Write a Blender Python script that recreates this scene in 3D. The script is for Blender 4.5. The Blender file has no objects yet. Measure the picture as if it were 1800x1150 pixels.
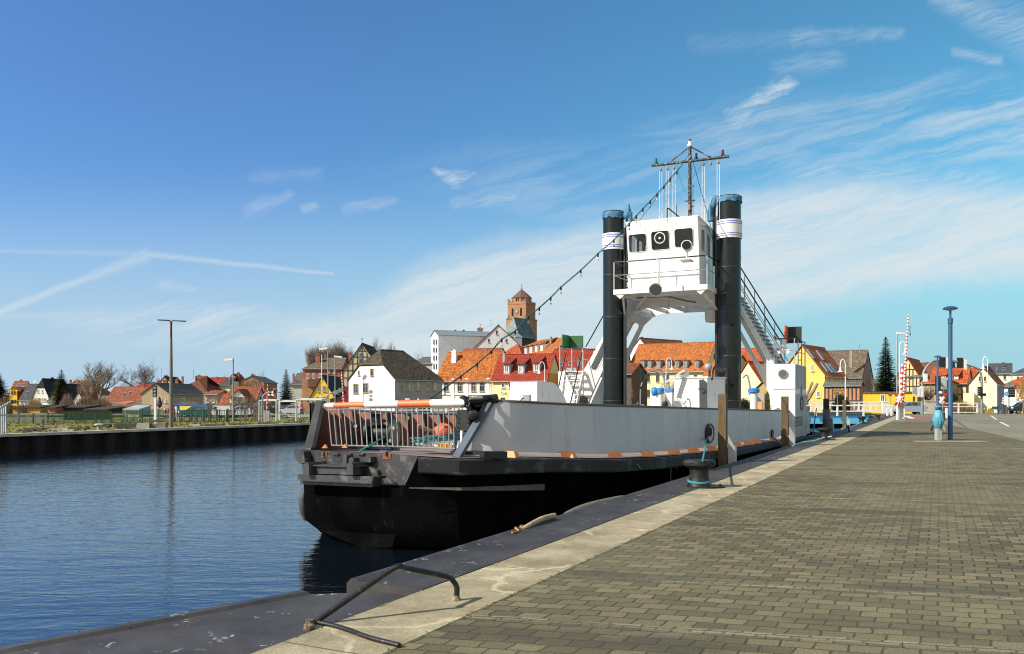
import bpy, bmesh, math, random
from mathutils import Vector as V, Matrix
PI = math.pi
R = random.Random(7)
scene = bpy.context.scene
COL = scene.collection

# ---------------------------------------------------------------- camera
F = 1500.0; HZ = 703.0; EYE = 1.7
cd = bpy.data.cameras.new('camera'); cam = bpy.data.objects.new('camera', cd); COL.objects.link(cam)
cam.location = (0, 0, EYE); cam.rotation_euler = (PI/2, 0, 0)
cd.sensor_width = 36; cd.lens = 30.0; cd.shift_y = (HZ-575)/1800.0; cd.clip_end = 6000; cd.clip_start = 0.05
scene.camera = cam
scene.view_settings.view_transform = 'Standard'; scene.view_settings.look = 'None'
scene.view_settings.exposure = 0.60; scene.view_settings.gamma = 1.0; scene.cycles.filter_width = 1.1

# ---------------------------------------------------------------- sun + sky
SUN_EL = math.radians(37)
sh = V((1.0, 0.45, 0)).normalized()                 # direction in which shadows fall
tosun = V((-sh.x*math.cos(SUN_EL), -sh.y*math.cos(SUN_EL), math.sin(SUN_EL)))
sl = bpy.data.lights.new('sun', 'SUN'); sl.energy = 4.4; sl.angle = math.radians(0.5); sl.color = (1.0, 0.94, 0.84)
so = bpy.data.objects.new('sun', sl); COL.objects.link(so)
so.rotation_euler = tosun.to_track_quat('Z', 'Y').to_euler(); so.location = (-30, -20, 60)

world = bpy.data.worlds.new('World'); scene.world = world; world.use_nodes = True

class NT:
    def __init__(s, nt): s.nt = nt
    def n(s, t, **kw):
        nd = s.nt.nodes.new(t)
        for k, v in kw.items(): setattr(nd, k, v)
        return nd
    def put(s, sock, v):
        if v is None: return
        if isinstance(v, bpy.types.NodeSocket): s.nt.links.new(v, sock)
        else:
            if hasattr(sock.default_value, '__len__') and not hasattr(v, '__len__'): v = [v]*len(sock.default_value)
            if hasattr(v, '__len__') and len(v) == 3 and len(sock.default_value) == 4: v = tuple(v)+(1,)
            sock.default_value = v
    def m(s, op, a, b=None, c=None, clamp=False):
        nd = s.n('ShaderNodeMath', operation=op, use_clamp=clamp)
        s.put(nd.inputs[0], a); s.put(nd.inputs[1], b); s.put(nd.inputs[2], c); return nd.outputs[0]
    def mix(s, f, a, b, bt='MIX'):
        nd = s.n('ShaderNodeMix', data_type='RGBA', blend_type=bt)
        s.put(nd.inputs[0], f); s.put(nd.inputs[6], a); s.put(nd.inputs[7], b); return nd.outputs[2]
    def ss(s, x, a, b, o0=0.0, o1=1.0):
        nd = s.n('ShaderNodeMapRange', interpolation_type='SMOOTHSTEP')
        s.put(nd.inputs[0], x); s.put(nd.inputs[1], a); s.put(nd.inputs[2], b); s.put(nd.inputs[3], o0); s.put(nd.inputs[4], o1)
        return nd.outputs[0]
    def noise(s, vec, scale, detail=3, rough=0.55, dist=0.0):
        nd = s.n('ShaderNodeTexNoise'); s.put(nd.inputs['Vector'], vec)
        nd.inputs['Scale'].default_value = scale; nd.inputs['Detail'].default_value = detail
        nd.inputs['Roughness'].default_value = rough; nd.inputs['Distortion'].default_value = dist
        return nd.outputs['Fac']
    def xyz(s, x, y, z=0.0):
        nd = s.n('ShaderNodeCombineXYZ'); s.put(nd.inputs[0], x); s.put(nd.inputs[1], y); s.put(nd.inputs[2], z); return nd.outputs[0]
    def sep(s, v):
        nd = s.n('ShaderNodeSeparateXYZ'); s.put(nd.inputs[0], v); return nd.outputs

def build_world():
    nt = world.node_tree; nt.nodes.clear(); w = NT(nt)
    sky = w.n('ShaderNodeTexSky', sky_type='NISHITA', sun_disc=False)
    sky.sun_elevation = SUN_EL; sky.sun_rotation = math.atan2(tosun.x, tosun.y)
    sky.altitude = 50; sky.air_density = 1.1; sky.dust_density = 0.5; sky.ozone_density = 3.0
    tc = w.n('ShaderNodeTexCoord'); d = w.sep(tc.outputs['Generated'])
    yy = w.m('MAXIMUM', d[1], 0.08)
    # sky chart coordinates: hundredths of the tangent of azimuth and of elevation
    x = w.m('MULTIPLY_ADD', w.m('DIVIDE', d[0], yy), F, 900.0)
    y = w.m('MULTIPLY_ADD', w.m('DIVIDE', d[2], yy), -F, HZ)
    wv = w.xyz(w.m('DIVIDE', x, 260.0), w.m('DIVIDE', y, 150.0))
    wob = w.m('SUBTRACT', w.noise(wv, 1.0, 4, 0.6), 0.5)
    wob2 = w.m('SUBTRACT', w.noise(w.xyz(w.m('DIVIDE', x, 40.0), w.m('DIVIDE', y, 34.0)), 1.0, 4, 0.65), 0.5)
    y2 = w.m('ADD', y, w.m('MULTIPLY_ADD', wob2, 26.0, w.m('MULTIPLY', wob, 70.0)))
    x2 = w.m('ADD', x, w.m('MULTIPLY', wob2, 30.0))
    y3 = w.m('ADD', y, w.m('MULTIPLY_ADD', wob2, 5.0, w.m('MULTIPLY', wob, 60.0))); tilt = w.m('ADD', y3, w.m('MULTIPLY', x2, 0.28))
    streak = w.noise(w.xyz(w.m('DIVIDE', x2, 380.0), w.m('DIVIDE', tilt, 34.0)), 1.0, 7, 0.66, 0.25)
    fine = w.noise(w.xyz(w.m('DIVIDE', x, 90.0), w.m('DIVIDE', tilt, 9.0)), 1.0, 7, 0.72, 0.3)
    def curve(pts):
        nd = w.n('ShaderNodeFloatCurve'); w.put(nd.inputs['Value'], w.m('DIVIDE', x, 1800.0, clamp=True))
        c = nd.mapping.curves[0]
        c.points[0].location = (pts[0][0]/1800, pts[0][1]/1000); c.points[1].location = (pts[-1][0]/1800, pts[-1][1]/1000)
        for a, b in pts[1:-1]: c.points.new(a/1800, b/1000)
        nd.mapping.update(); return w.m('MULTIPLY', nd.outputs[0], 1000.0)
    yu = curve([(0, 600), (230, 560), (430, 540), (620, 500), (760, 430), (900, 395), (1050, 360), (1200, 330), (1350, 300), (1550, 290), (1800, 300)])
    yl = curve([(0, 600), (230, 575), (430, 600), (620, 650), (760, 680), (900, 690), (1050, 660), (1200, 615), (1350, 565), (1550, 530), (1800, 500)])
    up = w.ss(w.m('SUBTRACT', y2, yu), -6.0, 80.0); lo = w.ss(w.m('SUBTRACT', yl, y2), -14.0, 55.0)
    tex = w.m('ADD', w.ss(streak, 0.30, 0.66, 0.60, 1.0), w.ss(fine, 0.3, 0.75, -0.10, 0.14))
    swath = w.m('MULTIPLY', w.m('MULTIPLY', up, lo), tex)
    dens = w.m('MULTIPLY', swath, w.ss(x, 200.0, 560.0, 0.5, 1.0))
    def blob(cx, cy, rx, ry, amp, den):
        a = w.m('POWER', w.m('DIVIDE', w.m('SUBTRACT', x2, cx), rx), 2.0); b = w.m('POWER', w.m('DIVIDE', w.m('SUBTRACT', y2, cy), ry), 2.0)
        g = w.ss(w.m('ADD', a, b), 0.0, 1.0, amp, 0.0)
        return w.m('MAXIMUM', den, w.m('MULTIPLY', g, w.ss(streak, 0.36, 0.66)))
    dens = blob(1700, 215, 330, 95, 0.60, dens); dens = blob(1420, 245, 360, 100, 0.42, dens); dens = blob(1060, 330, 330, 70, 0.30, dens)
    dens = blob(360, 560, 330, 34, 0.7, dens); dens = blob(1000, 300, 420, 70, 0.14, dens); dens = blob(480, 590, 420, 40, 0.45, dens)
    def wisp(x0, y0, x1, y1, w0, w1, amp, den, soft=True):
        px = x2 if soft else x; py = w.m('ADD', y, w.m('MULTIPLY', wob2, 22.0 if soft else 7.0))
        dx, dy = x1-x0, y1-y0; L2 = dx*dx+dy*dy
        ax = w.m('SUBTRACT', px, x0); ay = w.m('SUBTRACT', py, y0)
        t = w.m('DIVIDE', w.m('ADD', w.m('MULTIPLY', ax, dx), w.m('MULTIPLY', ay, dy)), L2, clamp=True)
        ex = w.m('SUBTRACT', ax, w.m('MULTIPLY', t, dx)); ey = w.m('SUBTRACT', ay, w.m('MULTIPLY', t, dy))
        dd = w.m('SQRT', w.m('ADD', w.m('MULTIPLY', ex, ex), w.m('MULTIPLY', ey, ey)))
        wd = w.m('MULTIPLY_ADD', t, w1-w0, w0)
        g = w.ss(w.m('DIVIDE', dd, w.m('MULTIPLY', wd, 1.7 if soft else 1.25)), 0.0, 1.0, amp, 0.0)
        g = w.m('MULTIPLY', g, w.ss(fine, 0.30, 0.66, 0.10, 1.25) if soft else w.ss(fine, 0.2, 0.6, 0.45, 1.0))
        return w.m('MAXIMUM', den, g)
    for a in [(-60, 572, 130, 497, 9, 8, .55), (130, 497, 255, 450, 8, 17, .42), (-40, 441, 250, 446, 5, 8, .22), (250, 446, 585, 482, 8, 4, .45),
              (0, 556, 330, 548, 7, 6, .28)]:
        dens = wisp(*a, dens, soft=False)
    for a in [(1384, 146, 1330, 178, 13, 12, .66), (1330, 178, 1290, 212, 13, 20, .50), (1290, 212, 1272, 252, 22, 30, .30), (1375, 122, 1465, 106, 18, 18, .24),
              (1225, 78, 1400, 68, 16, 16, .10), (1400, 68, 1582, 58, 16, 9, .26), (1650, -6, 1820, 62, 18, 44, .34), (1680, 92, 1755, 106, 8, 10, .34),
              (766, 300, 800, 314, 6, 16, .60), (800, 314, 834, 304, 14, 5, .48), (440, 370, 510, 345, 12, 8, .28), (612, 368, 690, 352, 10, 7, .28),
              (536, 368, 556, 365, 7, 7, .32), (450, 312, 560, 304, 12, 10, .14), (1290, 240, 1400, 275, 30, 40, .26), (285, 500, 340, 508, 10, 8, .26),
              (805, 355, 900, 345, 12, 16, .30), (1400, 300, 1800, 330, 22, 30, .42)]:
        dens = wisp(*a, dens)
    # sky colour of the air itself
    tint = w.mix(w.ss(x, 200.0, 1700.0), (0.58, 0.87, 1.20, 1), (0.54, 1.10, 1.14, 1))
    base = w.mix(1.0, sky.outputs[0], tint, 'MULTIPLY')
    pale = w.mix(w.ss(x, 100.0, 1700.0), (3.7, 5.1, 6.3, 1), (2.9, 5.0, 5.9, 1))      # whitish air low over the town
    base = w.mix(w.ss(w.m('MULTIPLY', d[1], -1.0), -0.05, 0.45, 0.0, 0.85), base, (6.2, 5.9, 5.4, 1))      # unseen sky behind the camera, whitened on the sun's side for neutral fill light
    base = w.mix(w.ss(y, 260.0, 690.0, 0.0, 0.97), base, pale)
    col = w.mix(w.m('MULTIPLY', dens, 0.92, clamp=True), base, (5.6, 6.2, 6.5, 1))
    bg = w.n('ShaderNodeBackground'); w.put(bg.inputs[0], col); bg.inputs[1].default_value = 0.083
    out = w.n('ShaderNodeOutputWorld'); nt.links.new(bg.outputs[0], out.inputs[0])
build_world()

# ---------------------------------------------------------------- materials
MATS = {}
def newmat(name):
    m = bpy.data.materials.new(name); m.use_nodes = True; m.node_tree.nodes.clear(); w = NT(m.node_tree)
    b = w.n('ShaderNodeBsdfPrincipled'); o = w.n('ShaderNodeOutputMaterial'); m.node_tree.links.new(b.outputs[0], o.inputs[0])
    return m, w, b
def lum(c, k): return tuple(min(1, v*k) for v in c[:3])
def mat(name, col, rough=0.6, metal=0.0, var=0.18, vs=1.5, bump=0.0, bs=20.0, col2=None, c2=0.0, streak=False, spec=0.5):
    """painted or weathered plain surface: broad tone change, fine grain, patches of a second colour"""
    if name in MATS: return MATS[name]
    m, w, b = newmat(name)
    tc = w.n('ShaderNodeTexCoord').outputs['Object']
    n1 = w.noise(tc, vs, 5, 0.6)
    c = w.mix(w.ss(n1, 0.25, 0.75), lum(col, 1-var), lum(col, 1+var))
    if col2:
        vec = tc
        if streak:
            q = w.sep(tc); vec = w.xyz(w.m('MULTIPLY', q[0], 6.0), w.m('MULTIPLY', q[1], 6.0), w.m('MULTIPLY', q[2], 0.7))
        n2 = w.noise(vec, vs*1.7, 7, 0.68)
        c = w.mix(w.ss(n2, 0.62-c2*0.35, 0.70-c2*0.2), c, col2)
    w.put(b.inputs['Base Color'], c); b.inputs['Roughness'].default_value = rough; b.inputs['Metallic'].default_value = metal
    b.inputs['Specular IOR Level'].default_value = spec
    if bump:
        bp = w.n('ShaderNodeBump'); bp.inputs['Strength'].default_value = bump; bp.inputs['Distance'].default_value = 0.02
        w.put(bp.inputs['Height'], w.noise(tc, bs, 5, 0.7)); w.put(b.inputs['Normal'], bp.outputs[0])
    MATS[name] = m; return m
def tiles(name, col, row=0.34, pan=0.25, var=0.35, moss=None, mossy=0.0, contrast=0.35):
    if name in MATS: return MATS[name]
    m, w, b = newmat(name)
    uv = w.n('ShaderNodeTexCoord').outputs['UV']; q = w.sep(uv)
    fr = w.m('FRACT', w.m('DIVIDE', q[1], row)); fu = w.m('FRACT', w.m('DIVIDE', q[0], pan))
    br = w.n('ShaderNodeTexBrick'); w.put(br.inputs['Vector'], uv); br.offset = 0.5
    br.inputs['Scale'].default_value = 1.0; br.inputs['Brick Width'].default_value = pan; br.inputs['Row Height'].default_value = row
    br.inputs['Mortar Size'].default_value = 0.012; br.inputs['Bias'].default_value = 0.0
    w.put(br.inputs['Color1'], lum(col, 1-var)); w.put(br.inputs['Color2'], lum(col, 1+var*0.8)); w.put(br.inputs['Mortar'], lum(col, 0.35))
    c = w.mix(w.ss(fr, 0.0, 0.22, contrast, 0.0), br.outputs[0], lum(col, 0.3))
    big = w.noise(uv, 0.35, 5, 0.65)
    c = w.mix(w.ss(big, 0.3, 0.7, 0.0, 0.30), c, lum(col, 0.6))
    if moss: c = w.mix(w.m('MULTIPLY', w.ss(w.noise(uv, 1.6, 8, 0.75), 0.62-mossy*0.3, 0.72), 0.8), c, moss)
    w.put(b.inputs['Base Color'], c); b.inputs['Roughness'].default_value = 0.82; b.inputs['Specular IOR Level'].default_value = 0.25
    h = w.m('ADD', w.m('MULTIPLY', fr, -0.6), w.m('SINE', w.m('MULTIPLY', fu, 2*PI)))
    bp = w.n('ShaderNodeBump'); bp.inputs['Strength'].default_value = 0.8; bp.inputs['Distance'].default_value = 0.03
    w.put(bp.inputs['Height'], h); w.put(b.inputs['Normal'], bp.outputs[0])
    MATS[name] = m; return m
def brick(name, c1, c2, mortar, bw=0.25, bh=0.08, ms=0.012, var=0.25):
    if name in MATS: return MATS[name]
    m, w, b = newmat(name)
    uv = w.n('ShaderNodeTexCoord').outputs['UV']
    br = w.n('ShaderNodeTexBrick'); w.put(br.inputs['Vector'], uv)
    br.inputs['Scale'].default_value = 1.0; br.inputs['Brick Width'].default_value = bw; br.inputs['Row Height'].default_value = bh
    br.inputs['Mortar Size'].default_value = ms
    w.put(br.inputs['Color1'], c1); w.put(br.inputs['Color2'], c2); w.put(br.inputs['Mortar'], mortar)
    n1 = w.noise(uv, 0.9, 6, 0.7)
    c = w.mix(w.ss(n1, 0.3, 0.72, 0.0, var*2), br.outputs[0], lum(c1, 0.45))
    w.put(b.inputs['Base Color'], c); b.inputs['Roughness'].default_value = 0.88; b.inputs['Specular IOR Level'].default_value = 0.2
    bp = w.n('ShaderNodeBump'); bp.inputs['Strength'].default_value = 0.5; bp.inputs['Distance'].default_value = 0.01
    w.put(bp.inputs['Height'], w.m('SUBTRACT', 1.0, br.outputs['Fac'])); w.put(b.inputs['Normal'], bp.outputs[0])
    MATS[name] = m; return m
def wood(name, col, dark, rough=0.8, s=1.0):
    if name in MATS: return MATS[name]
    m, w, b = newmat(name); tc = w.n('ShaderNodeTexCoord').outputs['Object']; q = w.sep(tc)
    v = w.xyz(w.m('MULTIPLY', q[0], 18*s), w.m('MULTIPLY', q[1], 18*s), w.m('MULTIPLY', q[2], 1.1*s))
    n1 = w.noise(v, 1.6, 8, 0.7, 0.6); n2 = w.noise(tc, 2.3, 4, 0.6)
    c = w.mix(w.ss(n1, 0.3, 0.7), dark, col); c = w.mix(w.ss(n2, 0.4, 0.75, 0.0, 0.5), c, lum(dark, 0.9))
    w.put(b.inputs['Base Color'], c); b.inputs['Roughness'].default_value = rough
    bp = w.n('ShaderNodeBump'); bp.inputs['Strength'].default_value = 0.6; bp.inputs['Distance'].default_value = 0.02
    w.put(bp.inputs['Height'], n1); w.put(b.inputs['Normal'], bp.outputs[0]); MATS[name] = m; return m
def glass(name, col=(0.03, 0.04, 0.05), rough=0.08):
    if name in MATS: return MATS[name]
    m, w, b = newmat(name); tc = w.n('ShaderNodeTexCoord').outputs['Object']
    c = w.mix(w.ss(w.noise(tc, 0.7, 3), 0.4, 0.6), lum(col, 0.5), lum(col, 1.9)); w.put(b.inputs['Base Color'], c)
    b.inputs['Roughness'].default_value = rough; b.inputs['Specular IOR Level'].default_value = 0.9
    MATS[name] = m; return m
def leafmat(name, c1, c2, sc=0.8):
    if name in MATS: return MATS[name]
    m, w, b = newmat(name); tc = w.n('ShaderNodeTexCoord').outputs['Object']
    c = w.mix(w.ss(w.noise(tc, sc, 6, 0.75), 0.35, 0.68), c1, c2); w.put(b.inputs['Base Color'], c)
    b.inputs['Roughness'].default_value = 0.9; b.inputs['Specular IOR Level'].default_value = 0.15; MATS[name] = m; return m

# ---------------------------------------------------------------- geometry helpers
def P(px, py, Y): return V(((px-900)/F*Y, Y, EYE-(py-HZ)/F*Y))
def G(px, py, z=0.0): return P(px, py, (EYE-z)*F/(py-HZ))
def ZY(py, Y): return EYE-(py-HZ)/F*Y
def on_plane(px, py, p0, n):
    d = V(((px-900)/F, 1, -(py-HZ)/F)); o = V((0, 0, EYE)); return o+d*((p0-o).dot(n)/d.dot(n))
OFF = {}
def off(o):
    while o.parent: o = o.parent
    return OFF.get(o.name, V((0, 0, 0)))
class MB:
    def __init__(s): s.v = []; s.f = []
    def add(s, vs, fs):
        b = len(s.v); s.v += [V(p) for p in vs]; s.f += [tuple(i+b for i in f) for f in fs]; return s
    def poly(s, pts): return s.add(pts, [tuple(range(len(pts)))])
    def hexa(s, b4, t4):
        return s.add(list(b4)+list(t4), [(3, 2, 1, 0), (4, 5, 6, 7), (0, 1, 5, 4), (1, 2, 6, 5), (2, 3, 7, 6), (3, 0, 4, 7)])
    def box(s, c, sx, sy, sz, ax=V((1, 0, 0)), ay=None, az=None):
        """box centred at c with full sizes"""
        ax = V(ax).normalized(); az = V(az).normalized() if az is not None else V((0, 0, 1)); ay = V(ay).normalized() if ay is not None else az.cross(ax).normalized()
        c = V(c); X, Yv, Z = ax*sx/2, ay*sy/2, az*sz/2
        return s.hexa([c-X-Yv-Z, c+X-Yv-Z, c+X+Yv-Z, c-X+Yv-Z], [c-X-Yv+Z, c+X-Yv+Z, c+X+Yv+Z, c-X+Yv+Z])
    def ext(s, pts, vec):
        pts = [V(p) for p in pts]; n = len(pts); vec = V(vec)
        return s.add(pts+[p+vec for p in pts], [tuple(range(n))[::-1], tuple(range(n, 2*n))]+[(i, (i+1) % n, n+(i+1) % n, n+i) for i in range(n)])
    def beam(s, a, b, w, h=None, up=V((0, 0, 1))):
        a = V(a); b = V(b); d = b-a; L = d.length
        if L < 1e-6: return s
        d.normalize(); up = V(up)
        if abs(d.dot(up)) > 0.98: up = V((0, 1, 0)) if abs(d.y) < 0.9 else V((1, 0, 0))
        side = d.cross(up).normalized(); u2 = side.cross(d).normalized()
        return s.box((a+b)/2, L, w, h or w, d, side, u2)
    def tube(s, pts, r, n=8, r1=None, cap=True):
        pts = [V(p) for p in pts]; N = len(pts); base = len(s.v); prev = None
        for i, p in enumerate(pts):
            d = (pts[min(i+1, N-1)]-pts[max(i-1, 0)]).normalized()
            if prev is None:
                a = d.orthogonal().normalized()
            else:
                a = (prev-d*prev.dot(d)); a = a.normalized() if a.length > 1e-5 else d.orthogonal().normalized()
            prev = a; b = d.cross(a); rr = (r[i] if hasattr(r, '__len__') else (r if r1 is None else r+(r1-r)*i/max(1, N-1)))
            for k in range(n):
                t = 2*PI*k/n; s.v.append(p+(a*math.cos(t)+b*math.sin(t))*rr)
        for i in range(N-1):
            for k in range(n):
                s.f.append((base+i*n+k, base+i*n+(k+1) % n, base+(i+1)*n+(k+1) % n, base+(i+1)*n+k))
        if cap: s.f.append(tuple(base+k for k in range(n))[::-1]); s.f.append(tuple(base+(N-1)*n+k for k in range(n)))
        return s
    def lathe(s, c, prof, n=20, ax=None, cap=True):
        c = V(c); az = V(ax).normalized() if ax is not None else V((0, 0, 1)); a = az.orthogonal().normalized(); b = az.cross(a); base = len(s.v); N = len(prof)
        for r, z in prof:
            for k in range(n):
                t = 2*PI*k/n; s.v.append(c+az*z+(a*math.cos(t)+b*math.sin(t))*max(r, 1e-4))
        for i in range(N-1):
            for k in range(n): s.f.append((base+i*n+k, base+i*n+(k+1) % n, base+(i+1)*n+(k+1) % n, base+(i+1)*n+k))
        if cap: s.f.append(tuple(base+k for k in range(n))[::-1]); s.f.append(tuple(base+(N-1)*n+k for k in range(n)))
        return s
    def grid(s, rows, close=False):
        base = len(s.v); n = len(rows[0])
        for r in rows: s.v += [V(p) for p in r]
        for i in range(len(rows)-1):
            for k in range(n-1 if not close else n):
                s.f.append((base+i*n+k, base+i*n+(k+1) % n, base+(i+1)*n+(k+1) % n, base+(i+1)*n+k))
        return s
    def build(s, name, m, parent=None, smooth=35, label=None):
        o0 = off(parent) if parent else V((0, 0, 0))
        if parent is None and s.v:
            lo = V([min(p[i] for p in s.v) for i in range(3)]); hi = V([max(p[i] for p in s.v) for i in range(3)])
            o0 = V(((lo.x+hi.x)/2, (lo.y+hi.y)/2, lo.z))
        me = bpy.data.meshes.new(name); me.from_pydata([p-o0 for p in s.v], [], s.f); me.validate()
        bm = bmesh.new(); bm.from_mesh(me); bmesh.ops.recalc_face_normals(bm, faces=bm.faces)
        uvl = bm.loops.layers.uv.new('UVMap')
        for f in bm.faces:
            n = f.normal
            t = V((0, 0, 1)).cross(n)
            if t.length < 0.05: t = V((1, 0, 0))
            t.normalize(); b = n.cross(t)
            for l in f.loops:
                p = l.vert.co+o0; l[uvl].uv = (p.dot(t), p.dot(b))
        bm.to_mesh(me); bm.free()
        if smooth:
            me.polygons.foreach_set('use_smooth', [True]*len(me.polygons)); me.set_sharp_from_angle(angle=math.radians(smooth))
        if m: me.materials.append(m)
        ob = bpy.data.objects.new(name, me); COL.objects.link(ob)
        if parent is None: ob.location = o0; OFF[ob.name] = o0
        else: ob.parent = parent
        if label: ob['label'] = label
        return ob
def thing(name, label, cat, loc, group=None):
    o = bpy.data.objects.new(name, None); COL.objects.link(o); o.location = V(loc); OFF[o.name] = V(loc)
    o.empty_display_size = 0.3; o['label'] = label; o['category'] = cat
    if group: o['group'] = group
    return o
def tag(o, label, cat, group=None, kind=None):
    o['label'] = label; o['category'] = cat
    if group: o['group'] = group
    if kind: o['kind'] = kind
    return o
def struct(o): o['kind'] = 'structure'; return o
def copy_tree(o, parent=None):
    c = o.copy(); COL.objects.link(c)
    if parent: c.parent = parent
    for ch in list(o.children): copy_tree(ch, c)
    return c
def plate(name, m, parent, frame, outline, holes, th):
    """flat plate with openings; frame=(origin, ax, ay): outline coords along ax, ay; thickness centred"""
    cu = bpy.data.curves.new(name, 'CURVE'); cu.dimensions = '2D'; cu.fill_mode = 'BOTH'; cu.extrude = th/2
    for pts in [outline]+holes:
        sp = cu.splines.new('POLY'); sp.points.add(len(pts)-1); sp.use_cyclic_u = True
        for i, p in enumerate(pts): sp.points[i].co = (p[0], p[1], 0, 1)
    tmp = bpy.data.objects.new(name, cu); me = bpy.data.meshes.new_from_object(tmp); bpy.data.objects.remove(tmp)
    o, ax, ay = V(frame[0]), V(frame[1]).normalized(), V(frame[2]).normalized(); az = ax.cross(ay)
    mb = MB(); mb.v = [o+ax*p.co.x+ay*p.co.y+az*p.co.z for p in me.vertices]; mb.f = [tuple(f.vertices) for f in me.polygons]
    return mb.build(name, m, parent, 30)
def text(name, s, m, parent, o, ax, ay, size, th=0.01, sx=1.0, font_space=1.0):
    cu = bpy.data.curves.new(name, 'FONT'); cu.body = s; cu.size = 1; cu.extrude = 0; cu.align_x = 'CENTER'; cu.align_y = 'CENTER'; cu.space_character = font_space
    tmp = bpy.data.objects.new(name, cu); me = bpy.data.meshes.new_from_object(tmp); bpy.data.objects.remove(tmp)
    o, ax, ay = V(o), V(ax).normalized(), V(ay).normalized(); az = ax.cross(ay)
    mb = MB(); mb.v = [o+ax*(p.co.x*size*sx)+ay*(p.co.y*size)+az*th for p in me.vertices]; mb.f = [tuple(f.vertices) for f in me.polygons]
    return mb.build(name, m, parent, 0)
def rrect(cx, cy, w, h, r, n=5, lean=0.0):
    out = []
    for qx, qy, a0 in ((1, 1, 0), (-1, 1, 90), (-1, -1, 180), (1, -1, 270)):
        for k in range(n+1):
            a = math.radians(a0+90*k/n); out.append((cx+qx*(w/2-r)+r*math.cos(a), cy+qy*(h/2-r)+r*math.sin(a)))
    return out
def capsule(a, b, r, n=8):
    a = V((a[0], a[1])); b = V((b[0], b[1])); d = (b-a).normalized(); ang = math.atan2(d.y, d.x); out = []
    for k in range(n+1): t = ang-PI/2+PI*k/n; out.append((b.x+r*math.cos(t), b.y+r*math.sin(t)))
    for k in range(n+1): t = ang+PI/2+PI*k/n; out.append((a.x+r*math.cos(t), a.y+r*math.sin(t)))
    return out
def catmull(pts, n=6):
    pts = [V(p) for p in pts]; out = []
    for i in range(len(pts)-1):
        p0, p1, p2, p3 = pts[max(i-1, 0)], pts[i], pts[i+1], pts[min(i+2, len(pts)-1)]
        for k in range(n):
            t = k/n; out.append(0.5*((2*p1)+(p2-p0)*t+(2*p0-5*p1+4*p2-p3)*t*t+(3*p1-p0-3*p2+p3)*t**3))
    out.append(pts[-1]); return out
def sag(a, b, drop, n=16):
    a = V(a); b = V(b); return [a.lerp(b, k/n)-V((0, 0, drop*4*(k/n)*(1-k/n))) for k in range(n+1)]
# quay frame: u runs along the quay away from the camera, v to the right of it
UX = V((0.4472, 0.8944, 0)); VX = V((0.8944, -0.4472, 0)); ZX = V((0, 0, 1))
def U(u, v, z=0.0): return UX*u+VX*v+ZX*z
def onv(px, py, v): return on_plane(px, py, VX*v, VX)
def onu(px, py, u): return on_plane(px, py, UX*u, UX)
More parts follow.
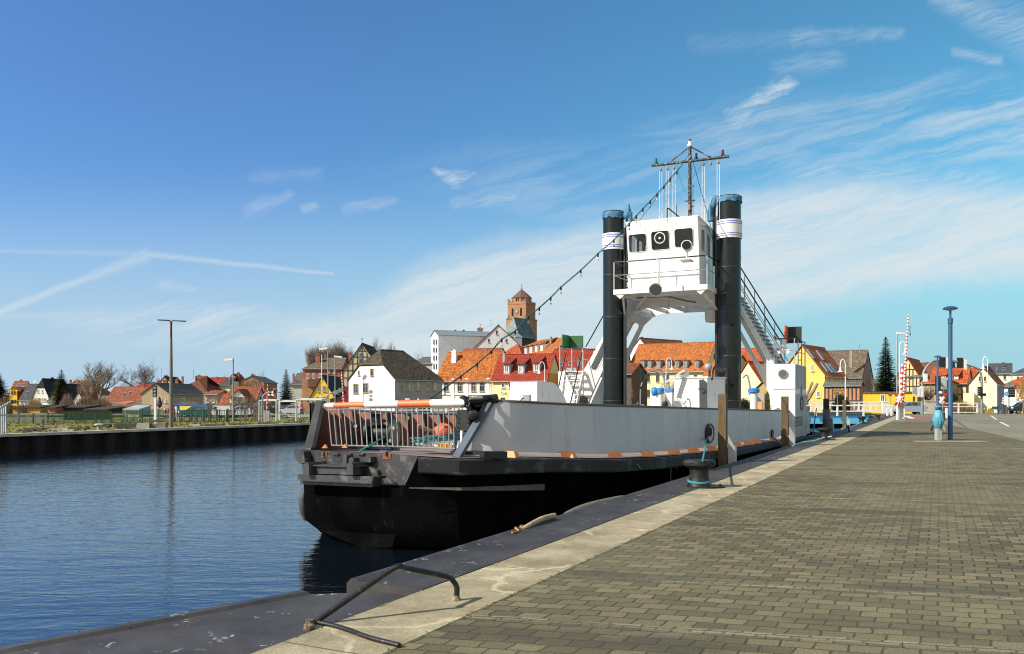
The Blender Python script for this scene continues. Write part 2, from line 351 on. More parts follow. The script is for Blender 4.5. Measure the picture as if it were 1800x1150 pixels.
# ================================================================ SETTING
def mat_pavers():
    m, w, b = newmat('pavers'); tc = w.n('ShaderNodeNewGeometry').outputs['Position']; q = w.sep(tc)
    # skewed bond: courses along r, cross joints parallel to the quay
    r = V((1, -0.25)).normalized(); s = V((0.4472, 0.8944)); det = r.x*s.y-r.y*s.x
    a = w.m('ADD', w.m('MULTIPLY', q[0], s.y/det), w.m('MULTIPLY', q[1], -s.x/det))
    c = w.m('ADD', w.m('MULTIPLY', q[0], -r.y/det), w.m('MULTIPLY', q[1], r.x/det))
    a = w.m('MULTIPLY_ADD', w.m('SUBTRACT', w.noise(tc, 3.0, 3), 0.5), 0.07, a); c = w.m('MULTIPLY_ADD', w.m('SUBTRACT', w.noise(tc, 1.1, 4), 0.5), 0.13, c)
    uv = w.xyz(a, c)
    br = w.n('ShaderNodeTexBrick'); w.put(br.inputs['Vector'], uv); br.inputs['Scale'].default_value = 1.0
    br.inputs['Brick Width'].default_value = 0.225; br.inputs['Row Height'].default_value = 0.175; br.inputs['Mortar Size'].default_value = 0.009; br.inputs['Mortar Smooth'].default_value = 0.4; br.inputs['Bias'].default_value = -0.1
    w.put(br.inputs['Color1'], (0.096, 0.077, 0.043)); w.put(br.inputs['Color2'], (0.215, 0.183, 0.104)); w.put(br.inputs['Mortar'], (0.032, 0.028, 0.016))
    br2 = w.n('ShaderNodeTexBrick'); w.put(br2.inputs['Vector'], uv); br2.inputs['Scale'].default_value = 1.0
    br2.inputs['Brick Width'].default_value = 0.24; br2.inputs['Row Height'].default_value = 0.11; br2.inputs['Mortar Size'].default_value = 0.012
    w.put(br2.inputs['Color1'], (0.20, 0.18, 0.115)); w.put(br2.inputs['Color2'], (0.33, 0.30, 0.20)); w.put(br2.inputs['Mortar'], (0.07, 0.07, 0.04))
    band = None
    for yv, wd in ((6.6, 0.11), (8.35, 0.11), (16.0, 0.12), (23.2, 0.13), (34.0, 0.15), (47.0, 0.17)):
        t = w.m('LESS_THAN', w.m('ABSOLUTE', w.m('SUBTRACT', c, yv*r.y*0+yv)), wd/2); band = t if band is None else w.m('MAXIMUM', band, t)
    col = w.mix(band, br.outputs[0], br2.outputs[0])
    big = w.noise(tc, 0.16, 5, 0.62); mid = w.noise(tc, 0.9, 5, 0.7); fine = w.noise(tc, 60.0, 5, 0.9); st = w.noise(w.xyz(w.m('MULTIPLY', a, 0.22), w.m('MULTIPLY', c, 1.1)), 1.0, 5, 0.65)
    col = w.mix(w.ss(big, 0.35, 0.68, 0.0, 0.5), col, (0.175, 0.165, 0.090))           # greenish algae
    col = w.mix(w.ss(st, 0.50, 0.66, 0.0, 0.72), col, (0.066, 0.060, 0.040))           # damp stains
    col = w.mix(w.ss(mid, 0.58, 0.75, 0.0, 0.35), col, (0.32, 0.30, 0.23))
    col = w.mix(w.m('MULTIPLY', w.ss(w.noise(tc, 5.5, 6, 0.8), 0.69, 0.74), 0.8), col, (0.16, 0.17, 0.03))   # moss dots
    col = w.mix(1.0, col, w.mix(w.ss(fine, 0.25, 0.75), (0.30, 0.30, 0.30), (1.70, 1.68, 1.62)), 'MULTIPLY')
    patch = w.ss(w.noise(tc, 0.33, 4, 0.6), 0.60, 0.72, 0.0, 0.35); col = w.mix(patch, col, (0.24, 0.215, 0.13)); oil = w.ss(w.noise(tc, 0.42, 6, 0.7), 0.63, 0.70, 0.0, 0.6); col = w.mix(oil, col, (0.05, 0.046, 0.036))
    w.put(b.inputs['Base Color'], col); b.inputs['Roughness'].default_value = 0.9; b.inputs['Specular IOR Level'].default_value = 0.3
    h = w.m('ADD', w.m('MULTIPLY', w.m('SUBTRACT', 1.0, br.outputs['Fac']), 1.0), w.m('ADD', w.m('MULTIPLY', fine, 0.35), w.m('MULTIPLY', mid, 0.8)))
    bp = w.n('ShaderNodeBump'); bp.inputs['Strength'].default_value = 0.9; bp.inputs['Distance'].default_value = 0.016
    w.put(bp.inputs['Height'], h); w.put(b.inputs['Normal'], bp.outputs[0]); return m
def mat_coping():
    m, w, b = newmat('old_concrete'); tc = w.n('ShaderNodeTexCoord').outputs['Object']; q = w.sep(tc)
    wn = w.n('ShaderNodeTexNoise'); w.put(wn.inputs['Vector'], tc); wn.inputs['Scale'].default_value = 2.0; wn.inputs['Detail'].default_value = 5
    vv = w.n('ShaderNodeVectorMath', operation='MULTIPLY_ADD'); w.put(vv.inputs[0], wn.outputs['Color']); vv.inputs[1].default_value = (0.7, 0.7, 0); w.put(vv.inputs[2], tc)
    vo = w.n('ShaderNodeTexVoronoi', feature='DISTANCE_TO_EDGE'); w.put(vo.inputs['Vector'], vv.outputs[0]); vo.inputs['Scale'].default_value = 0.62
    crack = w.ss(vo.outputs['Distance'], 0.008, 0.03, 1.0, 0.0)
    n1 = w.noise(tc, 1.2, 6, 0.7); n2 = w.noise(tc, 45.0, 4, 0.8); n3 = w.noise(tc, 3.5, 6, 0.7)
    c = w.mix(w.ss(n1, 0.3, 0.7), (0.23, 0.19, 0.115), (0.44, 0.39, 0.27))
    c = w.mix(w.ss(n3, 0.55, 0.72, 0.0, 0.55), c, (0.30, 0.27, 0.12))
    c = w.mix(w.ss(w.noise(tc, 8.0, 6, 0.8), 0.66, 0.74, 0, 0.8), c, (0.35, 0.20, 0.04))
    c = w.mix(w.m('MULTIPLY', crack, w.ss(w.noise(tc, 0.8, 2), 0.45, 0.55)), c, (0.50, 0.45, 0.31))
    ps = w.sep(w.n('ShaderNodeNewGeometry').outputs['Position']); ua = w.m('ADD', w.m('MULTIPLY', ps[0], 0.4472), w.m('MULTIPLY', ps[1], 0.8944))
    ua = w.m('MULTIPLY_ADD', w.noise(tc, 3.0, 4), 0.03, ua); jt = w.m('ABSOLUTE', w.m('SUBTRACT', w.m('FRACT', w.m('DIVIDE', ua, 3.1)), 0.5))
    c = w.mix(w.ss(jt, 0.0015, 0.0045, 0.8, 0.0), c, (0.05, 0.045, 0.03)); c = w.mix(w.ss(w.noise(tc, 0.55, 5, 0.7), 0.52, 0.72, 0, 0.5), c, (0.17, 0.15, 0.10))
    c = w.mix(1.0, c, w.mix(w.ss(n2, 0.25, 0.75), (0.66, 0.64, 0.58), (1.22, 1.18, 1.06)), 'MULTIPLY')
    w.put(b.inputs['Base Color'], c); b.inputs['Roughness'].default_value = 0.92
    bp = w.n('ShaderNodeBump'); bp.inputs['Strength'].default_value = 0.6; bp.inputs['Distance'].default_value = 0.01
    w.put(bp.inputs['Height'], w.m('ADD', n2, w.m('MULTIPLY', n3, 1.5))); w.put(b.inputs['Normal'], bp.outputs[0]); return m
def mat_cap():
    m, w, b = newmat('quay_rubber'); tc = w.n('ShaderNodeTexCoord').outputs['Object']
    n1 = w.noise(tc, 1.5, 6, 0.7); n2 = w.noise(tc, 90.0, 3, 0.8)
    c = w.mix(w.ss(n1, 0.3, 0.7), (0.027, 0.024, 0.023), (0.058, 0.053, 0.050))
    vo = w.n('ShaderNodeTexVoronoi'); w.put(vo.inputs['Vector'], w.n('ShaderNodeVectorMath', operation='ADD').outputs[0]); vm = vo.inputs['Vector'].links[0].from_node
    w.put(vm.inputs[0], tc); nn = w.n('ShaderNodeTexNoise'); w.put(nn.inputs['Vector'], tc); nn.inputs['Scale'].default_value = 9; nn.inputs['Detail'].default_value = 6; w.put(vm.inputs[1], nn.outputs['Color'])
    vo.inputs['Scale'].default_value = 1.9; vo.inputs['Randomness'].default_value = 1.0
    drop = w.m('MULTIPLY', w.ss(vo.outputs['Distance'], 0.08, 0.20, 1.0, 0.0), w.ss(w.noise(tc, 26, 5, 0.8), 0.44, 0.54))
    c = w.mix(w.m('MULTIPLY', drop, 0.6), c, (0.55, 0.56, 0.55))
    c = w.mix(w.ss(w.noise(tc, 6.0, 7, 0.8), 0.68, 0.76, 0, 0.7), c, (0.16, 0.055, 0.025))
    c = w.mix(w.ss(w.noise(tc, 0.7, 5, 0.7), 0.55, 0.75, 0, 0.55), c, (0.13, 0.125, 0.12))
    w.put(b.inputs['Base Color'], c); b.inputs['Roughness'].default_value = 0.68
    bp = w.n('ShaderNodeBump'); bp.inputs['Strength'].default_value = 0.4; bp.inputs['Distance'].default_value = 0.01
    w.put(bp.inputs['Height'], w.m('ADD', n2, w.m('MULTIPLY', n1, 3.0))); w.put(b.inputs['Normal'], bp.outputs[0]); return m
def mat_water():
    m, w, b = newmat('water'); tc = w.n('ShaderNodeTexCoord').outputs['Object']; q = w.sep(tc)
    w.put(b.inputs['Base Color'], (0.003, 0.006, 0.010)); b.inputs['Roughness'].default_value = 0.04; b.inputs['IOR'].default_value = 1.95
    b.inputs['Specular IOR Level'].default_value = 1.0
    v1 = w.xyz(w.m('ADD', w.m('MULTIPLY', q[0], 0.62), w.m('MULTIPLY', q[1], 0.25)), w.m('MULTIPLY', q[1], 1.9), 0)
    v2 = w.xyz(w.m('ADD', w.m('MULTIPLY', q[0], 1.1), w.m('MULTIPLY', q[1], -0.55)), w.m('MULTIPLY', q[1], 2.2), 3)
    a = w.noise(v1, 1.5, 3, 0.5, 0.5); c = w.noise(v2, 3.4, 3, 0.55, 0.4); d = w.noise(v1, 0.25, 3, 0.5)
    h = w.m('ADD', w.m('ADD', w.m('MULTIPLY', a, 1.0), w.m('MULTIPLY', c, 0.45)), w.m('MULTIPLY', d, 1.2))
    bp = w.n('ShaderNodeBump'); bp.inputs['Strength'].default_value = 0.6; bp.inputs['Distance'].default_value = 0.027
    w.put(bp.inputs['Height'], h); w.put(b.inputs['Normal'], bp.outputs[0]); return m
def mat_ground(name, cols, scale=0.3, fine=4.0):
    m, w, b = newmat(name); tc = w.n('ShaderNodeTexCoord').outputs['Object']
    n1 = w.noise(tc, scale, 7, 0.7); n2 = w.noise(tc, fine, 6, 0.75); n3 = w.noise(tc, scale*2.7, 6, 0.7)
    c = w.mix(w.ss(n1, 0.4, 0.6), cols[0], cols[1]); c = w.mix(w.ss(n3, 0.5, 0.62), c, cols[2])
    c = w.mix(1.0, c, w.mix(w.ss(n2, 0.3, 0.7), (0.6, 0.6, 0.6), (1.4, 1.4, 1.4)), 'MULTIPLY')
    w.put(b.inputs['Base Color'], c); b.inputs['Roughness'].default_value = 0.95; b.inputs['Specular IOR Level'].default_value = 0.1
    bp = w.n('ShaderNodeBump'); bp.inputs['Strength'].default_value = 0.5; bp.inputs['Distance'].default_value = 0.04
    w.put(bp.inputs['Height'], n2); w.put(b.inputs['Normal'], bp.outputs[0]); return m

M_PAV = mat_pavers(); M_COP = mat_coping(); M_CAP = mat_cap(); M_WAT = mat_water()
M_GRASS = mat_ground('rough_grass', [(0.13, 0.165, 0.022), (0.24, 0.19, 0.06), (0.17, 0.115, 0.055)])
M_ASPH = mat_ground('asphalt', [(0.195, 0.185, 0.13), (0.225, 0.215, 0.16), (0.165, 0.158, 0.112)], 0.12, 9.0)
M_FAR = mat_ground('far_ground', [(0.16, 0.15, 0.11), (0.11, 0.12, 0.05), (0.20, 0.19, 0.16)], 0.05, 1.0)
WZ = -1.2; LZ = -0.15
def sheet(name, pts, m): return struct(MB().poly(pts).build(name, m, None, 0))
sheet('ground', [V((-3000, 104, -0.03)), V((3000, 104, -0.03)), V((3000, 5000, -0.03)), V((-3000, 5000, -0.03))], M_FAR)
sheet('left_bank', [U(-80, -44), U(-80, -900), U(520, -900), V((-220, 104, 0)), V((6, 104, 0)), U(95.5, -44)], M_GRASS).location.z = LZ
sheet('water', [U(-70, -60, WZ), U(-70, -1, WZ), U(130, -1, WZ), U(130, -60, WZ)], M_WAT)
sheet('road', [U(-20, -3.4, -0.006), U(-20, 300, -0.006), V((400, 104, -0.006)), V((43, 104, -0.006)), U(101, -3.4, -0.006)], M_ASPH)
pv = [U(-6, -3.325), U(-6, 12)]+[G(x, y) for x, y in ((2100, 900), (1900, 828), (1800, 776), (1745, 762), (1690, 751), (1655, 745), (1640, 741), (1575, 741))]
k0 = G(1555, 741); pv.append(U(k0.dot(UX), -3.325))
sheet('quay_paving', pv, M_PAV)
struct(MB().ext([U(-6, -4.11, -0.9), U(-6, -3.325, -0.9), U(-6, -3.325, 0.004), U(-6, -4.11, 0.004)], UX*107).build('quay_coping', M_COP, None, 0))
# rubbing cap of the quay with its rounded outer lip, from the step onwards
cu0 = G(604, 1022).dot(UX)
prof = [(-4.115, -0.5), (-4.115, 0.012), (-4.80, 0.012), (-4.84, 0.035), (-4.90, 0.035), (-4.95, -0.01), (-4.95, -0.5)]
struct(MB().ext([U(cu0, v, z) for v, z in prof], UX*(100-cu0)).build('quay_edge', M_CAP, None, 30))
u1 = G(508, 1044, -0.08).dot(UX)
prof = [(-4.19, -0.6), (-4.19, -0.06), (-5.08, -0.06), (-5.12, -0.035), (-5.20, -0.035), (-5.27, -0.09), (-5.27, -0.6)]
mb = MB()
def step_prof(u, gap=0.0):
    e = -5.20-(u1-u)*0.30; return [U(u, v if i < 2 else e+(v+5.20), z) for i, (v, z) in enumerate(prof)]
for a, bq in ((-2.0, 4.55), (4.565, u1)):
    r0, r1 = step_prof(a), step_prof(bq); mb.grid([r0, r1], True); mb.poly(r0); mb.poly(r1[::-1])
mb.ext([U(u1, -4.19, -0.06), U(u1, -5.10, -0.06), U(u1+0.42, -4.5, -0.06), U(u1+0.42, -4.19, -0.06)], V((0, 0, -0.5)))
struct(mb.build('quay_edge_step', M_CAP, None, 30))
M_DARKST = mat('sheet_pile_steel', (0.005, 0.004, 0.0035), 0.9, 0.0, 0.5, 1.2, 0.5, 8, (0.018, 0.010, 0.007), 0.35, True)
struct(MB().box(U(50, -4.75, -1.6), 110, 0.2, 2.1, UX).build('quay_wall', M_DARKST, None, 0))
struct(MB().box(V((20, 99.6, -1.1)), 60, 0.8, 2.1).build('bridge_abutment', mat('abutment', (0.10, 0.09, 0.075), 0.9), None, 0))
# far quay wall: sheet piling
rows = [[], []]; uu = -30.0
while uu < 99:
    for du, dv in ((0, 0), (0.55, 0), (0.75, -0.38), (1.3, -0.38)):
        for z, r in ((LZ-0.02, 0), (WZ-0.8, 1)): rows[r].append(U(uu+du, -44.0+dv, z))
    uu += 1.5
w_ = MB().grid(rows)
for r in range(45):
    w_.box(U(-28+r*3+0.28, -43.98, -0.95), 0.18, 0.06, 0.10, UX)
w_.build('quay_wall_far', M_DARKST, None, 0)
o = bpy.data.objects['quay_wall_far']; o.name = 'sheet_pile_wall'; tag(o, 'dark corrugated steel sheet pile wall holding up the far grassy bank', 'quay wall')
struct(MB().ext([U(-60, -44.55, LZ-0.1), U(-60, -43.9, LZ-0.1), U(-60, -43.9, LZ+0.05), U(-60, -44.55, LZ+0.05)], UX*158).build('bank_coping', mat('bank_concrete', (0.42, 0.38, 0.31), 0.9, 0, 0.3, 0.8, 0.4, 12), None, 0))
# street on the left bank behind the posts, and the cross street
sheet('bank_street', [G(270, 738, LZ+0.004), G(560, 733, LZ+0.004), G(900, 731, LZ+0.004), G(900, 724, LZ+0.004), G(560, 724, LZ+0.004), G(230, 729, LZ+0.004)], M_ASPH)
sheet('cross_street', [V((-120, 93, 0.004)), V((-1.5, 93, 0.004)), V((-1.5, 104.5, 0.004)), V((-120, 104.5, 0.004))], M_ASPH)
# markings, brick crossing, joints
M_MARK = mat('road_paint', (0.62, 0.62, 0.56), 0.8, 0, 0.2, 3)
def strip(a, b, wdt, z=0.008):
    a = V(a); b = V(b); d = (b-a).normalized(); n = V((-d.y, d.x, 0))*wdt/2
    return [a-n+V((0, 0, z)), b-n+V((0, 0, z)), b+n+V((0, 0, z)), a+n+V((0, 0, z))]
mb = MB(); mb.poly(strip(G(1742, 731), G(1752, 738), 0.16)); mb.poly(strip(G(1758, 742), G(1774, 750), 0.16)); mb.poly(strip(G(1592, 731), G(1604, 736), 0.5))
struct(mb.build('road_marking', M_MARK, None, 0))
sheet('brick_crossing', [G(1590, 739.5)+V((0, 0, 0.004)), G(1655, 739.5)+V((0, 0, 0.004)), G(1645, 732)+V((0, 0, 0.004)), G(1586, 732)+V((0, 0, 0.004))], mat('clay_pavers', (0.24, 0.12, 0.075), 0.9, 0, 0.35, 1.5))
M_KERB = mat('kerb_stone', (0.40, 0.37, 0.28), 0.9, 0, 0.2, 3, 0.3, 30)
struct(MB().box(G(1670, 776)+V((0, 0, -0.09)), 2.9, 0.35, 0.2).build('lamp_kerb', M_KERB, None, 0))
mb = MB()
for i in range(8): mb.poly(strip(G(1672+i*1.2, 737+i*0.2), G(1698+i*0.5, 752+i*0.2), 0.05, 0.003+0.0002*i))
struct(mb.build('rail_joints', mat('joint', (0.10, 0.09, 0.07), 0.9), None, 0))

# ================================================================ FOREGROUND
M_IRON = mat('tarred_iron', (0.014, 0.013, 0.013), 0.5, 0.3, 0.4, 3, 0.5, 22, (0.06, 0.04, 0.03), 0.25)
M_PIPE = mat('black_pipe_paint', (0.014, 0.013, 0.013), 0.38, 0.2, 0.4, 6, 0.35, 30, (0.07, 0.045, 0.035), 0.15)
M_ROPE = mat('teal_rope', (0.03, 0.24, 0.27), 0.85, 0, 0.3, 20, 0.8, 90)
M_ROPE2 = mat('pale_rope', (0.30, 0.55, 0.50), 0.85, 0, 0.3, 20, 0.8, 90)
M_GREENC = mat('green_cable', (0.022, 0.20, 0.14), 0.5, 0, 0.2, 20)
M_WOODP = wood('post_wood', (0.17, 0.115, 0.048), (0.065, 0.042, 0.016))
M_WOODD = wood('tarred_post_wood', (0.030, 0.024, 0.015), (0.010, 0.009, 0.007))
M_GALV = mat('galvanised_steel', (0.42, 0.43, 0.42), 0.45, 0.6, 0.15, 4)
M_WHITE = mat('white_paint', (0.72, 0.72, 0.68), 0.45, 0, 0.05, 1.2, 0.05, 12, (0.40, 0.29, 0.20), 0.13, True)
M_BLACK = mat('black_paint', (0.016, 0.018, 0.017), 0.42, 0.1, 0.4, 2.0, 0.15, 18)
M_RUBBER = mat('rubber', (0.013, 0.013, 0.014), 0.8, 0, 0.3, 4)
M_RED = mat('red_paint', (0.55, 0.025, 0.02), 0.5, 0, 0.12, 3)
M_SIGNW = mat('white_enamel', (0.75, 0.75, 0.72), 0.5, 0, 0.06, 3)

f1 = G(544, 1100, 0.0); f2 = G(802, 1056, 0.0)
hoop = thing('mooring_hoop', 'bent black steel pipe hoop standing over the concrete strip beside the quay step', 'pipe hoop', f1)
ap1 = f1.lerp(f2, 0.30); ap2 = f1.lerp(f2, 0.86)
A1 = P(697, 995, f1.lerp(f2, 0.42).y); A2 = P(740, 1004, f1.lerp(f2, 0.66).y); A3 = P(786, 1014, f1.lerp(f2, 0.93).y); A4 = P(797, 1022, f2.y)
pts = catmull([f1, f1.lerp(A1, 0.5), f1.lerp(A1, 0.9), A1+V((0.02, 0, -0.002)), A1.lerp(A2, 0.4), A2, A3, A4, P(803, 1034, f2.y), f2], 5)
MB().tube(pts, 0.0235, 12).build('pipe', M_PIPE, hoop, 60)
for p in (f1, f2): MB().lathe(p+V((0, 0, 0.002)), [(0.044, -0.03), (0.044, 0.008), (0.032, 0.02), (0.029, 0.045)], 14).build('foot', mat('rusty_foot', (0.10, 0.06, 0.04), 0.85, 0, 0.5, 14, 0.6, 60, (0.30, 0.26, 0.18), 0.5), hoop, 40)
tag(MB().tube(catmull([G(556, 1098)+V((0, 0, 0.02)), G(600, 1108)+V((0, 0, 0.02)), G(650, 1126)+V((0, 0, 0.02)), G(702, 1139)+V((0, 0, 0.018))], 6), 0.018, 10).build('cable', M_PIPE, None, 60),
    'short black cable lying across the concrete strip from the foot of the pipe hoop', 'cable')
bulk = catmull([P(905, 938, 10.9)+V((0, 0, -0.02)), P(930, 924, 11.3), P(955, 911, 11.7), P(975, 906, 12.0)], 5)
tag(MB().tube(bulk, 0.035, 8).build('timber_pole', mat('weathered_pole', (0.42, 0.33, 0.19), 0.85, 0, 0.3, 8, 0.5, 50), None, 60), 'pale wooden pole wedged against the outer quay edge below the ferry', 'pole')
tag(MB().tube(catmull([P(900, 936, 10.7), P(912, 934, 10.9), P(906, 928, 11.0), P(920, 931, 11.1), P(915, 925, 11.2), P(930, 926, 11.3)], 5), 0.014, 8).build('frayed_rope', mat('orange_rope', (0.42, 0.17, 0.04), 0.9, 0, 0.3, 30), None, 60), 'frayed orange rope knotted round the pale pole by the quay edge', 'rope')
MBf = MB().grid([[U(u, -5.0-0.22*math.sin((u-13.0)/2.2*PI), -0.02-0.0*u), U(u, -4.94, 0.0)] for u in [11.9+0.2*k for k in range(14)]])
tag(MB().tube([U(12.0+0.25*k, -5.05-0.13*math.sin(k/10*PI), -0.10) for k in range(11)], 0.10, 10).build('log_fender', wood('fender_wood', (0.20, 0.19, 0.13), (0.08, 0.075, 0.05)), None, 60), 'weathered grey log fender floating against the quay edge beside the pale pole', 'fender')

def bollard(px, py, h_px, label, flat=True, dr=1.0):
    base = G(px, py); h = h_px*base.y/F
    t = thing('bollard', label, 'bollard', base, 'mooring bollards along the quay')
    s = h/0.62
    prof = [(0.27*s, 0.03*s), (0.24*s, 0.10*s), (0.215*s, 0.22*s), (0.205*s, 0.34*s), (0.225*s, 0.42*s), (0.29*s, 0.46*s), (0.335*s, 0.50*s), (0.335*s, 0.56*s), (0.29*s, 0.61*s), (0.10*s, 0.62*s)]
    body = MB().lathe(base, prof, 28)
    for i, p in enumerate(body.v):                       # the head is stretched along the quay
        q = p-base
        if q.z > 0.36*s: k = 1+0.12*(q.z-0.36*s)/(0.2*s); body.v[i] = base+V((q.x*k, q.y*0.9, q.z))
    body.build('body', M_IRON, t, 40)
    pl = MB(); ring = []
    for k in range(20):
        a = 2*PI*k/20; ring.append(base+V((math.cos(a)*0.42*s+0.14*s, math.sin(a)*0.33*s, 0.006)))
    pl.ext(ring, V((0, 0, 0.035*s))); pl.build('base_plate', M_IRON, t, 30)
    for k in range(6):
        a = 2*PI*k/6+0.3
        MB().lathe(base+V((math.cos(a)*0.34*s+0.16*s, math.sin(a)*0.26*s, 0.03*s)), [(0.03*s, 0), (0.03*s, 0.03*s), (0.012*s, 0.045*s)], 8).build('bolt', M_IRON, t, 40)
    return t, base, s
b1, bb1, s1 = bollard(1229, 857, 49, 'large black mooring bollard nearest the camera with a teal rope round its foot')
b2, bb2, s2 = bollard(1450, 774, 22, 'second black mooring bollard on the quay, between the two dark ferry posts')
b3, bb3, s3 = bollard(1515, 745, 12.5, 'small black bollard on the quay in front of the blue bridge girder')
b4, bb4, s4 = bollard(1543, 738, 9, 'farthest black bollard on the quay, near the end of the white bridge railing')
for nm, c, r, n in (('mooring_rope', bb1, 0.235*s1, 3),):
    pts = []
    for k in range(0, 64): a = k/64*2*PI*2; pts.append(c+V((math.cos(a)*r*1.03, math.sin(a)*r*1.03, 0.125*s1+0.035*(k/64)+0.03*math.sin(a))))
    rp = thing('mooring_rope', 'teal rope looped round the nearest bollard and led up to the ferry hawse hole', 'rope', c)
    MB().tube(pts, 0.017, 8).build('loop', M_ROPE, rp, 60)
    MB().tube(sag(bb1+V((0.0, -0.30, 0.62*s1)), onv(1243, 768, -5.9), 0.03, 8), 0.020, 8).build('line', M_ROPE, rp, 60)

def mpost(px0, px1, ptop, pbase, Y, label, m, lean=0.0, bracket=True, sunny=True):
    a = P(px0, pbase, Y); wdt = (px1-px0)*Y/F/1.34; ax = VX; ztop = ZY(ptop, Y)
    c = V((a.x, a.y, 0))+ax*wdt/2+UX*wdt/2*1.0
    t = thing('mooring_post', label, 'wooden post', V((c.x, c.y, -1.2)), 'square wooden fender posts in front of the quay')
    mb = MB(); cl = 0.015
    for z0, z1, e in ((-2.2, ztop-0.03, 0),): mb.box(V((c.x, c.y, (z0+z1)/2)), wdt, wdt, z1-z0, VX)
    b = wdt/2; z1 = ztop-0.03
    q0 = [c*1, c*1, c*1, c*1]; cs = [(-b, -b), (b, -b), (b, b), (-b, b)]
    lo = [V((c.x, c.y, z1))+VX*x+UX*y for x, y in cs]; hi = [V((c.x, c.y, ztop))+VX*x*0.86+UX*y*0.86 for x, y in cs]
    mb.hexa(lo, hi); mb.build('post', m, t, 0)
    if bracket:
        br = MB(); zt = ztop-(ztop-0.0)*0.60; bx = c+VX*(wdt/2+0.05)-UX*(wdt/2-0.04)
        sd = [(0, -0.7), (0.16, -0.7), (0.16, zt-0.28), (0, zt)]
        br.ext([V((bx.x, bx.y, 0))+VX*x+ZX*z for x, z in sd], UX*0.03); br.ext([V((bx.x, bx.y, 0))+VX*0.16+UX*0.0+ZX*(-0.7), V((bx.x, bx.y, 0))+VX*0.16+ZX*(zt-0.28), V((bx.x, bx.y, 0))+VX*0.19+ZX*(zt-0.30), V((bx.x, bx.y, 0))+VX*0.19+ZX*(-0.7)], UX*(wdt*0.9))
        br.build('steel_bracket', M_GALV, t, 0)
    return t
mpost(1262, 1280.5, 692, 815, 23.0, 'thick brown wooden post nearest the camera, standing between ferry and quay', M_WOODP)
mpost(1373, 1388, 697, 785, 31.5, 'brown wooden post with a lit chevron grain in front of the white deckhouse', M_WOODP)
mpost(1447, 1459, 701, 757, 45.5, 'black tarred wooden post at the stern of the ferry', M_WOODD)
mpost(1481, 1488.5, 703, 750, 56.0, 'thin brown wooden post in front of the blue bridge girder', M_WOODP)
tag(MB().box(U(47.8, -5.3, -0.1), 0.5, 0.34, 2.6, UX).lathe(U(47.3, -5.15, -0.6), [(0.22, 0), (0.22, 1.3), (0.17, 1.34)], 14).build('steel_fender', mat('fender_steel', (0.10, 0.115, 0.125), 0.6, 0.2, 0.3, 4), None, 30), 'grey steel fender column beside the black tarred post', 'fender')
# ropes along the quay edge
rp = catmull([G(1392, 786)+V((0, 0, .03)), G(1412, 779)+V((0, 0, .03)), G(1432, 777)+V((0, 0, .04)), bb2+V((-0.25*s2, -0.28*s2, 0.10*s2)), bb2+V((0.24*s2, -0.26*s2, 0.20*s2))], 6)
tag(MB().tube(rp, 0.030, 8).build('mooring_rope', M_ROPE2, None, 60), 'pale teal rope lying along the black quay edge up to the second bollard', 'rope')
rp = catmull([G(1480, 757)+V((0, 0, .1)), P(1490, 752, 57)+V((0, 0, 0.0)), P(1503, 748, 59), bb3+V((-0.2*s3, -0.3*s3, 0.12*s3)), bb3+V((0.26*s3, -0.2*s3, 0.28*s3))], 6)
tag(MB().tube(rp, 0.038, 8).build('mooring_rope', M_ROPE2, None, 60), 'pale teal rope from the thin brown post to the third bollard', 'rope')
rp = catmull([bb3+V((0.3, 0.4, 0.3)), P(1532, 741, 70), P(1543, 737, 76)], 6)
tag(MB().tube(rp, 0.03, 8).build('mooring_rope', M_ROPE, None, 60), 'teal rope between the two farthest bollards', 'rope')
tag(MB().tube(catmull([G(1486, 761), P(1489, 751, 45.5), P(1491.5, 749, 45.5), P(1492, 759, 45)], 5), 0.05, 8).build('ladder_grab_rail', M_IRON, None, 60), 'small bent black ladder grab rail on the quay edge before the third bollard', 'grab rail')
tag(MB().tube(sag(onv(1435, 718, -5.75), U(39.9, -5.0, 0.15), 0.02, 5), 0.028, 6).build('stern_line', M_IRON, None, 60), 'dark taut mooring line from the ferry bulwark down to the second bollard', 'rope')
# ================================================================ FERRY
M_HULL = mat('hull_black', (0.0035, 0.0035, 0.004), 0.75, 0.0, 0.5, 0.8, 0.35, 9, (0.012, 0.011, 0.010), 0.10, True, 0.0)
M_HULLF = mat('bow_tar_paint', (0.034, 0.033, 0.034), 0.62, 0.0, 0.45, 1.6, 0.6, 10, (0.10, 0.098, 0.095), 0.30)
M_FEND = mat('strake_paint', (0.014, 0.014, 0.015), 0.72, 0.0, 0.4, 1.2, 0.35, 12, (0.06, 0.068, 0.068), 0.30)
M_BULW = mat('bulwark_grey', (0.455, 0.465, 0.49), 0.42, 0.05, 0.10, 0.5, 0.22, 1.6, (0.37, 0.38, 0.40), 0.18, True)  # grey streaks in the colour stand for reflections off the buckled plates
M_SLATE = mat('slate_blue_steel', (0.075, 0.095, 0.125), 0.5, 0, 0.15, 3)
M_BROWN = mat('red_brown_primer', (0.235, 0.10, 0.07), 0.65, 0, 0.22, 1.5, 0.2, 10, (0.15, 0.062, 0.042), 0.25, True)
M_DECK = mat('deck_plate', (0.21, 0.165, 0.14), 0.7, 0, 0.3, 1.0, 0.3, 14, (0.34, 0.22, 0.15), 0.3)
M_ORANGE = mat('orange_primer', (0.80, 0.30, 0.10), 0.6, 0, 0.15, 3)
M_BARW = mat('bar_white', (0.80, 0.79, 0.74), 0.45, 0, 0.06, 5, 0, 1, (0.62, 0.55, 0.45), 0.12)
M_BARO = mat('bar_orange', (0.72, 0.17, 0.05), 0.5, 0, 0.1, 5)
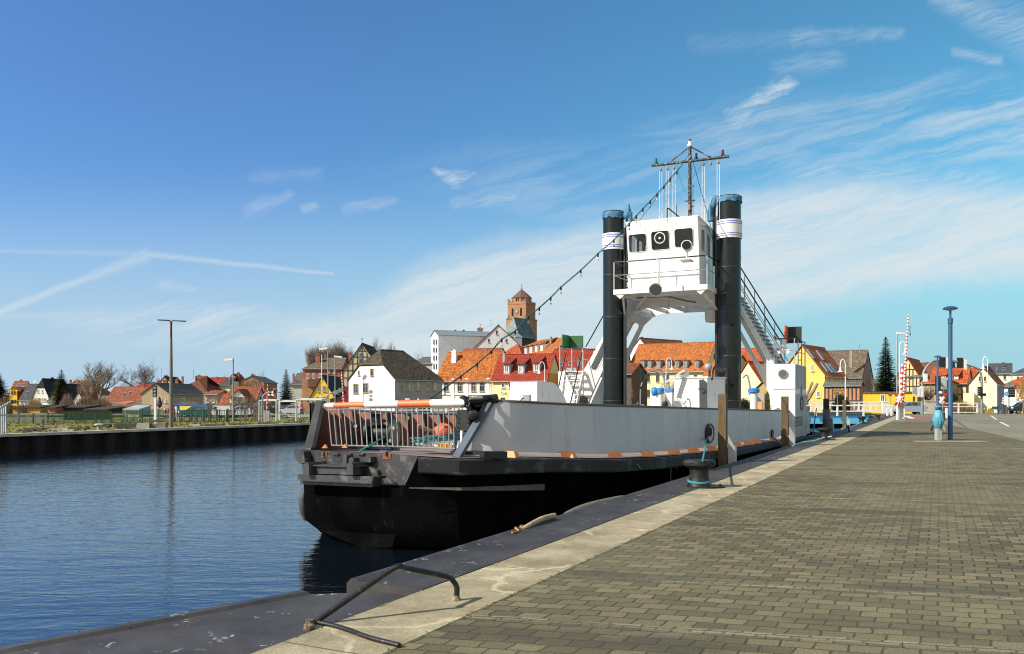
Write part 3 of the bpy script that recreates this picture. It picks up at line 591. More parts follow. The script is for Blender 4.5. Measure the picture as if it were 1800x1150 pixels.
M_PILE = mat('pile_green_black', (0.006, 0.009, 0.008), 0.30, 0.1, 0.2, 0.9, 0.05, 8, (0.014, 0.018, 0.016), 0.10)
M_TARP = mat('blue_tarpaulin', (0.045, 0.16, 0.27), 0.6, 0, 0.3, 3, 0.9, 9)
M_BLUE = mat('cap_blue', (0.03, 0.20, 0.48), 0.45, 0, 0.15, 3)
M_NAVY = mat('band_blue', (0.03, 0.06, 0.38), 0.5)
M_GREYM = mat('grey_paint', (0.30, 0.31, 0.30), 0.5, 0, 0.1, 3)
M_MACH = mat('machinery_black', (0.018, 0.018, 0.018), 0.4, 0.2, 0.4, 4, 0.2, 15, (0.07, 0.05, 0.035), 0.15)
M_HOLE = mat('dark_opening', (0.004, 0.004, 0.004), 0.9)
M_TGL, _w, _b = newmat('tinted_glass')
_w.put(_b.inputs['Base Color'], (0.02, 0.028, 0.03)); _b.inputs['Roughness'].default_value = 0.05; _b.inputs['Alpha'].default_value = 0.22
MASTM = mat('mast_paint', (0.030, 0.032, 0.028), 0.45, 0.2, 0.4, 6, 0, 1, (0.5, 0.48, 0.42), 0.22)
M_WSH = M_WHITE

def interp(t, x):
    if x <= t[0][0]: return t[0][1]
    for (a, b), (c, d) in zip(t, t[1:]):
        if x <= c: return b+(d-b)*(x-a)/(c-a)
    return t[-1][1]
ZD = [(13.3, .66), (13.7, .61), (15.5, .555), (17, .46), (19, .40), (23.7, .28), (35, .116), (45.6, -.05), (56, 0.05)]
VS = [(13.3, -8.6), (13.7, -8.0), (14.5, -7.5), (15.5, -7.0), (17, -6.2), (18.95, -5.72), (21, -5.55), (23.7, -5.5), (45, -5.5), (48, -5.8), (51, -7.2), (52.5, -9)]
VP = [(13.95, -11.9), (15, -12.75), (17, -13.9), (20, -14.6), (28, -15.7), (38, -17.0), (45, -17.0), (50, -15.5), (52.5, -13)]
zd = lambda u: interp(ZD, u); vs = lambda u: interp(VS, u); vp = lambda u: interp(VP, u)
def pxof(p): return 900+F*p.x/p.y
ferry = thing('ferry', 'grey and black car ferry with a white wheelhouse on a portal between two black piles', 'ferry', U(14, -10, WZ))

ST = [13.7, 14.5, 15.5, 17, 18.95, 21, 23.7, 30, 38, 45, 48, 51, 52.5]
def outline(FL, FR, ins, z=None, du=0.0):
    pts = [V(FL), V(FR)]
    for u in ST:
        fr = min(1, (u-13.3)/4); p = U(u+du, vs(u)-ins*fr-(0.0 if fr > .9 else 0), 0); p.z = (zd(u) if z is None else z); pts.append(p)
    for u in reversed(ST):
        fr = min(1, (u-13.3)/4); p = U(u+du+0.4, vp(u+0.4)+ins*fr, 0); p.z = (zd(u) if z is None else z); pts.append(p)
    return pts
FL0 = P(531, 790, 17.8); FR0 = P(735, 802, 15.77)
L0 = outline(FL0, FR0, 0)
L1 = outline(P(544, 852, 17.85), P(712, 853, 15.9), 0.30, 0.0, 0.05)
L2 = outline(P(534, 880, 17.8), P(705, 885, 16.0), 0.5, -0.38, 0.1)
L3 = outline(P(538, 915, 17.8), P(700, 920, 16.1), 0.6, -0.80, 0.2)
L4 = outline(P(560, 932, 17.7), P(695, 940, 16.3), 0.7, -1.0, 0.35)
L5 = outline(P(641, 966, 16.6), P(690, 962, 16.7), 0.9, -1.22, 0.6)
L6 = outline(P(660, 1020, 17.6), P(700, 1020, 17.4), 1.6, -2.2, 1.5)
def deepen(L, z):
    return [V((p.x, p.y, z if i > 1 else p.z)) for i, p in enumerate(L)]
nS = 2+len(ST)
MB().grid([L0[nS:]+L0[:2], L1[nS:]+L1[:2]]).build('hull_upper', M_HULLF, ferry, 20)
MB().grid([L0[1:nS+1], L1[1:nS+1]]).build('hull_side', M_HULL, ferry, 20)
MB().grid([L1, L2, L3, L4, L5, L6], True).build('hull', M_HULL, ferry, 35)
rows = [[FL0+V((0, 0, .006)), FR0+V((0, 0, .006))]]
for i, u in enumerate(ST): rows.append([L0[len(L0)-1-i]+V((0, 0, .006)), L0[2+i]+V((0, 0, .006))])
MB().grid(rows).build('deck', M_DECK, ferry, 0)
# bow face: stem lip, ramp fender beam, cheeks, ears, notches
bx = (FR0-FL0); bx.z = 0; bl = bx.length; bx.normalize(); bn = V((bx.y, -bx.x, 0))
def BF(px, py, out=0.0):
    p = on_plane(px, py, FL0+V((0, 0, 0)), bn); return p+bn*out
mb = MB(); mb.ext([BF(528, 790, .0), BF(546, 793, 0.0), BF(548, 812, 0), BF(541, 815, 0), BF(531, 806, 0)], bn*0.18); mb.build('corner_fender', M_HULLF, ferry, 0)
mb = MB(); mb.ext([BF(548, 832), BF(680, 836), BF(676, 848), BF(546, 843)], bn*0.34); mb.ext([BF(543, 843), BF(672, 848.5), BF(668, 855), BF(542, 850)], bn*0.22)
mb.build('bow_ledge', M_HULLF, ferry, 0)
mb = MB(); mb.ext([BF(572, 817), BF(652, 819), BF(652, 833), BF(572, 831)], bn*0.30); mb.ext([BF(570, 815.5), BF(655, 817.5), BF(655, 819.5), BF(570, 817.5)], bn*0.36)
mb.build('fender_beam', M_HULLF, ferry, 0)
for a, b in ((566, 575), (641, 652)):
    MB().ext([BF(a, 832, .0), BF(b, 832, .0), BF(b, 816, .0), BF(b-2, 811, 0), BF(a+2, 811, .0), BF(a, 816, 0)], bn*0.46).build('fender_cheek', M_HULLF, ferry, 0)
MB().ext([BF(650, 817), BF(671, 827), BF(672, 836), BF(650, 834)], bn*0.12).build('gusset', M_HULLF, ferry, 0)
MB().ext([BF(678, 840), BF(690, 840), BF(702, 849), BF(680, 849)], bn*0.14).build('gusset', M_HULLF, ferry, 0)
for a, b, y0, y1 in ((614, 620, 798, 817), (624, 632, 803, 817), (650, 662, 801, 812)):
    MB().ext([BF(a, y1), BF(b, y1), BF(b, y0+2), BF((a+b)/2, y0), BF(a, y0+2)], bn*0.16).build('hinge_lug', M_HULLF, ferry, 0)
for a, b in ((566, 576), (674, 688)):
    MB().ext([BF(a, 794.3+(a-566)*0.03), BF(b, 794.3+(a-566)*0.03), BF(b, 804+(a-566)*0.03), BF(a, 804+(a-566)*0.03)], bn*0.02).build('hinge_recess', mat('rust_recess', (0.20, 0.06, 0.02), 0.9, 0, 0.5, 12, 0.5, 30), ferry, 0)
    MB().ext([BF((a+b)/2-1, 794), BF((a+b)/2+1.5, 794), BF((a+b)/2+1.5, 802), BF((a+b)/2-1, 802)], bn*0.06).build('hinge_lug', M_HULLF, ferry, 0)
for i in range(3): MB().ext([BF(586+i*22, 797), BF(598+i*22, 797.4), BF(597+i*22, 800), BF(587+i*22, 799.6)], bn*0.05).build('bracket', M_HULLF, ferry, 0)
MB().tube([P(536, 862, 17.95), P(532.5, 880, 17.9), P(534, 902, 17.9), P(537, 915, 17.9)], [0.05, 0.10, 0.08, 0.03], 8).build('stem_bar', M_HULLF, ferry, 60)
# rubbing strake along the starboard side
path = [FR0+UX*-0.0]+[U(u, vs(u), zd(u)) for u in ST]
path[0] = FR0
rows = []
for i, p in enumerate(path):
    d = (path[min(i+1, len(path)-1)]-path[max(i-1, 0)]); d.z = 0; d.normalize(); n = V((d.y, -d.x, 0)); n = n if n.dot(VX) > 0 or i < 2 else n
    u = p.dot(UX); h = interp([(13.3, .30), (20, .26), (24, .22), (35, .19), (60, .17)], u); o = 0.16
    rows.append([p+n*0.0+V((0, 0, -0.01)), p+n*o+V((0, 0, -0.012)), p+n*(o+.015)+V((0, 0, -0.035)), p+n*(o+.015)+V((0, 0, -h+.03)), p+n*o+V((0, 0, -h)), p-n*0.1+V((0, 0, -h))])
MB().grid(rows, True).build('rubbing_strake', M_FEND, ferry, 25)
MB().box(P(868, 799.5, 16.0)+V((0, 0, 0.0)), 0.50, 0.16, 0.13, (rows[2][0]-rows[1][0])).build('fairlead', M_MACH, ferry, 0)
pa = [q+V((.10, -.20, -.03)) for q in L1[1:5]]
MB().grid([[q+ZX*(d*(.2+.35*i)+(0, .09, .05, 0)[i]) for i, q in enumerate(pa)] for d in (.05, -.05)]).build('draught_stripe', mat('stripe_pale', (0.075, 0.08, 0.055), 0.8, 0, 0.3, 6), ferry, 0)
pa = [onv(735, 855.5, -8.65)+VX*0.03, onv(830, 857.5, -7.9)+VX*.03, onv(927, 855, -7.45)+VX*.03]
st_rows = [[pa[0]+V((0, 0, .012)), pa[1]+V((0, 0, .035)), pa[2]+V((0, 0, .05))], [pa[0]-V((0, 0, .012)), pa[1]-V((0, 0, .035)), pa[2]-V((0, 0, .07))]]

# starboard bulwark
TOP = [(860, 703.5), (866, 704), (1010, 711), (1260, 719), (1373, 722), (1400, 722.5), (1418, 721.5), (1450, 717), (1480, 715)]
def vb(u): return vs(u)-0.33
tp, bt = [], []
us = [14.15+0.3*k for k in range(12)]+[18.0+0.7*k for k in range(10)]+[25.5+1.5*k for k in range(15)]+[48.5, 50]
p0t = onv(866, 704, -7.95); p0b = onv(816, 793.5, -8.30)
bt.append(p0b); tp.append(p0t)
for u in us:
    b_ = U(u, vb(u), zd(u)+0.09)
    if pxof(b_) < 840: continue
    bt.append(b_); t_ = U(u, vb(u)-0.02, 0); x = pxof(t_)
    if x < 880: bt.pop(); continue
    t_.z = ZY(interp(TOP, x), t_.y); tp.append(t_)
def inward(L, d): return [p-VX*d for p in L]
MB().grid([list(r) for r in zip(bt, tp, inward(tp, .03), inward(bt, .03))], True).build('bulwark', M_BULW, ferry, 50)
for i in (4, 13, 19, 23, 26, 29, 32):
    if i < len(bt)-1: MB().beam(bt[i]+VX*.002, tp[i]+VX*.002, 0.012, 0.006, VX).build('weld_seam', M_BULW, ferry, 0)
MB().tube(tp, 0.028, 6).build('bulwark_rim', mat('rim_brown', (0.10, 0.085, 0.075), 0.6, 0, 0.2, 3), ferry, 60)
MB().beam(p0t+V((0, 0, .03))-VX*.02, onv(802.5, 806, -8.15), 0.09, 0.16, VX).build('bulwark_stem', M_SLATE, ferry, 0)
for px in (905, 1007, 1088, 1142, 1188, 1223, 1255, 1299, 1319, 1333, 1362):
    u = min((abs(pxof(U(q/10, vs(q/10)-.12))-px), q/10) for q in range(140, 420))[1]
    z0 = zd(u)+.006
    for_ = [U(u-.11, vs(u)-.02, z0), U(u+.11, vs(u)-.02, z0), U(u+.06, vs(u)-.08, z0+.12), U(u-.06, vs(u)-.08, z0+.12)]
    MB().ext(for_, VX*-0.26).build('bulwark_stay', M_ORANGE, ferry, 0)
def ovalring(c, ax, ay, a, b, r, n=28): return [c+ax*(a*math.cos(2*PI*k/n))+ay*(b*math.sin(2*PI*k/n)) for k in range(n+1)]
hc = onv(1247, 762, vb(24)+0.02); hs = MB().ext(ovalring(hc, UX, ZX, .36, .235, 0)[:-1], VX*0.03)
hz = hs.build('hawse_hole', mat('hawse_pink', (0.55, 0.38, 0.31), 0.6, 0, 0.2, 9), ferry, 0)
MB().tube(ovalring(hc+VX*.02, UX, ZX, .40, .25, 0), 0.035, 8, cap=False).build('hawse_ring', M_MACH, ferry, 60)
MB().ext(ovalring(hc+VX*.03+UX*-.12+ZX*.05, UX, ZX, .20, .13, 0)[:-1], VX*0.03).build('hawse_opening', M_HOLE, ferry, 0)
hc = onv(1357, 764, -5.8); MB().ext(ovalring(hc, UX, ZX, .12, .16, 0)[:-1], VX*0.03).build('hawse_hole', M_ORANGE, ferry, 0)
MB().tube(ovalring(hc+VX*.02, UX, ZX, .14, .18, 0), 0.03, 8, cap=False).build('hawse_ring', M_MACH, ferry, 60)
MB().tube([onv(1357, 770, -5.6), onv(1364, 773, -5.3), onv(1373, 779, -5.0)], .03, 6).build('mooring_tail', M_ROPE, ferry, 60)
for x in (1112, 1136, 1178): MB().beam(onv(x, 817, vs(18.5)-.1)+VX*.12, onv(x+4, 824, vs(18.5)-.1)+VX*.12, .015, .015).build('drain_pipe', M_GALV, ferry, 0)
MB().tube([onv(1161, 800, -5.9)+VX*.25, onv(1165, 853, -5.9)+VX*.2], .008, 5).build('hanging_line', M_GALV, ferry, 0)
# port bulwark seen from inside, with its broad brown stiffener plates
PT = [(545, 706), (566, 712), (600, 720), (692, 725), (800, 728), (940, 729), (1100, 728)]
pb, pt2 = [], []
for k in range(30):
    u = 14.3+k*(30/29); v = vp(u)+0.30; b_ = U(u, v, zd(u)); t_ = U(u, v-.05, 0); t_.z = ZY(interp(PT, pxof(t_)), t_.y); pb.append(b_); pt2.append(t_)
MB().grid([list(r) for r in zip(pb, pt2, [p-VX*.04 for p in pt2], [p-VX*.04 for p in pb])], True).build('port_bulwark', mat('brown_skin_shaded', (0.055, 0.026, 0.020), 0.8, 0, .3, 1.5), ferry, 50)  # inner skin coloured darker to paint the shade in the plate gaps
MB().tube(pt2, 0.035, 6).build('port_rim', M_GREYM, ferry, 60)
for k in range(14):
    u = 15.3+k*1.02+0.02*k*k; v = vp(u)+.30; t_ = U(u, v, 0); zt = ZY(interp(PT, pxof(t_)), t_.y)-.05
    MB().ext([U(u, v, zd(u)), U(u, v+.66, zd(u)), U(u, v+.46, zt), U(u, v, zt)], UX*.04).build('stiffener_plate', M_BROWN, ferry, 0)
a = P(543, 787, 17.9); b = P(560.5, 704, 17.9)
MB().ext([P(535, 787, 17.9), P(548, 787, 17.9), P(566, 705, 17.9), P(555.5, 704, 17.9)], V((0.05, .14, 0))).build('bow_post', mat('post_grey', (0.085, 0.088, 0.092), 0.6, 0, 0.3, 3, 0.3, 12), ferry, 0)
MB().ext([P(556, 704, 17.95), P(566, 705, 17.95), P(585, 712, 18.6), P(582, 700+14, 18.6)], V((0, .1, 0.0))).build('bow_bracket', M_MACH, ferry, 0)
for x, y in ((570, 788), (605, 787.5)): MB().ext([P(x-5, y, 17.7), P(x+5, y, 17.7), P(x+1, y-7, 17.7)], V((0, .1, 0))).build('orange_chock', M_ORANGE, ferry, 0)
# boom gate across the bow
gl = P(568, 713, 18.0); gr = P(822, 707.5, 16.55)
def gp(t, dz=0.0): return gl.lerp(gr, t)+V((0, 0, dz))
gate = [(0, .085, M_BARW), (.085, .31, M_BARO), (.31, .545, M_BARW), (.545, .765, M_BARO), (.765, 1.0, M_BARW)]
for t0, t1, m in gate:
    MB().tube([gp(t0), gp(t1)], .052+.030*t0, 14, .052+.030*t1).build('gate_boom', m, ferry, 60, label=('orange' if m is M_BARO else 'white')+' section of the gate boom')
def gpt(px, py, dn=0.0): return on_plane(px, py, gl, V((gr-gl).y and (gr-gl).cross(ZX)))+V((0, 0, dn))
MB().tube([gpt(577, 720), gpt(660, 717.5), gpt(812, 716)], .014, 6).build('gate_top_rail', M_GALV, ferry, 60)
MB().tube([gpt(583, 783), gpt(700, 785), gpt(800, 789)], .016, 6).build('gate_bottom_rail', M_GALV, ferry, 60)
for k in range(25):
    t = k/24; lean = (1-t)**2
    MB().tube([gpt(577+t*221, 719.5-t*3), gpt(583+t*215-0.0, 783+t*6)], .0125, 6).build('gate_bar', M_GALV, ferry, 60)
for k in range(4): MB().tube([gp(.1+.25*k, -.05), gp(.1+.25*k, -.1)], .012, 6).build('gate_hanger', M_RED, ferry, 60)
# gate machinery at the starboard end
Ym = 16.6
mb = MB(); mb.ext([P(804, 721, Ym), P(823, 720, Ym), P(826, 757, Ym), P(800, 757, Ym)], V((.1, .22, 0))); mb.build('gate_winch_box', mat('winch_grey', (0.055, 0.06, 0.056), 0.5, 0.1, 0.2, 4), ferry, 0)
for i in range(4):
    for x in (805.5, 822): MB().lathe(P(x, 726+i*8.5, Ym-.005), [(.012, 0), (.012, .012)], 8, (0, -1, 0)).build('rivet', M_MACH, ferry, 0)
MB().ext([P(800, 757, Ym+.1), P(804.5, 757, Ym+.1), P(799, 796, Ym+.1), P(794, 796, Ym+.1)], V((.02, .12, 0))).build('gate_leg', M_GREYM if False else M_SLATE, ferry, 0)
MB().ext([P(823, 721, Ym+.2), P(829, 721, Ym+.2), P(826, 790, Ym+.2), P(821, 790, Ym+.2)], V((.02, .12, 0))).build('gate_leg', M_MACH, ferry, 0)
MB().tube([P(813, 706.5, Ym), P(862, 702, Ym+.5)], .085, 12).build('gate_pivot', M_MACH, ferry, 60)
MB().tube([P(812, 706.5, Ym-.05), P(818, 706, Ym)], .115, 14).build('gate_collar', M_MACH, ferry, 60)
MB().tube([P(826, 700.5, Ym-.1), P(848, 699.5, Ym)], .03, 8).build('hydraulic_ram', M_GALV, ferry, 60)
MB().tube([P(846, 700, Ym), P(872, 696.5, Ym+.5)], .045, 8).build('hydraulic_ram', M_MACH, ferry, 60)
for (x0, y0, x1, y1, w_) in ((824, 712, 842, 735, .16), (842, 716, 829, 760, .12), (829, 735, 845, 748, .10), (845, 716, 846, 745, .10), (836, 700, 838, 725, .2), (852, 704, 846, 722, .10), (830, 725, 838, 790, .05)):
    MB().beam(P(x0, y0, Ym+.35), P(x1, y1, Ym+.35), w_, .12, V((0, 1, 0))).build('linkage_arm', M_MACH, ferry, 0)
MB().lathe(P(833, 729, Ym+.2), [(.10, 0), (.10, .25), (.06, .27)], 14, (0, -1, 0)).build('linkage_drum', M_MACH, ferry, 60)
MB().tube([P(811, 795, Ym), P(812, 757, Ym)], .03, 8).build('gate_conduit', M_WHITE, ferry, 60)
for (x, y, r) in ((824, 703, .07), (857, 699, .06), (866, 700, .07), (871, 703, .06)): MB().lathe(P(x, y, Ym+.3), [(r, -.06), (r, .06)], 12, (1, 0, 0)).build('pipe_joint', M_MACH, ferry, 60)
MB().box(P(838, 796, 16.4), 1.0, .3, .06, VX).build('pivot_base', M_MACH, ferry, 0)

# ---------------- piles
def pile(px, Y, rad, ptop, band, tarp, label):
    c = P(px, 700, Y); c = V((c.x, c.y, 0)); zt = ZY(ptop, Y); zb = zd(c.dot(UX))
    pl = MB().lathe(c, [(rad, zb-1.5), (rad, zt)], 40).build('spud_pile', M_PILE, ferry, 40, label=label)
    for z in [zb+1.6+1.95*k for k in range(4)]:
        MB().lathe(c, [(rad+.001, z-.012), (rad+.006, z), (rad+.001, z+.012)], 40, cap=False).build('weld_ring', mat('weld_grey', (.05, .055, .05), .5), pl, 60)
    for z in (zb+2.25, zb+4.9, zb+7.3):
        ang = math.atan2(-c.y, -c.x)+0.25; n = V((math.cos(ang), math.sin(ang), 0))
        MB().lathe(c+n*(rad-.02)+ZX*z, [(.075, 0), (.075, .028)], 16, n).build('socket_hole', M_HOLE, pl, 40)
        MB().lathe(c+V((n.y, -n.x, 0))*-(rad-.02)+ZX*(z+.6), [(.075, 0), (.075, .028)], 16, V((n.y, -n.x, 0))*-1).build('socket_hole', M_HOLE, pl, 40)
    z0, z1 = ZY(band[1], Y), ZY(band[0], Y); MB().lathe(c, [(rad+.005, z0), (rad+.05, z0+.01), (rad+.05, z1-.01), (rad+.005, z1)], 40, cap=False).build('white_band', M_WHITE, pl, 40)
    for z in (z1-.10, z1-.19, z0+.10, z0+.19): MB().lathe(c, [(rad+.045, z-.016), (rad+.055, z-.014), (rad+.055, z+.014), (rad+.045, z+.016)], 40, cap=False).build('blue_stripe', M_NAVY, pl, 60)
    # wrinkled tarpaulin cap
    rng = random.Random(int(px)); rows = []; zc = ZY(tarp, Y); n = 44; zlow = [rng.uniform(-.06, .05) for _ in range(n)]
    for j in range(7):
        f = j/6; rr = rad+.03 if f < .8 else rad*(1-(f-.8)*3.8)
        rows.append([c+V((math.cos(2*PI*k/n)*(rr+rng.uniform(-.02, .03)), math.sin(2*PI*k/n)*(rr+rng.uniform(-.02, .03)), zc+zlow[k]*(1-f)+(zt+.07-zc)*f+rng.uniform(-.015, .02))) for k in range(n)])
    rows.append([c+V((0, 0, zt+.10))]*n)
    MB().grid(rows, True).build('tarpaulin_cover', M_TARP, pl, 60)
    return c, zt, zb
pcL = pile(1078.5, 40.0, .49, 373, (412, 441), 385, 'port black pile'); pcR = pile(1282, 37.6, .50, 346, (388.5, 421), 357, 'starboard black pile')
# guide channels and hoses on the inboard sides
for (c, zt, zb), sgn in ((pcL, 1), (pcR, -1)):
    o_ = c+VX*sgn*.56
    MB().box(o_+ZX*(zt/2+zb/2-.4), .10, .22, zt-zb-.8, VX).build('pile_guide', M_BLACK, ferry, 0)
    MB().tube([o_+VX*sgn*.10+ZX*(zt-.3), o_+VX*sgn*.12+ZX*(zt-1.6), o_+VX*sgn*.10+ZX*(zt-3)], .07, 8).build('hose', M_RUBBER, ferry, 60)
    tt = [(o_+VX*sgn*.02+ZX*(zt-.35)), (o_+VX*sgn*.14+ZX*(zt-.1)), (o_+VX*sgn*.16+ZX*(zt+.28))] if sgn > 0 else [(o_+ZX*(zt+.1)), (o_+VX*sgn*.12+ZX*(zt-.25)), (o_+VX*sgn*.26+ZX*(zt-.6)), (o_+VX*sgn*.24+ZX*(zt-1.0))]
    MB().tube(catmull(tt, 4), [.16]*(4*(len(tt)-1)+1) if sgn < 0 else [.18, .2, .22, .2, .16, .15, .11, .09, .07], 10).build('tarpaulin_wrap', M_TARP, ferry, 60)
    if sgn > 0: MB().tube([o_+VX*.25+ZX*(zt-.1), o_+VX*.25+ZX*(zt-.75)], .12, 10).build('tarpaulin_wrap', M_TARP, ferry, 60)
for k in range(6):
    z = 6.9+.42*k; c = pcL[0]+VX*.55
    MB().tube([c+ZX*z, c+VX*.28+ZX*(z+.05), c+VX*.30+ZX*(z-.1), c+VX*.05+ZX*(z-.13)], .022, 6).build('step_iron', M_BLACK, ferry, 60)

# ---------------- portal
uf, ub = 38.9, 41.7
OUT = [(-5.75, .15), (-5.75, 2.6), (-6.5, 3.27), (-8.35, 6.5), (-13.45, 6.5), (-15.5, 3.12), (-16.8, 3.0), (-16.8, 0.1), (-15.9, .1), (-15.2, 1.78), (-14.55, 3.08),
       (-13.35, 5.5), (-12.95, 5.85), (-12.4, 6.02), (-9.5, 6.02), (-8.95, 5.85), (-8.55, 5.5), (-7.3, 3.2), (-6.7, 1.93), (-6.55, .15)]
OUT = [(v, z) for v, z in OUT]
HOLES = [capsule((-7.02, 3.45), (-8.15, 5.55), .205), capsule((-14.95, 3.30), (-13.80, 5.45), .20)]
for u_ in (uf, ub): plate('portal_frame', M_WHITE, ferry, (U(u_, 0, 0), VX, ZX), OUT, HOLES, .06)
def webbing(a, b, name='portal_flange', inset=0.0):
    p = [U(uf+.03, a[0], a[1]), U(uf+.03, b[0], b[1]), U(ub-.03, b[0], b[1]), U(ub-.03, a[0], a[1])]
    n = (p[1]-p[0]).cross(p[2]-p[1]).normalized()*.03; MB().ext([q-n for q in p], n*2).build(name, M_WHITE, ferry, 0)
for a, b in (((-6.5, 3.30), (-8.35, 6.5)), ((-15.5, 3.15), (-13.45, 6.5)), ((-13.35, 5.5), (-12.95, 5.85)), ((-8.55, 5.5), (-8.95, 5.85))): webbing(a, b)
for v in (-13.0, -12.2, -11.2, -10.2, -9.2): MB().box(U(40.3, v, 6.12), 2.75, .05, .2, UX).build('cross_beam', M_WHITE, ferry, 0)
# flange rims round the leg cut-outs
for hcap in HOLES:
    for u_ in (uf, ub): MB().tube([U(u_, v, z) for v, z in hcap+[hcap[0]]], .045, 6, cap=False).build('cutout_rim', M_WHITE, ferry, 60)
# deckhouses at the feet
def house(v0, v1, z1, u0, u1, nm):
    MB().hexa([U(u0, v0, zd(u0)-.1), U(u0, v1, zd(u0)-.1), U(u1, v1, zd(u0)-.1), U(u1, v0, zd(u0)-.1)], [U(u0, v0, z1), U(u0, v1, z1), U(u1, v1, z1), U(u1, v0, z1)]).build(nm, M_WHITE, ferry, 0)
house(-6.52, -5.60, 3.27, uf-.08, 42.25, 'deckhouse'); house(-16.85, -15.55, 3.10, uf-.08, 42.2, 'deckhouse')
M_PANEL = mat('side_shade_grey', (0.33, 0.325, 0.315), .5, 0, .1, 1, 0, 1, (.36, .37, .37), .2, True)  # white house side toned down to grey, its shade put into the colour
MB().box(U(40.6, -5.60, 2.72), 3.2, .03, 1.05, UX).build('side_panel', M_PANEL, ferry, 0)
for q in (39.5, 40.6, 41.6): MB().box(U(q, -5.585, 2.72), .05, .03, 1.05, UX).build('panel_rib', M_GALV, ferry, 0)
MB().box(U(40.6, -5.595, 1.0), 3.36, .025, 1.9, UX).build('side_shell', M_PANEL, ferry, 0)
MB().box(U(uf-.09, -6.06, 2.18), .9, .02, .03, VX).build('house_seam', M_GALV, ferry, 0)
pc = onu(1376, 657, uf-.10); MB().lathe(pc, [(.21, -.0), (.21, .035), (.175, .04)], 28, -UX).build('porthole', M_GALV, ferry, 40)
MB().lathe(pc-UX*.036, [(.17, 0), (.17, .012)], 28, -UX).build('porthole_glass', mat('porthole_dark', (.10, .11, .10), .25), ferry, 40)
text('ship_name', 'WEDERSTRDUNG', mat('lettering', (.07, .07, .065), .6), ferry, on_plane(1404, 742, VX*-5.575, VX), UX, ZX, .62, .004, .50)
MB().box(on_plane(1408.5, 691, VX*-5.585, VX), .18, .03, .62, UX).build('draught_mark', M_BLACK, ferry, 0)
rc = on_plane(1409, 709, VX*-5.58, VX)
MB().tube(ovalring(rc, UX, ZX, .42, .30, 0), .03, 6, cap=False).build('load_line_ring', M_BLACK, ferry, 60)
MB().box(rc, .5, .02, .035, UX).build('load_line_bar', M_BLACK, ferry, 0)
# rails on both deckhouses, position-light boards
def rail(pts, h, name, mid=True, m=M_GALV, mt=M_BLACK, post=1.0):
    for a, b in zip(pts, pts[1:]):
        a = V(a); b = V(b); MB().tube([a+ZX*h, b+ZX*h], .028, 6).build(name+'_top_rail', mt, ferry, 60)
        if mid: MB().tube([a+ZX*h*.52, b+ZX*h*.52], .018, 6).build(name+'_mid_rail', m, ferry, 60)
        n = max(1, round((b-a).length/post))
        for k in range(n): p = a.lerp(b, k/n); MB().tube([p, p+ZX*h], .026, 6).build(name+'_post', m, ferry, 60)
    MB().tube([V(pts[-1]), V(pts[-1])+ZX*h], .026, 6).build(name+'_post', m, ferry, 60)
rail([U(uf, -6.5, 3.27), U(uf, -5.64, 3.27), U(42.2, -5.64, 3.27)], 1.12, 'house', post=1.1)
rail([U(42.0, -15.6, 3.1), U(uf, -15.6, 3.1)], 1.12, 'house', post=1.6)
rail([U(42.0, -16.8, 3.1), U(uf, -16.8, 3.1)], 1.25, 'house', post=1.6)
g1 = onu(1012, 601, 40.2)
MB().box(g1, .78, .12, .60, VX).build('green_light_board', mat('board_green', (0.015, 0.085, 0.028), .5, 0, .12, 3), ferry, 0)
MB().box(g1-UX*.45-VX*.37, .06, .85, .66, VX).build('green_board_side', mat('board_green_side', (0.02, 0.13, 0.04), .5, 0, .12, 3), ferry, 0)
g2 = onu(1396.5, 589, 40.2); MB().box(g2, .62, .06, .74, VX).build('red_light_board', mat('board_black', (0.012, .02, .017), .5), ferry, 0)
MB().box(g2-UX*.42-VX*.30, .06, .8, .78, VX).build('red_board_side', mat('board_red', (0.62, 0.16, 0.09), .5), ferry, 0)
mb = MB(); q = onu(1375, 610, uf+.5)
mb.beam(onu(1377, 595, uf+.5), onu(1377, 610, uf+.5), .20, .2); mb.beam(onu(1377, 611, uf+.5), onu(1364, 624, uf+.5), .17, .17); mb.beam(onu(1378, 611, uf+.5), onu(1388, 620, uf+.5), .17, .17)
mb.build('davit', M_WHITE, ferry, 0)
MB().tube([onu(1362, 597, uf+.8), onu(1362.5, 590, uf+.8)], .06, 8).build('lamp', M_ORANGE, ferry, 60)
# stair rails climbing the starboard leg
for dv, du_, z_, m, r in ((.0, .2, 1.28, M_BLACK, .030), (.0, 2.6, 1.28, M_BLACK, .030), (0, .2, .75, M_GALV, .018), (0, 2.6, .75, M_GALV, .018), (0, 2.6, .35, M_GALV, .018)):
    a = U(uf+du_, -6.3, 3.2+z_*.9); b = U(uf+du_, -8.5, 6.9+z_*.9); MB().tube([a, b], r, 6).build('stair_rail', m, ferry, 60)
for k in range(5):
    for du_ in (.2, 2.6):
        t = k/4; p = U(uf+du_, -6.45-1.85*t, 3.35+3.2*t); MB().tube([p, p+ZX*1.15], .02, 6).build('stair_post', M_GALV, ferry, 60)
for k in range(16):
    t = (k+.5)/16; MB().box(U(uf+1.4, -6.45-1.87*t, 3.36+3.2*t), .2, 1.6, .04, VX).build('stair_tread', M_GREYM, ferry, 0)
for du_ in (.2, 2.6): MB().tube([U(uf+du_, -15.5, 4.3), U(uf+du_, -13.3, 7.9)], .03, 6).build('stair_rail', M_BLACK, ferry, 60)
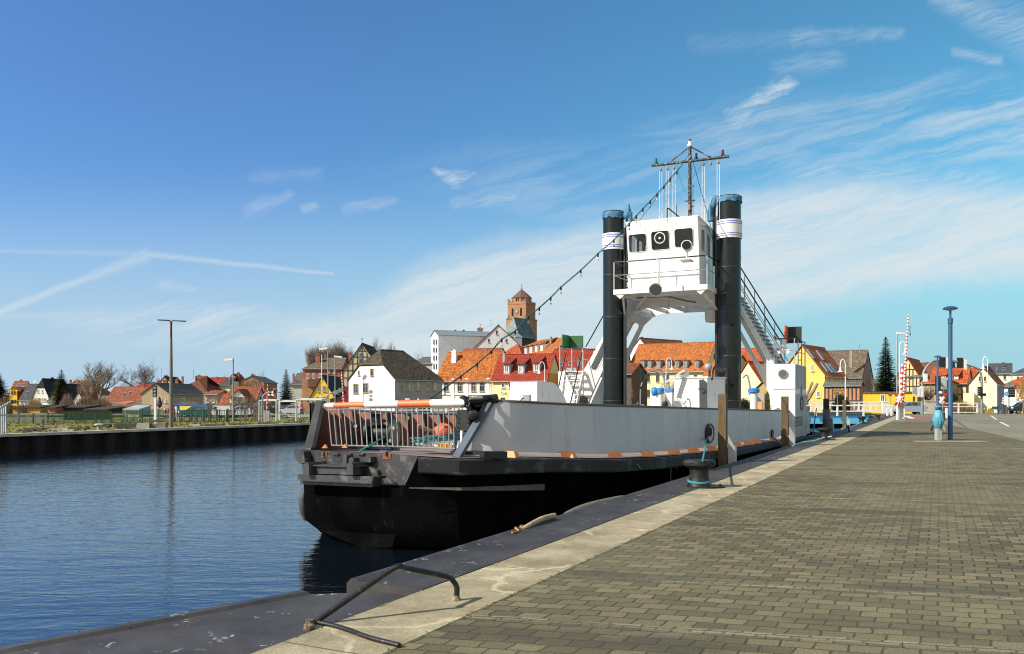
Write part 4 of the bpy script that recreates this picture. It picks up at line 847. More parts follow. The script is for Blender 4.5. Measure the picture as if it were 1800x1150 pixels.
# broad ladder in front of the port deckhouse
for xa, xb in ((994, 986), (1026, 1014)):
    MB().beam(onu(xa, 653, uf-.15), onu(xb, 712, uf-1.3), .05, .22, UX).build('ladder_stringer', M_WHITE, ferry, 0)
for k in range(8):
    t = k/7.2; a = onu(994, 653, uf-.15).lerp(onu(986, 712, uf-1.3), t); b = onu(1026, 653, uf-.15).lerp(onu(1014, 712, uf-1.3), t)
    MB().beam(a, b, .16, .035).build('ladder_tread', M_WHITE, ferry, 0)
for xa, xb in ((995, 975), (1023, 1002)):
    MB().tube([onu(xa, 620, uf-.3), onu(xb, 712, uf-1.6)], .028, 6).build('ladder_rail', M_BLACK, ferry, 60)
    for t in (.25, .6, .9):
        a = onu(xa, 620, uf-.3).lerp(onu(xb, 712, uf-1.6), t); MB().tube([a, a+V((.35, .1, -.35))], .012, 5).build('rail_bracket', M_GALV, ferry, 60)
MB().box(onu(1004, 654, uf-.12), .5, .05, .4, VX).build('ladder_lamp', M_GREYM, ferry, 0)
MB().lathe(onu(1022, 711, uf-.6), [(.28, 0), (.34, .15), (.30, .35), (.1, .42)], 14).build('rope_reel', mat('reel_brown', (.13, .10, .07), .8, 0, .4, 8, .8, 20), ferry, 40)
MB().beam(onu(1058, 664, uf-.5), onu(1038, 709, uf-.5), .08, .12, UX).build('leg_brace', M_WHITE, ferry, 0)
# balcony
zb_ = 6.6
bal = [U(36.0, -12.95), U(36.0, -8.75), U(38.9, -8.75), U(38.9, -12.95)]
MB().ext([p+ZX*(zb_-.05) for p in bal], ZX*.05).build('balcony_floor', M_WHITE, ferry, 0)
MB().box(U(36.0, -10.85, zb_-.11), 4.2, .05, .22, VX).build('balcony_edge', M_WHITE, ferry, 0)
for v in (-12.93, -8.77): MB().box(U(37.45, v, zb_-.11), 2.9, .05, .22, UX).build('balcony_edge', M_WHITE, ferry, 0)
for v0, v1 in ((-12.4, -12.9), (-9.3, -8.8)):
    MB().ext([U(36.02, v0-.28*0, zb_-.2), U(36.02, v1, zb_-.2), U(36.02, (v0+v1)/2, zb_-.42)], UX*.05).build('gusset', M_WHITE, ferry, 0)
for v0, v1 in ((-12.55, -13.35), (-9.05, -8.55)): MB().beam(U(36.1, v0, zb_-.30), U(38.85, v1 if v1 < -10 else -8.6, 5.35), .09, .09).build('balcony_strut', M_WHITE, ferry, 0)
for v0, v1, w_ in ((-12.55, -11.2, .07), (-11.6, -12.9, .07)): MB().beam(U(36.6, v0, zb_-.25), U(38.85, v1, 5.95), w_, w_).build('balcony_strut', M_WHITE, ferry, 0)
MB().box(U(37.2, -10.9, zb_-.16), 3.3, .08, .22, VX).build('cross_beam', M_WHITE, ferry, 0); MB().box(U(38.2, -10.9, zb_-.16), 3.9, .08, .2, VX).build('cross_beam', M_WHITE, ferry, 0)
MB().tube(catmull([U(37, -12.2, 6.3), U(37.4, -11.6, 6.35), U(37.6, -10.9, 6.35), U(38.0, -10.3, 6.2), U(38.2, -9.8, 6.1)], 4), .035, 6).build('cable_tray', mat('cable_brown', (.2, .14, .1), .8), ferry, 60)
MB().lathe(U(40.4, -9.6, 5.35), [(.1, 0), (.30, .04), (.34, .25), (.34, .6), (.2, .7)], 20).build('under_lamp', M_WHITE, ferry, 40)
rail([U(38.6, -12.93, zb_), U(36.02, -12.93, zb_), U(36.02, -8.77, zb_), U(38.6, -8.77, zb_)], 1.22, 'balcony', post=2.1)
# wheelhouse
z1, z2, z3 = zb_, 7.80, 9.60
wl, wr, w0, w1 = -12.5, -9.28, 36.75, 40.2; lean = .32
ax = VX; up2 = (U(w0-lean, 0, z3)-U(w0, 0, z2)).normalized(); org = U(w0, 0, z2)
def wloc(px, py):
    p = on_plane(px, py, org, VX.cross(up2)); d = p-org; return d.dot(VX), d.dot(up2)
hs_ = []; H_ = (U(w0-lean, 0, z3)-U(w0, 0, z2)).length
for a, b, c, d in ((1105.5, 411.5, 1137, 443.5), (1145, 406, 1177, 439.5), (1186, 401.5, 1219, 434.5)):
    p = wloc(a, (b+d)/2-0.0); q = wloc(c, (b+d)/2); t_ = wloc((a+c)/2, b); b2 = wloc((a+c)/2, d)
    hs_.append(rrect((p[0]+q[0])/2, (t_[1]+b2[1])/2, q[0]-p[0], t_[1]-b2[1], .12, 5))
fr = (org, VX, up2)
plate('wheelhouse_front', M_WHITE, ferry, fr, [(wl, 0), (wr, 0), (wr, H_), (wl, H_)], hs_, .05)
for h in hs_:
    pts = [org+VX*x+up2*y-VX.cross(up2)*0 for x, y in h]; nrm = VX.cross(up2)*1
    f_ = MB().tube([p+nrm*.03 for p in pts]+[pts[0]+nrm*.03], .016, 6, cap=False).build('window_frame', M_WHITE, ferry, 60)
    MB().ext([p-nrm*.01 for p in pts], nrm*-.008).build('pane', M_TGL, f_, 0)
    for k in range(0, len(pts), 2):
        c = sum(pts, V((0, 0, 0)))/len(pts); d = (pts[k]-c).normalized(); MB().lathe(pts[k]+d*.085+nrm*.024, [(.014, 0), (.009, .012)], 6, nrm).build('rivet', M_GALV, f_, 0)
MB().box(U(w0, (wl+wr)/2, (z1+z2)/2), wr-wl, .05, z2-z1, VX).build('wheelhouse_front', M_WHITE, ferry, 0)
side = [(w0, z1), (w1, z1), (w1, z3-.25), (w0-lean, z3), (w0, z2)]
for v, nm in ((wr-.03, 's'), (wl+.03, 'p')):
    hl = [rrect(37.35, 8.72, .75, .95, .15), rrect(38.35, 8.66, .62, .95, .15)]
    if nm == 'p': hl.append(rrect(39.3, 8.6, .7, .95, .15))
    plate('wheelhouse_side', M_WHITE, ferry, (U(0, v, 0), UX, ZX), side, hl, .05)
    for h in hl:
        f_ = MB().tube([U(x, v, y)+VX*.02 for x, y in h+[h[0]]], .03, 6, cap=False).build('window_frame', M_WHITE, ferry, 60)
        MB().ext([U(x, v, y) for x, y in h], VX*.008).build('pane', M_TGL, f_, 0)
MB().box(U(39.5, wr+.0, 7.75), .72, .03, 2.0, UX).build('wheelhouse_door', M_WHITE, ferry, 0)
MB().box(U(w1, (wl+wr)/2, (z1+z3-.25)/2), wr-wl, .05, z3-.25-z1, VX).build('wheelhouse_back', M_WHITE, ferry, 0)
rf = [U(w0-lean-.03, wl-.04, z3), U(w0-lean-.03, wr+.04, z3), U(w1+.1, wr+.04, z3-.25), U(w1+.1, wl-.04, z3-.25)]
MB().ext(rf, ZX*.05).build('wheelhouse_roof', M_WHITE, ferry, 0)
MB().tube(catmull([U(36.9, wr+.06, 9.28), U(37.6, wr+.12, 9.32), U(38.4, wr+.10, 9.18), U(39.1, wr+.06, 8.9)], 4), .03, 6).build('rain_gutter', M_GALV, ferry, 60)
MB().box(U(38.0, -11, z1+.7), .8, 1.0, 1.4, VX).build('helm_console', M_GREYM, ferry, 0)
x_, y_ = wloc(1160.5, 418.5); cw = org+VX*x_+up2*y_+VX.cross(up2)*.06
MB().tube(ovalring(cw, VX, up2, .23, .23, 0), .022, 8, cap=False).build('clear_view_screen', M_SIGNW, ferry, 60)
MB().lathe(cw, [(.05, -.02), (.05, .05)], 12, VX.cross(up2)).build('clear_view_motor', M_SIGNW, ferry, 60)
sc = P(1207.5, 432.5, 36.0)
MB().lathe(sc, [(.205, .12), (.23, .11), (.23, .04), (.205, .03), (.19, -.30), (.12, -.36)][::-1], 24, (-.35, -1, .05)).build('searchlight', M_WHITE, ferry, 40)
MB().lathe(sc+V((-.02, -.06, 0)), [(.19, .121), (.19, .128)], 24, (-.35, -1, .05)).build('searchlight_lens', mat('lens', (.012, .014, .013), .3, spec=.2), ferry, 40)
MB().tube([sc-ZX*.22, sc-ZX*.5], .035, 8).build('searchlight_post', M_WHITE, ferry, 60)
MB().box(sc-ZX*.58+V((.05, .3, 0)), .45, .6, .05, VX).build('searchlight_shelf', M_GREYM, ferry, 0)
fc = P(1152, 509, 35.9)
MB().lathe(fc, [(.27, .05), (.28, 0), (.26, -.12), (.15, -.22), (.05, -.24)][::-1], 20, (-.2, -1, -.25)).build('floodlight', M_GREYM, ferry, 40)
MB().lathe(fc, [(.235, .052), (.235, .062)], 20, (-.2, -1, -.25)).build('floodlight_glass', mat('lamp_glass', (.06, .065, .06), .3, spec=.3), ferry, 40)
MB().tube([fc+ZX*.2+V((.12, 0, 0)), fc+ZX*.55+V((.12, .1, 0)), fc+ZX*1.3+V((.1, .12, 0))], .03, 6).build('floodlight_post', M_WHITE, ferry, 60)
# mast
mu, mv = 37.5, -9.9
mp = lambda z, dv=0, du=0: U(mu+du, mv+dv, z)
MB().tube([mp(9.55), mp(13.0)], .085, 12, .07).build('mast', MASTM, ferry, 60)
MB().lathe(mp(12.95), [(.08, 0), (.12, .04), (.12, .10), (.07, .12), (.07, .25)], 12).build('mast_light', M_SIGNW, ferry, 40)
MB().lathe(mp(13.2), [(.05, 0), (.05, .09), (.02, .11)], 12).build('mast_lamp', mat('lamp_dark_red', (.16, .01, .015), .3), ferry, 40)
MB().tube([mp(12.33, -1.76), mp(12.31, 1.72)], .062, 10).build('yard', MASTM, ferry, 60)
for s_ in (-1, 1): MB().tube([mp(12.95, s_*.04), mp(12.36, s_*.95)], .03, 6).build('yard_stay', MASTM, ferry, 60)
for dv, m in ((-1.55, mat('lamp_green', (.02, .10, .05), .4)), (1.45, mat('lamp_dark_red', (.16, .01, .015), .3)), (.28, M_BLACK)):
    MB().lathe(mp(12.38, dv), [(.08, 0), (.08, .10), (.055, .11), (.055, .24), (.02, .27)], 10).build('yard_lamp', m, ferry, 40)
for i, dv in enumerate((-1.33, -1.03, -.72, .60, .93, 1.26)):
    MB().lathe(mp(12.02, dv), [(.02, 0), (.06, .05), (.06, .12), (.02, .18)], 8).build('pulley', mat('pulley_tan', (.30, .22, .12), .6), ferry, 60)
    MB().tube([mp(12.18, dv), mp(12.32, dv)], .012, 5).build('shackle', M_GALV, ferry, 60)
    if i != 4:
        for e in (-.05, .05): MB().tube([mp(12.05, dv+e), mp(9.5 if i < 3 else 9.2, dv+e*1.2)], .013, 4).build('halyard', M_SIGNW, ferry, 60)
MB().tube([mp(12.6, -.05), mp(9.7, -2.25, -.5)], .012, 4).build('forestay', M_BLACK, ferry, 60)
MB().tube([mp(12.6, .05), mp(9.4, .75, .9)], .014, 4).build('backstay', M_BLACK, ferry, 60)
MB().box(mp(10.55), .45, .12, .05, VX).build('mast_bracket', MASTM, ferry, 0); MB().box(mp(10.25), .1, .35, .25, VX).build('horn', mat('horn', (.25, .14, .08), .5), ferry, 0)
for z in (9.75, 10.3, 11.2): MB().tube([mp(z, .05), mp(z, .2)], .02, 5).build('mast_step', MASTM, ferry, 60)
MB().tube([mp(9.55, .14), mp(11.3, .14)], .012, 5).build('mast_cable', M_BLACK, ferry, 60)
MB().tube([mp(9.58, -1.05), mp(10.35, -1.03), mp(10.32, -.98), mp(9.85, -.45)], .03, 6).build('roof_davit', M_BLACK, ferry, 60)
MB().lathe(mp(9.6, -.42), [(.22, 0), (.26, .06), (.24, .17), (.1, .2)], 16).build('roof_coil', mat('coil_olive', (.06, .055, .03), .85, 0, .4, 20, .8, 40), ferry, 40)
MB().lathe(mp(9.6, -.1), [(.06, 0), (.06, .14)], 10).build('roof_light', M_RED, ferry, 60)
for dv, h in ((-1.5, .3), (-1.2, .32), (-.62, .85)): MB().tube([mp(9.5, dv), mp(9.6+h, dv)], .018, 5).build('whip_aerial', M_BLACK, ferry, 60)
MB().lathe(U(36.6, wl+.3, 9.6), [(.07, 0), (.07, .12), (.03, .15)], 10).build('roof_light', mat('lamp_green', (.02, .10, .05)), ferry, 60)
# ---------------- deck gear
def bx4(A, B, d, z0, z1, m, nm, rnd=False):
    A = V(A); B = V(B); n = V((-(B-A).y, (B-A).x, 0)).normalized()*d
    if not rnd:
        return MB().hexa([V((A.x, A.y, z0)), V((B.x, B.y, z0)), V((B.x, B.y, z0))+n, V((A.x, A.y, z0))+n], [V((A.x, A.y, z1)), V((B.x, B.y, z1)), V((B.x, B.y, z1))+n, V((A.x, A.y, z1))+n]).build(nm, m, ferry, 0)
    prof = [A*1]; prof = [V((A.x, A.y, z0)), V((A.x, A.y, z1))]+[V((A.x, A.y, z0))+n*(.35+.65*math.sin(t))+ZX*(z1-z0)*math.cos(t) for t in [PI/2*k/8 for k in range(1, 9)]]
    prof.insert(2, V((A.x, A.y, z1))+n*.35)
    return MB().ext(prof, V((B.x-A.x, B.y-A.y, 0))).build(nm, m, ferry, 40)
A = P(897, 700, 23.6); B = P(944, 700, 22.9); bx4(A, B, 1.5, zd(23), ZY(671.5, 23.2), M_WHITE, 'ventilator_housing', True)
MB().box(P(926, 701, 22.8), .2, .1, .22, VX).build('vent_box', M_GREYM, ferry, 0); MB().tube([P(914, 706, 22.8), P(918, 700.5, 22.8), P(922, 699, 22.8)], .02, 6).build('hose', M_BLACK, ferry, 60)
A = P(1185, 700, 30.9); B = P(1243, 700, 30.0); zt = ZY(665, 30.4); bx4(A, B, 1.3, zd(30), zt, M_WHITE, 'engine_casing'); bx4(A-VX*.04+UX*-.04, B+VX*.04+UX*-.04, 1.38, zt+.002, zt+.05, M_WHITE, 'casing_lid')
MB().ext([P(1230, 721, 30.1), P(1243, 721, 29.95), P(1241.5, 672, 29.95), P(1237, 667, 30.0), P(1229.5, 667.5, 30.1)], V((-.02, -.04, 0))).build('casing_door', mat('door_dark_green', (.035, .045, .042), .45), ferry, 0)
MB().beam(P(1227, 684, 29.9), P(1240, 684, 29.85), .04, .04).build('door_handle', M_MACH, ferry, 0)
for a, b in (((1190, 702), (1201, 710)), ((1188, 699), (1200, 699)), ((1219, 687), (1224, 687))): MB().beam(P(a[0], a[1], 30.5), P(b[0], b[1], 30.5), .03, .03).build('casing_fitting', M_GREYM, ferry, 0)
MB().beam(P(1166, 675, 30.5), P(1203, 651, 30.5), .16, .05).build('hatch_cover', M_WHITE, ferry, 0); MB().ext([P(1193, 663, 30.8), P(1202, 657, 30.8), P(1211, 654, 30.8), P(1211, 664, 30.8)], V((0, .05, 0))).build('hatch_side', M_GREYM, ferry, 0)
def vent(px, Y, y0, y1, y2, w, wc, m=M_WHITE):
    c = P(px, y1, Y); r = w/2*Y/F; MB().lathe(V((c.x, c.y, 0)), [(r, zd(c.dot(UX))), (r, ZY(y1, Y))], 20).build('vent_pipe', m, ferry, 40)
    rc = wc/2*Y/F; MB().lathe(V((c.x, c.y, 0)), [(rc*.9, ZY(y1, Y)), (rc, ZY(y1, Y)+.02), (rc, ZY(y0, Y)-.03), (rc*.85, ZY(y0, Y)), (.02, ZY(y0, Y)+.02)], 20).build('vent_cap', M_BLUE, ferry, 40)
vent(1160, 30.5, 682.5, 692, 718, 12, 18); vent(1325, 32, 683, 690.5, 722, 13, 20)
MB().lathe(P(1150, 688.5, 30.5), [(.05, -.1), (.14, -.08), (.17, .0), (.14, .08), (.05, .1)], 12, (1, 0, 0.1)).build('vent_handwheel', M_BLUE, ferry, 60)
A = P(1143, 700, 31); B = P(1160, 700, 30.8); bx4(A, B, .6, .2, ZY(693, 31), M_WHITE, 'tank_box'); A = P(1170, 700, 31.2); B = P(1181, 700, 31); bx4(A, B, .6, .2, ZY(689, 31), M_WHITE, 'tank_box')
A = P(1169, 700, 31.15); B = P(1182, 700, 30.95); bx4(A, B, .62, ZY(689, 31)+.002, ZY(683, 31), M_BLUE, 'tank_cap')
MB().tube([P(1168.5, 720, 30), P(1168.5, 680, 30), P(1167, 664, 30), P(1162, 657, 30), P(1154, 653, 30)], .03, 8).build('swan_neck_lamp', M_GALV, ferry, 60)
MB().lathe(P(1169, 711, 30), [(.1, -.1), (.12, 0), (.08, .12)], 10).build('valve', M_MACH, ferry, 60)
MB().tube([P(1247, 668, 30.2), P(1247.5, 648, 30.2)], .04, 8).build('lamp_post', M_BLACK, ferry, 60); MB().lathe(P(1245, 645, 30.2), [(.08, -.12), (.13, -.05), (.13, .07), (.05, .12)], 10).build('deck_lamp', M_GREYM, ferry, 60)
MB().tube(catmull([P(1252, 668, 30.2), P(1254, 650, 30.2), P(1258, 643, 30.2), P(1263, 645, 30.2), P(1265, 655, 30.2)], 4), .03, 6).build('swan_neck_pipe', M_BLACK, ferry, 60)
MB().box(P(1268, 661, 36.6), .5, .35, .7, VX).build('winch_motor', M_MACH, ferry, 0); MB().beam(P(1258, 653, 36.4), P(1272, 656, 36.4), .12, .12).build('winch_arm', M_MACH, ferry, 0)
mb = MB(); c = P(1356, 722, 37); pts = [c+VX*(.48*math.cos(t))*1-VX*.3+ZX*(.75*math.sin(t)) for t in [PI/2+PI/2*k/8 for k in range(9)]]+[c-VX*.3]; mb.ext(pts, UX*.05).build('splash_guard', M_GREYM, ferry, 0)
MB().box(P(1336, 713, 33), .2, .2, .3, VX).build('orange_box', M_ORANGE, ferry, 0)
MB().tube([P(1417.5, 752, 42), P(1415, 700, 42)], .03, 6).build('stern_rail', M_BLACK, ferry, 60)

# ---------------- loose gear on the bow deck: things of their own
c = P(671, 776, 20.2); dz_ = zd(17)+.01; c.z = dz_
t = thing('winch_drum', 'black cast iron winch drum standing on the bow deck against the brown bulwark', 'winch', c)
MB().lathe(c+ZX*.42, [(.36, -.34), (.36, -.28), (.20, -.25), (.22, 0), (.20, .25), (.36, .28), (.36, .34)], 24, (1, -.2, 0)).build('drum', M_MACH, t, 40)
MB().box(c+ZX*.04, .8, .5, .08).build('base', M_MACH, t, 0); MB().lathe(c+ZX*.70+V((-.1, 0, 0)), [(.26, 0), (.26, .06), (.12, .08), (.12, .18), (.22, .2)], 20).build('gear_head', M_MACH, t, 40)
c = P(624, 775, 20.6)
t = thing('rubber_fender_ring', 'oval black rubber ring hanging on the inside of the brown bulwark at the bow', 'fender ring', c)
MB().tube(ovalring(P(624, 760, 19.6), V((1, .3, 0)).normalized(), ZX, .085, .22, 0), .03, 8, cap=False).build('ring', M_RUBBER, t, 60); MB().box(P(624, 749, 19.6), .1, .05, .06).build('clip', M_SIGNW, t, 0)
c = G(771, 786, dz_); dz2 = .56
t = thing('pallet', 'white and yellow slatted raft board lying on the bow deck behind the gate bars', 'pallet', P(770, 785, 17.6))
MB().hexa([P(730, 782, 17.8), P(806, 788, 17.0), P(815, 781, 18), P(744, 778, 18.8)], [P(728, 776.5, 17.8), P(806, 781, 17.0), P(815, 774, 18), P(742, 772, 18.8)]).build('board', M_WHITE, t, 0)
MB().box(P(782, 783.5, 16.95), .22, .06, .08, VX).build('buckle', mat('amber', (.55, .26, .04), .5), t, 0); MB().lathe(P(768, 779, 17.0), [(.04, 0), (.04, .05)], 12, (0, -1, 0)).build('ring', M_GALV, t, 60)
MB().box(P(786, 784.3, 16.93), .38, .05, .05, VX).build('strap', mat('amber', (.55, .26, .04), .5), t, 0)
rr = random.Random(5); pts = []
for k in range(120):
    a = k*.42; r = .30+.30*rr.random(); pts.append(P(772, 772, 17.7)+V((math.cos(a)*r*1.0, math.sin(a)*r*.55, .012*(k % 9)-.02+.05*math.cos(a))))
tag(MB().tube(catmull(pts, 2), .014, 5).build('rope_coil', M_ROPE, None, 60), 'coil of bright teal rope piled on the white raft board on the bow deck', 'rope coil')
c = P(783, 758, 18.0)
t = thing('marker_buoy', 'faded orange red cone buoy lying behind the teal rope coil', 'buoy', P(783, 772, 18.0))
MB().lathe(P(780, 760, 18.0), [(.0, -.22), (.14, -.18), (.20, -.02), (.19, .08), (.10, .18), (.02, .2)], 20, (1, .1, .25)).build('body', mat('buoy_red', (.55, .10, .05), .6, 0, .25, 5), t, 60)
MB().tube(ovalring(P(785, 758, 17.85), V((1, .1, 0)), ZX, .10, .12, 0), .025, 8, cap=False).build('ring', mat('buoy_orange', (.75, .22, .05), .6), t, 60)
tag(MB().tube([P(735, 749, 17.7), P(766, 760, 17.9)], .035, 12).tube([P(733.5, 748.5, 17.7), P(737, 749.6, 17.7)], .048, 12).build('fender_tube', mat('pink_tube', (.55, .25, .19), .6, 0, .15, 5), None, 60), 'pink plastic tube leaning on the orange buoy behind the gate bars', 'tube')
# string of lamps from the yard down to the bow
LP_ = [(1201, 289), (1178, 313), (1155, 340), (1130, 366), (1106, 392), (1079, 421), (1051, 445), (1021, 474), (986, 503.6), (968, 522), (948, 540), (929, 555), (905.5, 581), (882, 595), (864, 616), (839, 638), (810, 660), (782, 681), (758, 699)]
sl_ = thing('string_of_lamps', 'green cable with small black lamp holders strung from ferry mast to bow', 'string lights', P(640, 790, 17.5))
D = [0]
for a, b in zip(LP_, LP_[1:]): D.append(D[-1]+math.hypot(a[0]-b[0], a[1]-b[1]))
p3 = [P(x, y, 1/(1/38.2+(1/17.6-1/38.2)*d/D[-1])) for (x, y), d in zip(LP_, D)]
tail = [P(728, 720, 17.4), P(718, 730, 17.3), P(692, 748, 17.2), P(686, 770, 17.2), P(676, 786, 17.1)]
rad = [.020 if i < 40 else .012 for i in range(200)]
full = catmull(p3+tail, 5)
MB().tube(full, [.011-.006*i/len(full) for i in range(len(full))], 6).build('cable', M_GREENC, sl_, 60)
MB().tube([p3[0]]+[p-ZX*.05*(p.y/38) for p in p3[1:]], [.012]*len(p3), 5).build('support_wire', M_BLACK, sl_, 60)
mid_ = [p3[0]]
for i in range(1, len(p3)):
    for f in ((0.5, 1.0) if i < 6 else (1.0,)):
        p = p3[i-1].lerp(p3[i], f); k = p.y/38
        MB().tube([p, p-ZX*.13*k-V((0, 0, .03))], .030*k+.006, 8).build('lamp_holder', M_RUBBER, sl_, 60)
        MB().lathe(p-ZX*(.22*k+.04), [(.01, -.05*k-.01), (.035*k+.006, 0), (.02*k, .05*k)], 8).build('bulb', glass('bulb_glass', (.30, .28, .20), .1), sl_, 60)
for p in tail[1:4]: MB().lathe(p-ZX*.06, [(.01, -.035), (.028, 0), (.012, .04)], 8).build('bulb', glass('bulb_glass'), sl_, 60)
tag(MB().tube(catmull([P(662, 777, 17.2), P(652, 784, 17.0), P(640, 788, 16.9), P(632, 794, 16.8), P(636, 792, 16.8), P(655, 780, 17.1), P(676, 768, 17.4)], 5), .016, 6).build('green_line', M_GREENC, None, 60), 'loose green line trailing over the bow sill below the gate', 'rope')
tag(MB().tube(catmull([mp(12.28, -.55, -.1), mp(11.6, -.42, -.1), mp(11.0, -.2, -.1), mp(10.95, 0, -.1)], 5), .012, 5).tube([mp(12.2, .62, -.1), mp(11.9, .45, -.1), mp(11.5, .1, -.1)], .012, 5).build('flag_halyard', M_GREENC, None, 60), 'thin green lines looped from the ferry yard to its mast', 'line')
# ================================================================ TOWN
GLS = glass('window_glass', (0.035, 0.045, 0.055), .12); GLW = glass('curtained_glass', (0.30, 0.29, 0.25), .3)
FR_W = mat('frame_white', (.72, .72, .69), .5); FR_B = mat('frame_brown', (.36, .20, .08), .6); FR_G = mat('frame_green', (.28, .36, .31), .6); FR_T = mat('frame_tan', (.46, .36, .19), .6)
FR_Z = mat('frame_zinc', (.30, .35, .36), .5); FR_D = mat('frame_dark', (.08, .06, .045), .6)
def wallm(n, c, v=.10, c2=None, k=.2): return mat(n, c, .88, 0, v, .35, .25, 9, c2 or lum(c, .72), k, True)
W_WHITE = wallm('render_white', (.80, .78, .73)); W_CREAM = wallm('render_cream', (.74, .64, .36)); W_YEL = wallm('render_yellow', (.74, .52, .13)); W_YELD = wallm('render_bright_yellow', (.80, .50, .03))
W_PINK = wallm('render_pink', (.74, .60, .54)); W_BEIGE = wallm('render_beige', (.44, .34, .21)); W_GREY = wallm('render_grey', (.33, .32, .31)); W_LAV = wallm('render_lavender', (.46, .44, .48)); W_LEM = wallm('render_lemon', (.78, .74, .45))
W_OCH = wallm('render_ochre', (.60, .31, .05)); W_STONE = wallm('fieldstone', (.20, .19, .16), .4, (.07, .065, .06), .4); W_CONC = wallm('render_concrete', (.42, .42, .35))
B_RED = brick('brick_red', (.30, .075, .04), (.40, .12, .07), (.30, .22, .17)); B_OR = brick('brick_orange', (.46, .18, .075), (.56, .25, .11), (.36, .27, .19)); B_CH = brick('brick_church', (.40, .16, .055), (.50, .23, .09), (.36, .27, .2), .4, .14, .02)
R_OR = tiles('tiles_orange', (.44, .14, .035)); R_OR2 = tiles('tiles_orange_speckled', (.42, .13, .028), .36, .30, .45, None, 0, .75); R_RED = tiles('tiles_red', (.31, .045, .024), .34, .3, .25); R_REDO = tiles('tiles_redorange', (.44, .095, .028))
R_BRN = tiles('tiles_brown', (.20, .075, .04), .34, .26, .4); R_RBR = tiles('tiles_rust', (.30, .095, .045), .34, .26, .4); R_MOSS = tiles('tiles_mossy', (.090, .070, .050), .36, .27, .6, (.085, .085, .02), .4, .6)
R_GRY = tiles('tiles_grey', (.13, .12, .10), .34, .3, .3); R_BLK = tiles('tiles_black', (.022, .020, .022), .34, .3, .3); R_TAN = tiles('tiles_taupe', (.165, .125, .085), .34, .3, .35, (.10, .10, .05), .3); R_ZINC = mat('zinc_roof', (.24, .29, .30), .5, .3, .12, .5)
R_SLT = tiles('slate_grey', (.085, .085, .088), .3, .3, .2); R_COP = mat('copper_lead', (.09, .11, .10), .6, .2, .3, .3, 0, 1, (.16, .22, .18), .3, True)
CHB = B_RED
class HF: pass
def house(name, label, A, B, depth, ev, rg, style='side', hh=(0, 0), wall=W_WHITE, roof=R_OR, wins=(), chim=(), sky_=(), dorm=(), base=-.4, o=.35, cat='house', grp=None, side_wall=None, win_m=(FR_W, GLS), noroof=False, wing=None):
    A = V(((A[0]-900)/F*A[1], A[1], 0)); B = V(((B[0]-900)/F*B[1], B[1], 0)); t = (B-A).normalized(); bk = V((-t.y, t.x, 0)); L = (B-A).length; D = depth
    ze = ZY(*ev); zr = ZY(*rg); h = thing(name, label, cat, V(((A+B)/2+bk*D/2).to_tuple()[:2]+(0,)), grp)
    S, W = (L, D) if style == 'side' else (D, L)
    def Q(s, c, z):
        p = (A+t*s+bk*c) if style == 'side' else (A+bk*s+t*c); return V((p.x, p.y, z))
    h0, h1 = hh; sl = (zr-ze)/(W/2); i0, i1 = W/2*h0*.75 if h0 else 0, W/2*h1*.75 if h1 else 0
    mb = MB(); mb.hexa([Q(0, 0, base), Q(S, 0, base), Q(S, W, base), Q(0, W, base)], [Q(0, 0, ze), Q(S, 0, ze), Q(S, W, ze), Q(0, W, ze)])
    for s, hp, ins in ((0, h0, .0), (S, h1, .0)):
        if hp < 1 and not noroof:
            g = [Q(s, .02, ze-.01), Q(s, W-.02, ze-.01)]+([Q(s, W/2, zr-.14)] if hp == 0 else [Q(s, W/2*(1+hp), ze+(zr-ze)*(1-hp)-.1), Q(s, W/2*(1-hp), ze+(zr-ze)*(1-hp)-.1)])
            dv = (Q(1, 0, 0)-Q(0, 0, 0))*(.25 if s == 0 else -.25); mb.ext(g, dv)
    mb.build('wall', wall, h, 0)
    if not noroof:
        rb = MB(); oe = o; oz = sl*oe; og = .18
        for sgn in (0, 1):
            f = (lambda c: c) if sgn == 0 else (lambda c: W-c)
            pl = [Q(-og, f(-oe), ze-oz), Q(S+og, f(-oe), ze-oz)]
            if h1: 
                if h1 < 1: pl.append(Q(S+og, f(W/2*(1-h1)), ze+(zr-ze)*(1-h1)))
                pl.append(Q(S-i1, f(W/2), zr))
            else: pl.append(Q(S+og, f(W/2), zr))
            if h0:
                pl.append(Q(i0, f(W/2), zr))
                if h0 < 1: pl.append(Q(-og, f(W/2*(1-h0)), ze+(zr-ze)*(1-h0)))
            else: pl.append(Q(-og, f(W/2), zr))
            rb.ext(pl, V((0, 0, .13)))
        for hp, s, sg, ins in ((h0, 0, -1, i0), (h1, S, 1, i1)):
            if hp:
                e = 0 if hp < 1 else oe
                zc = ze+(zr-ze)*(1-hp)-(oz if hp >= 1 else 0); c0 = W/2*(1-hp)-e; c1 = W/2*(1+hp)+e
                rb.ext([Q(s+sg*og, c0, zc), Q(s+sg*og, c1, zc), Q(s-sg*ins, W/2, zr)], V((0, 0, .135)))
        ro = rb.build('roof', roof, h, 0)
        if not (h0 or h1) or True:
            MB().tube([Q(i0-(og if not h0 else 0), W/2, zr+.12), Q(S-i1+(og if not h1 else 0), W/2, zr+.12)], .09, 6).build('ridge_cap', roof, ro, 60)
        gu = MB(); gu.tube([Q(-og, -oe-.05, ze-oz+.04), Q(S+og, -oe-.05, ze-oz+.04)] if style == 'side' else [Q(-og, W+oe+.05, ze-oz+.04), Q(S+og, W+oe+.05, ze-oz+.04)], .06, 6).build('gutter', FR_Z, ro, 60)
    else: ro = MB().ext([Q(-.15, -.15, ze), Q(S+.15, -.15, ze), Q(S+.15, W+.15, ze), Q(-.15, W+.15, ze)], V((0, 0, .18))).build('roof', roof, h, 0)
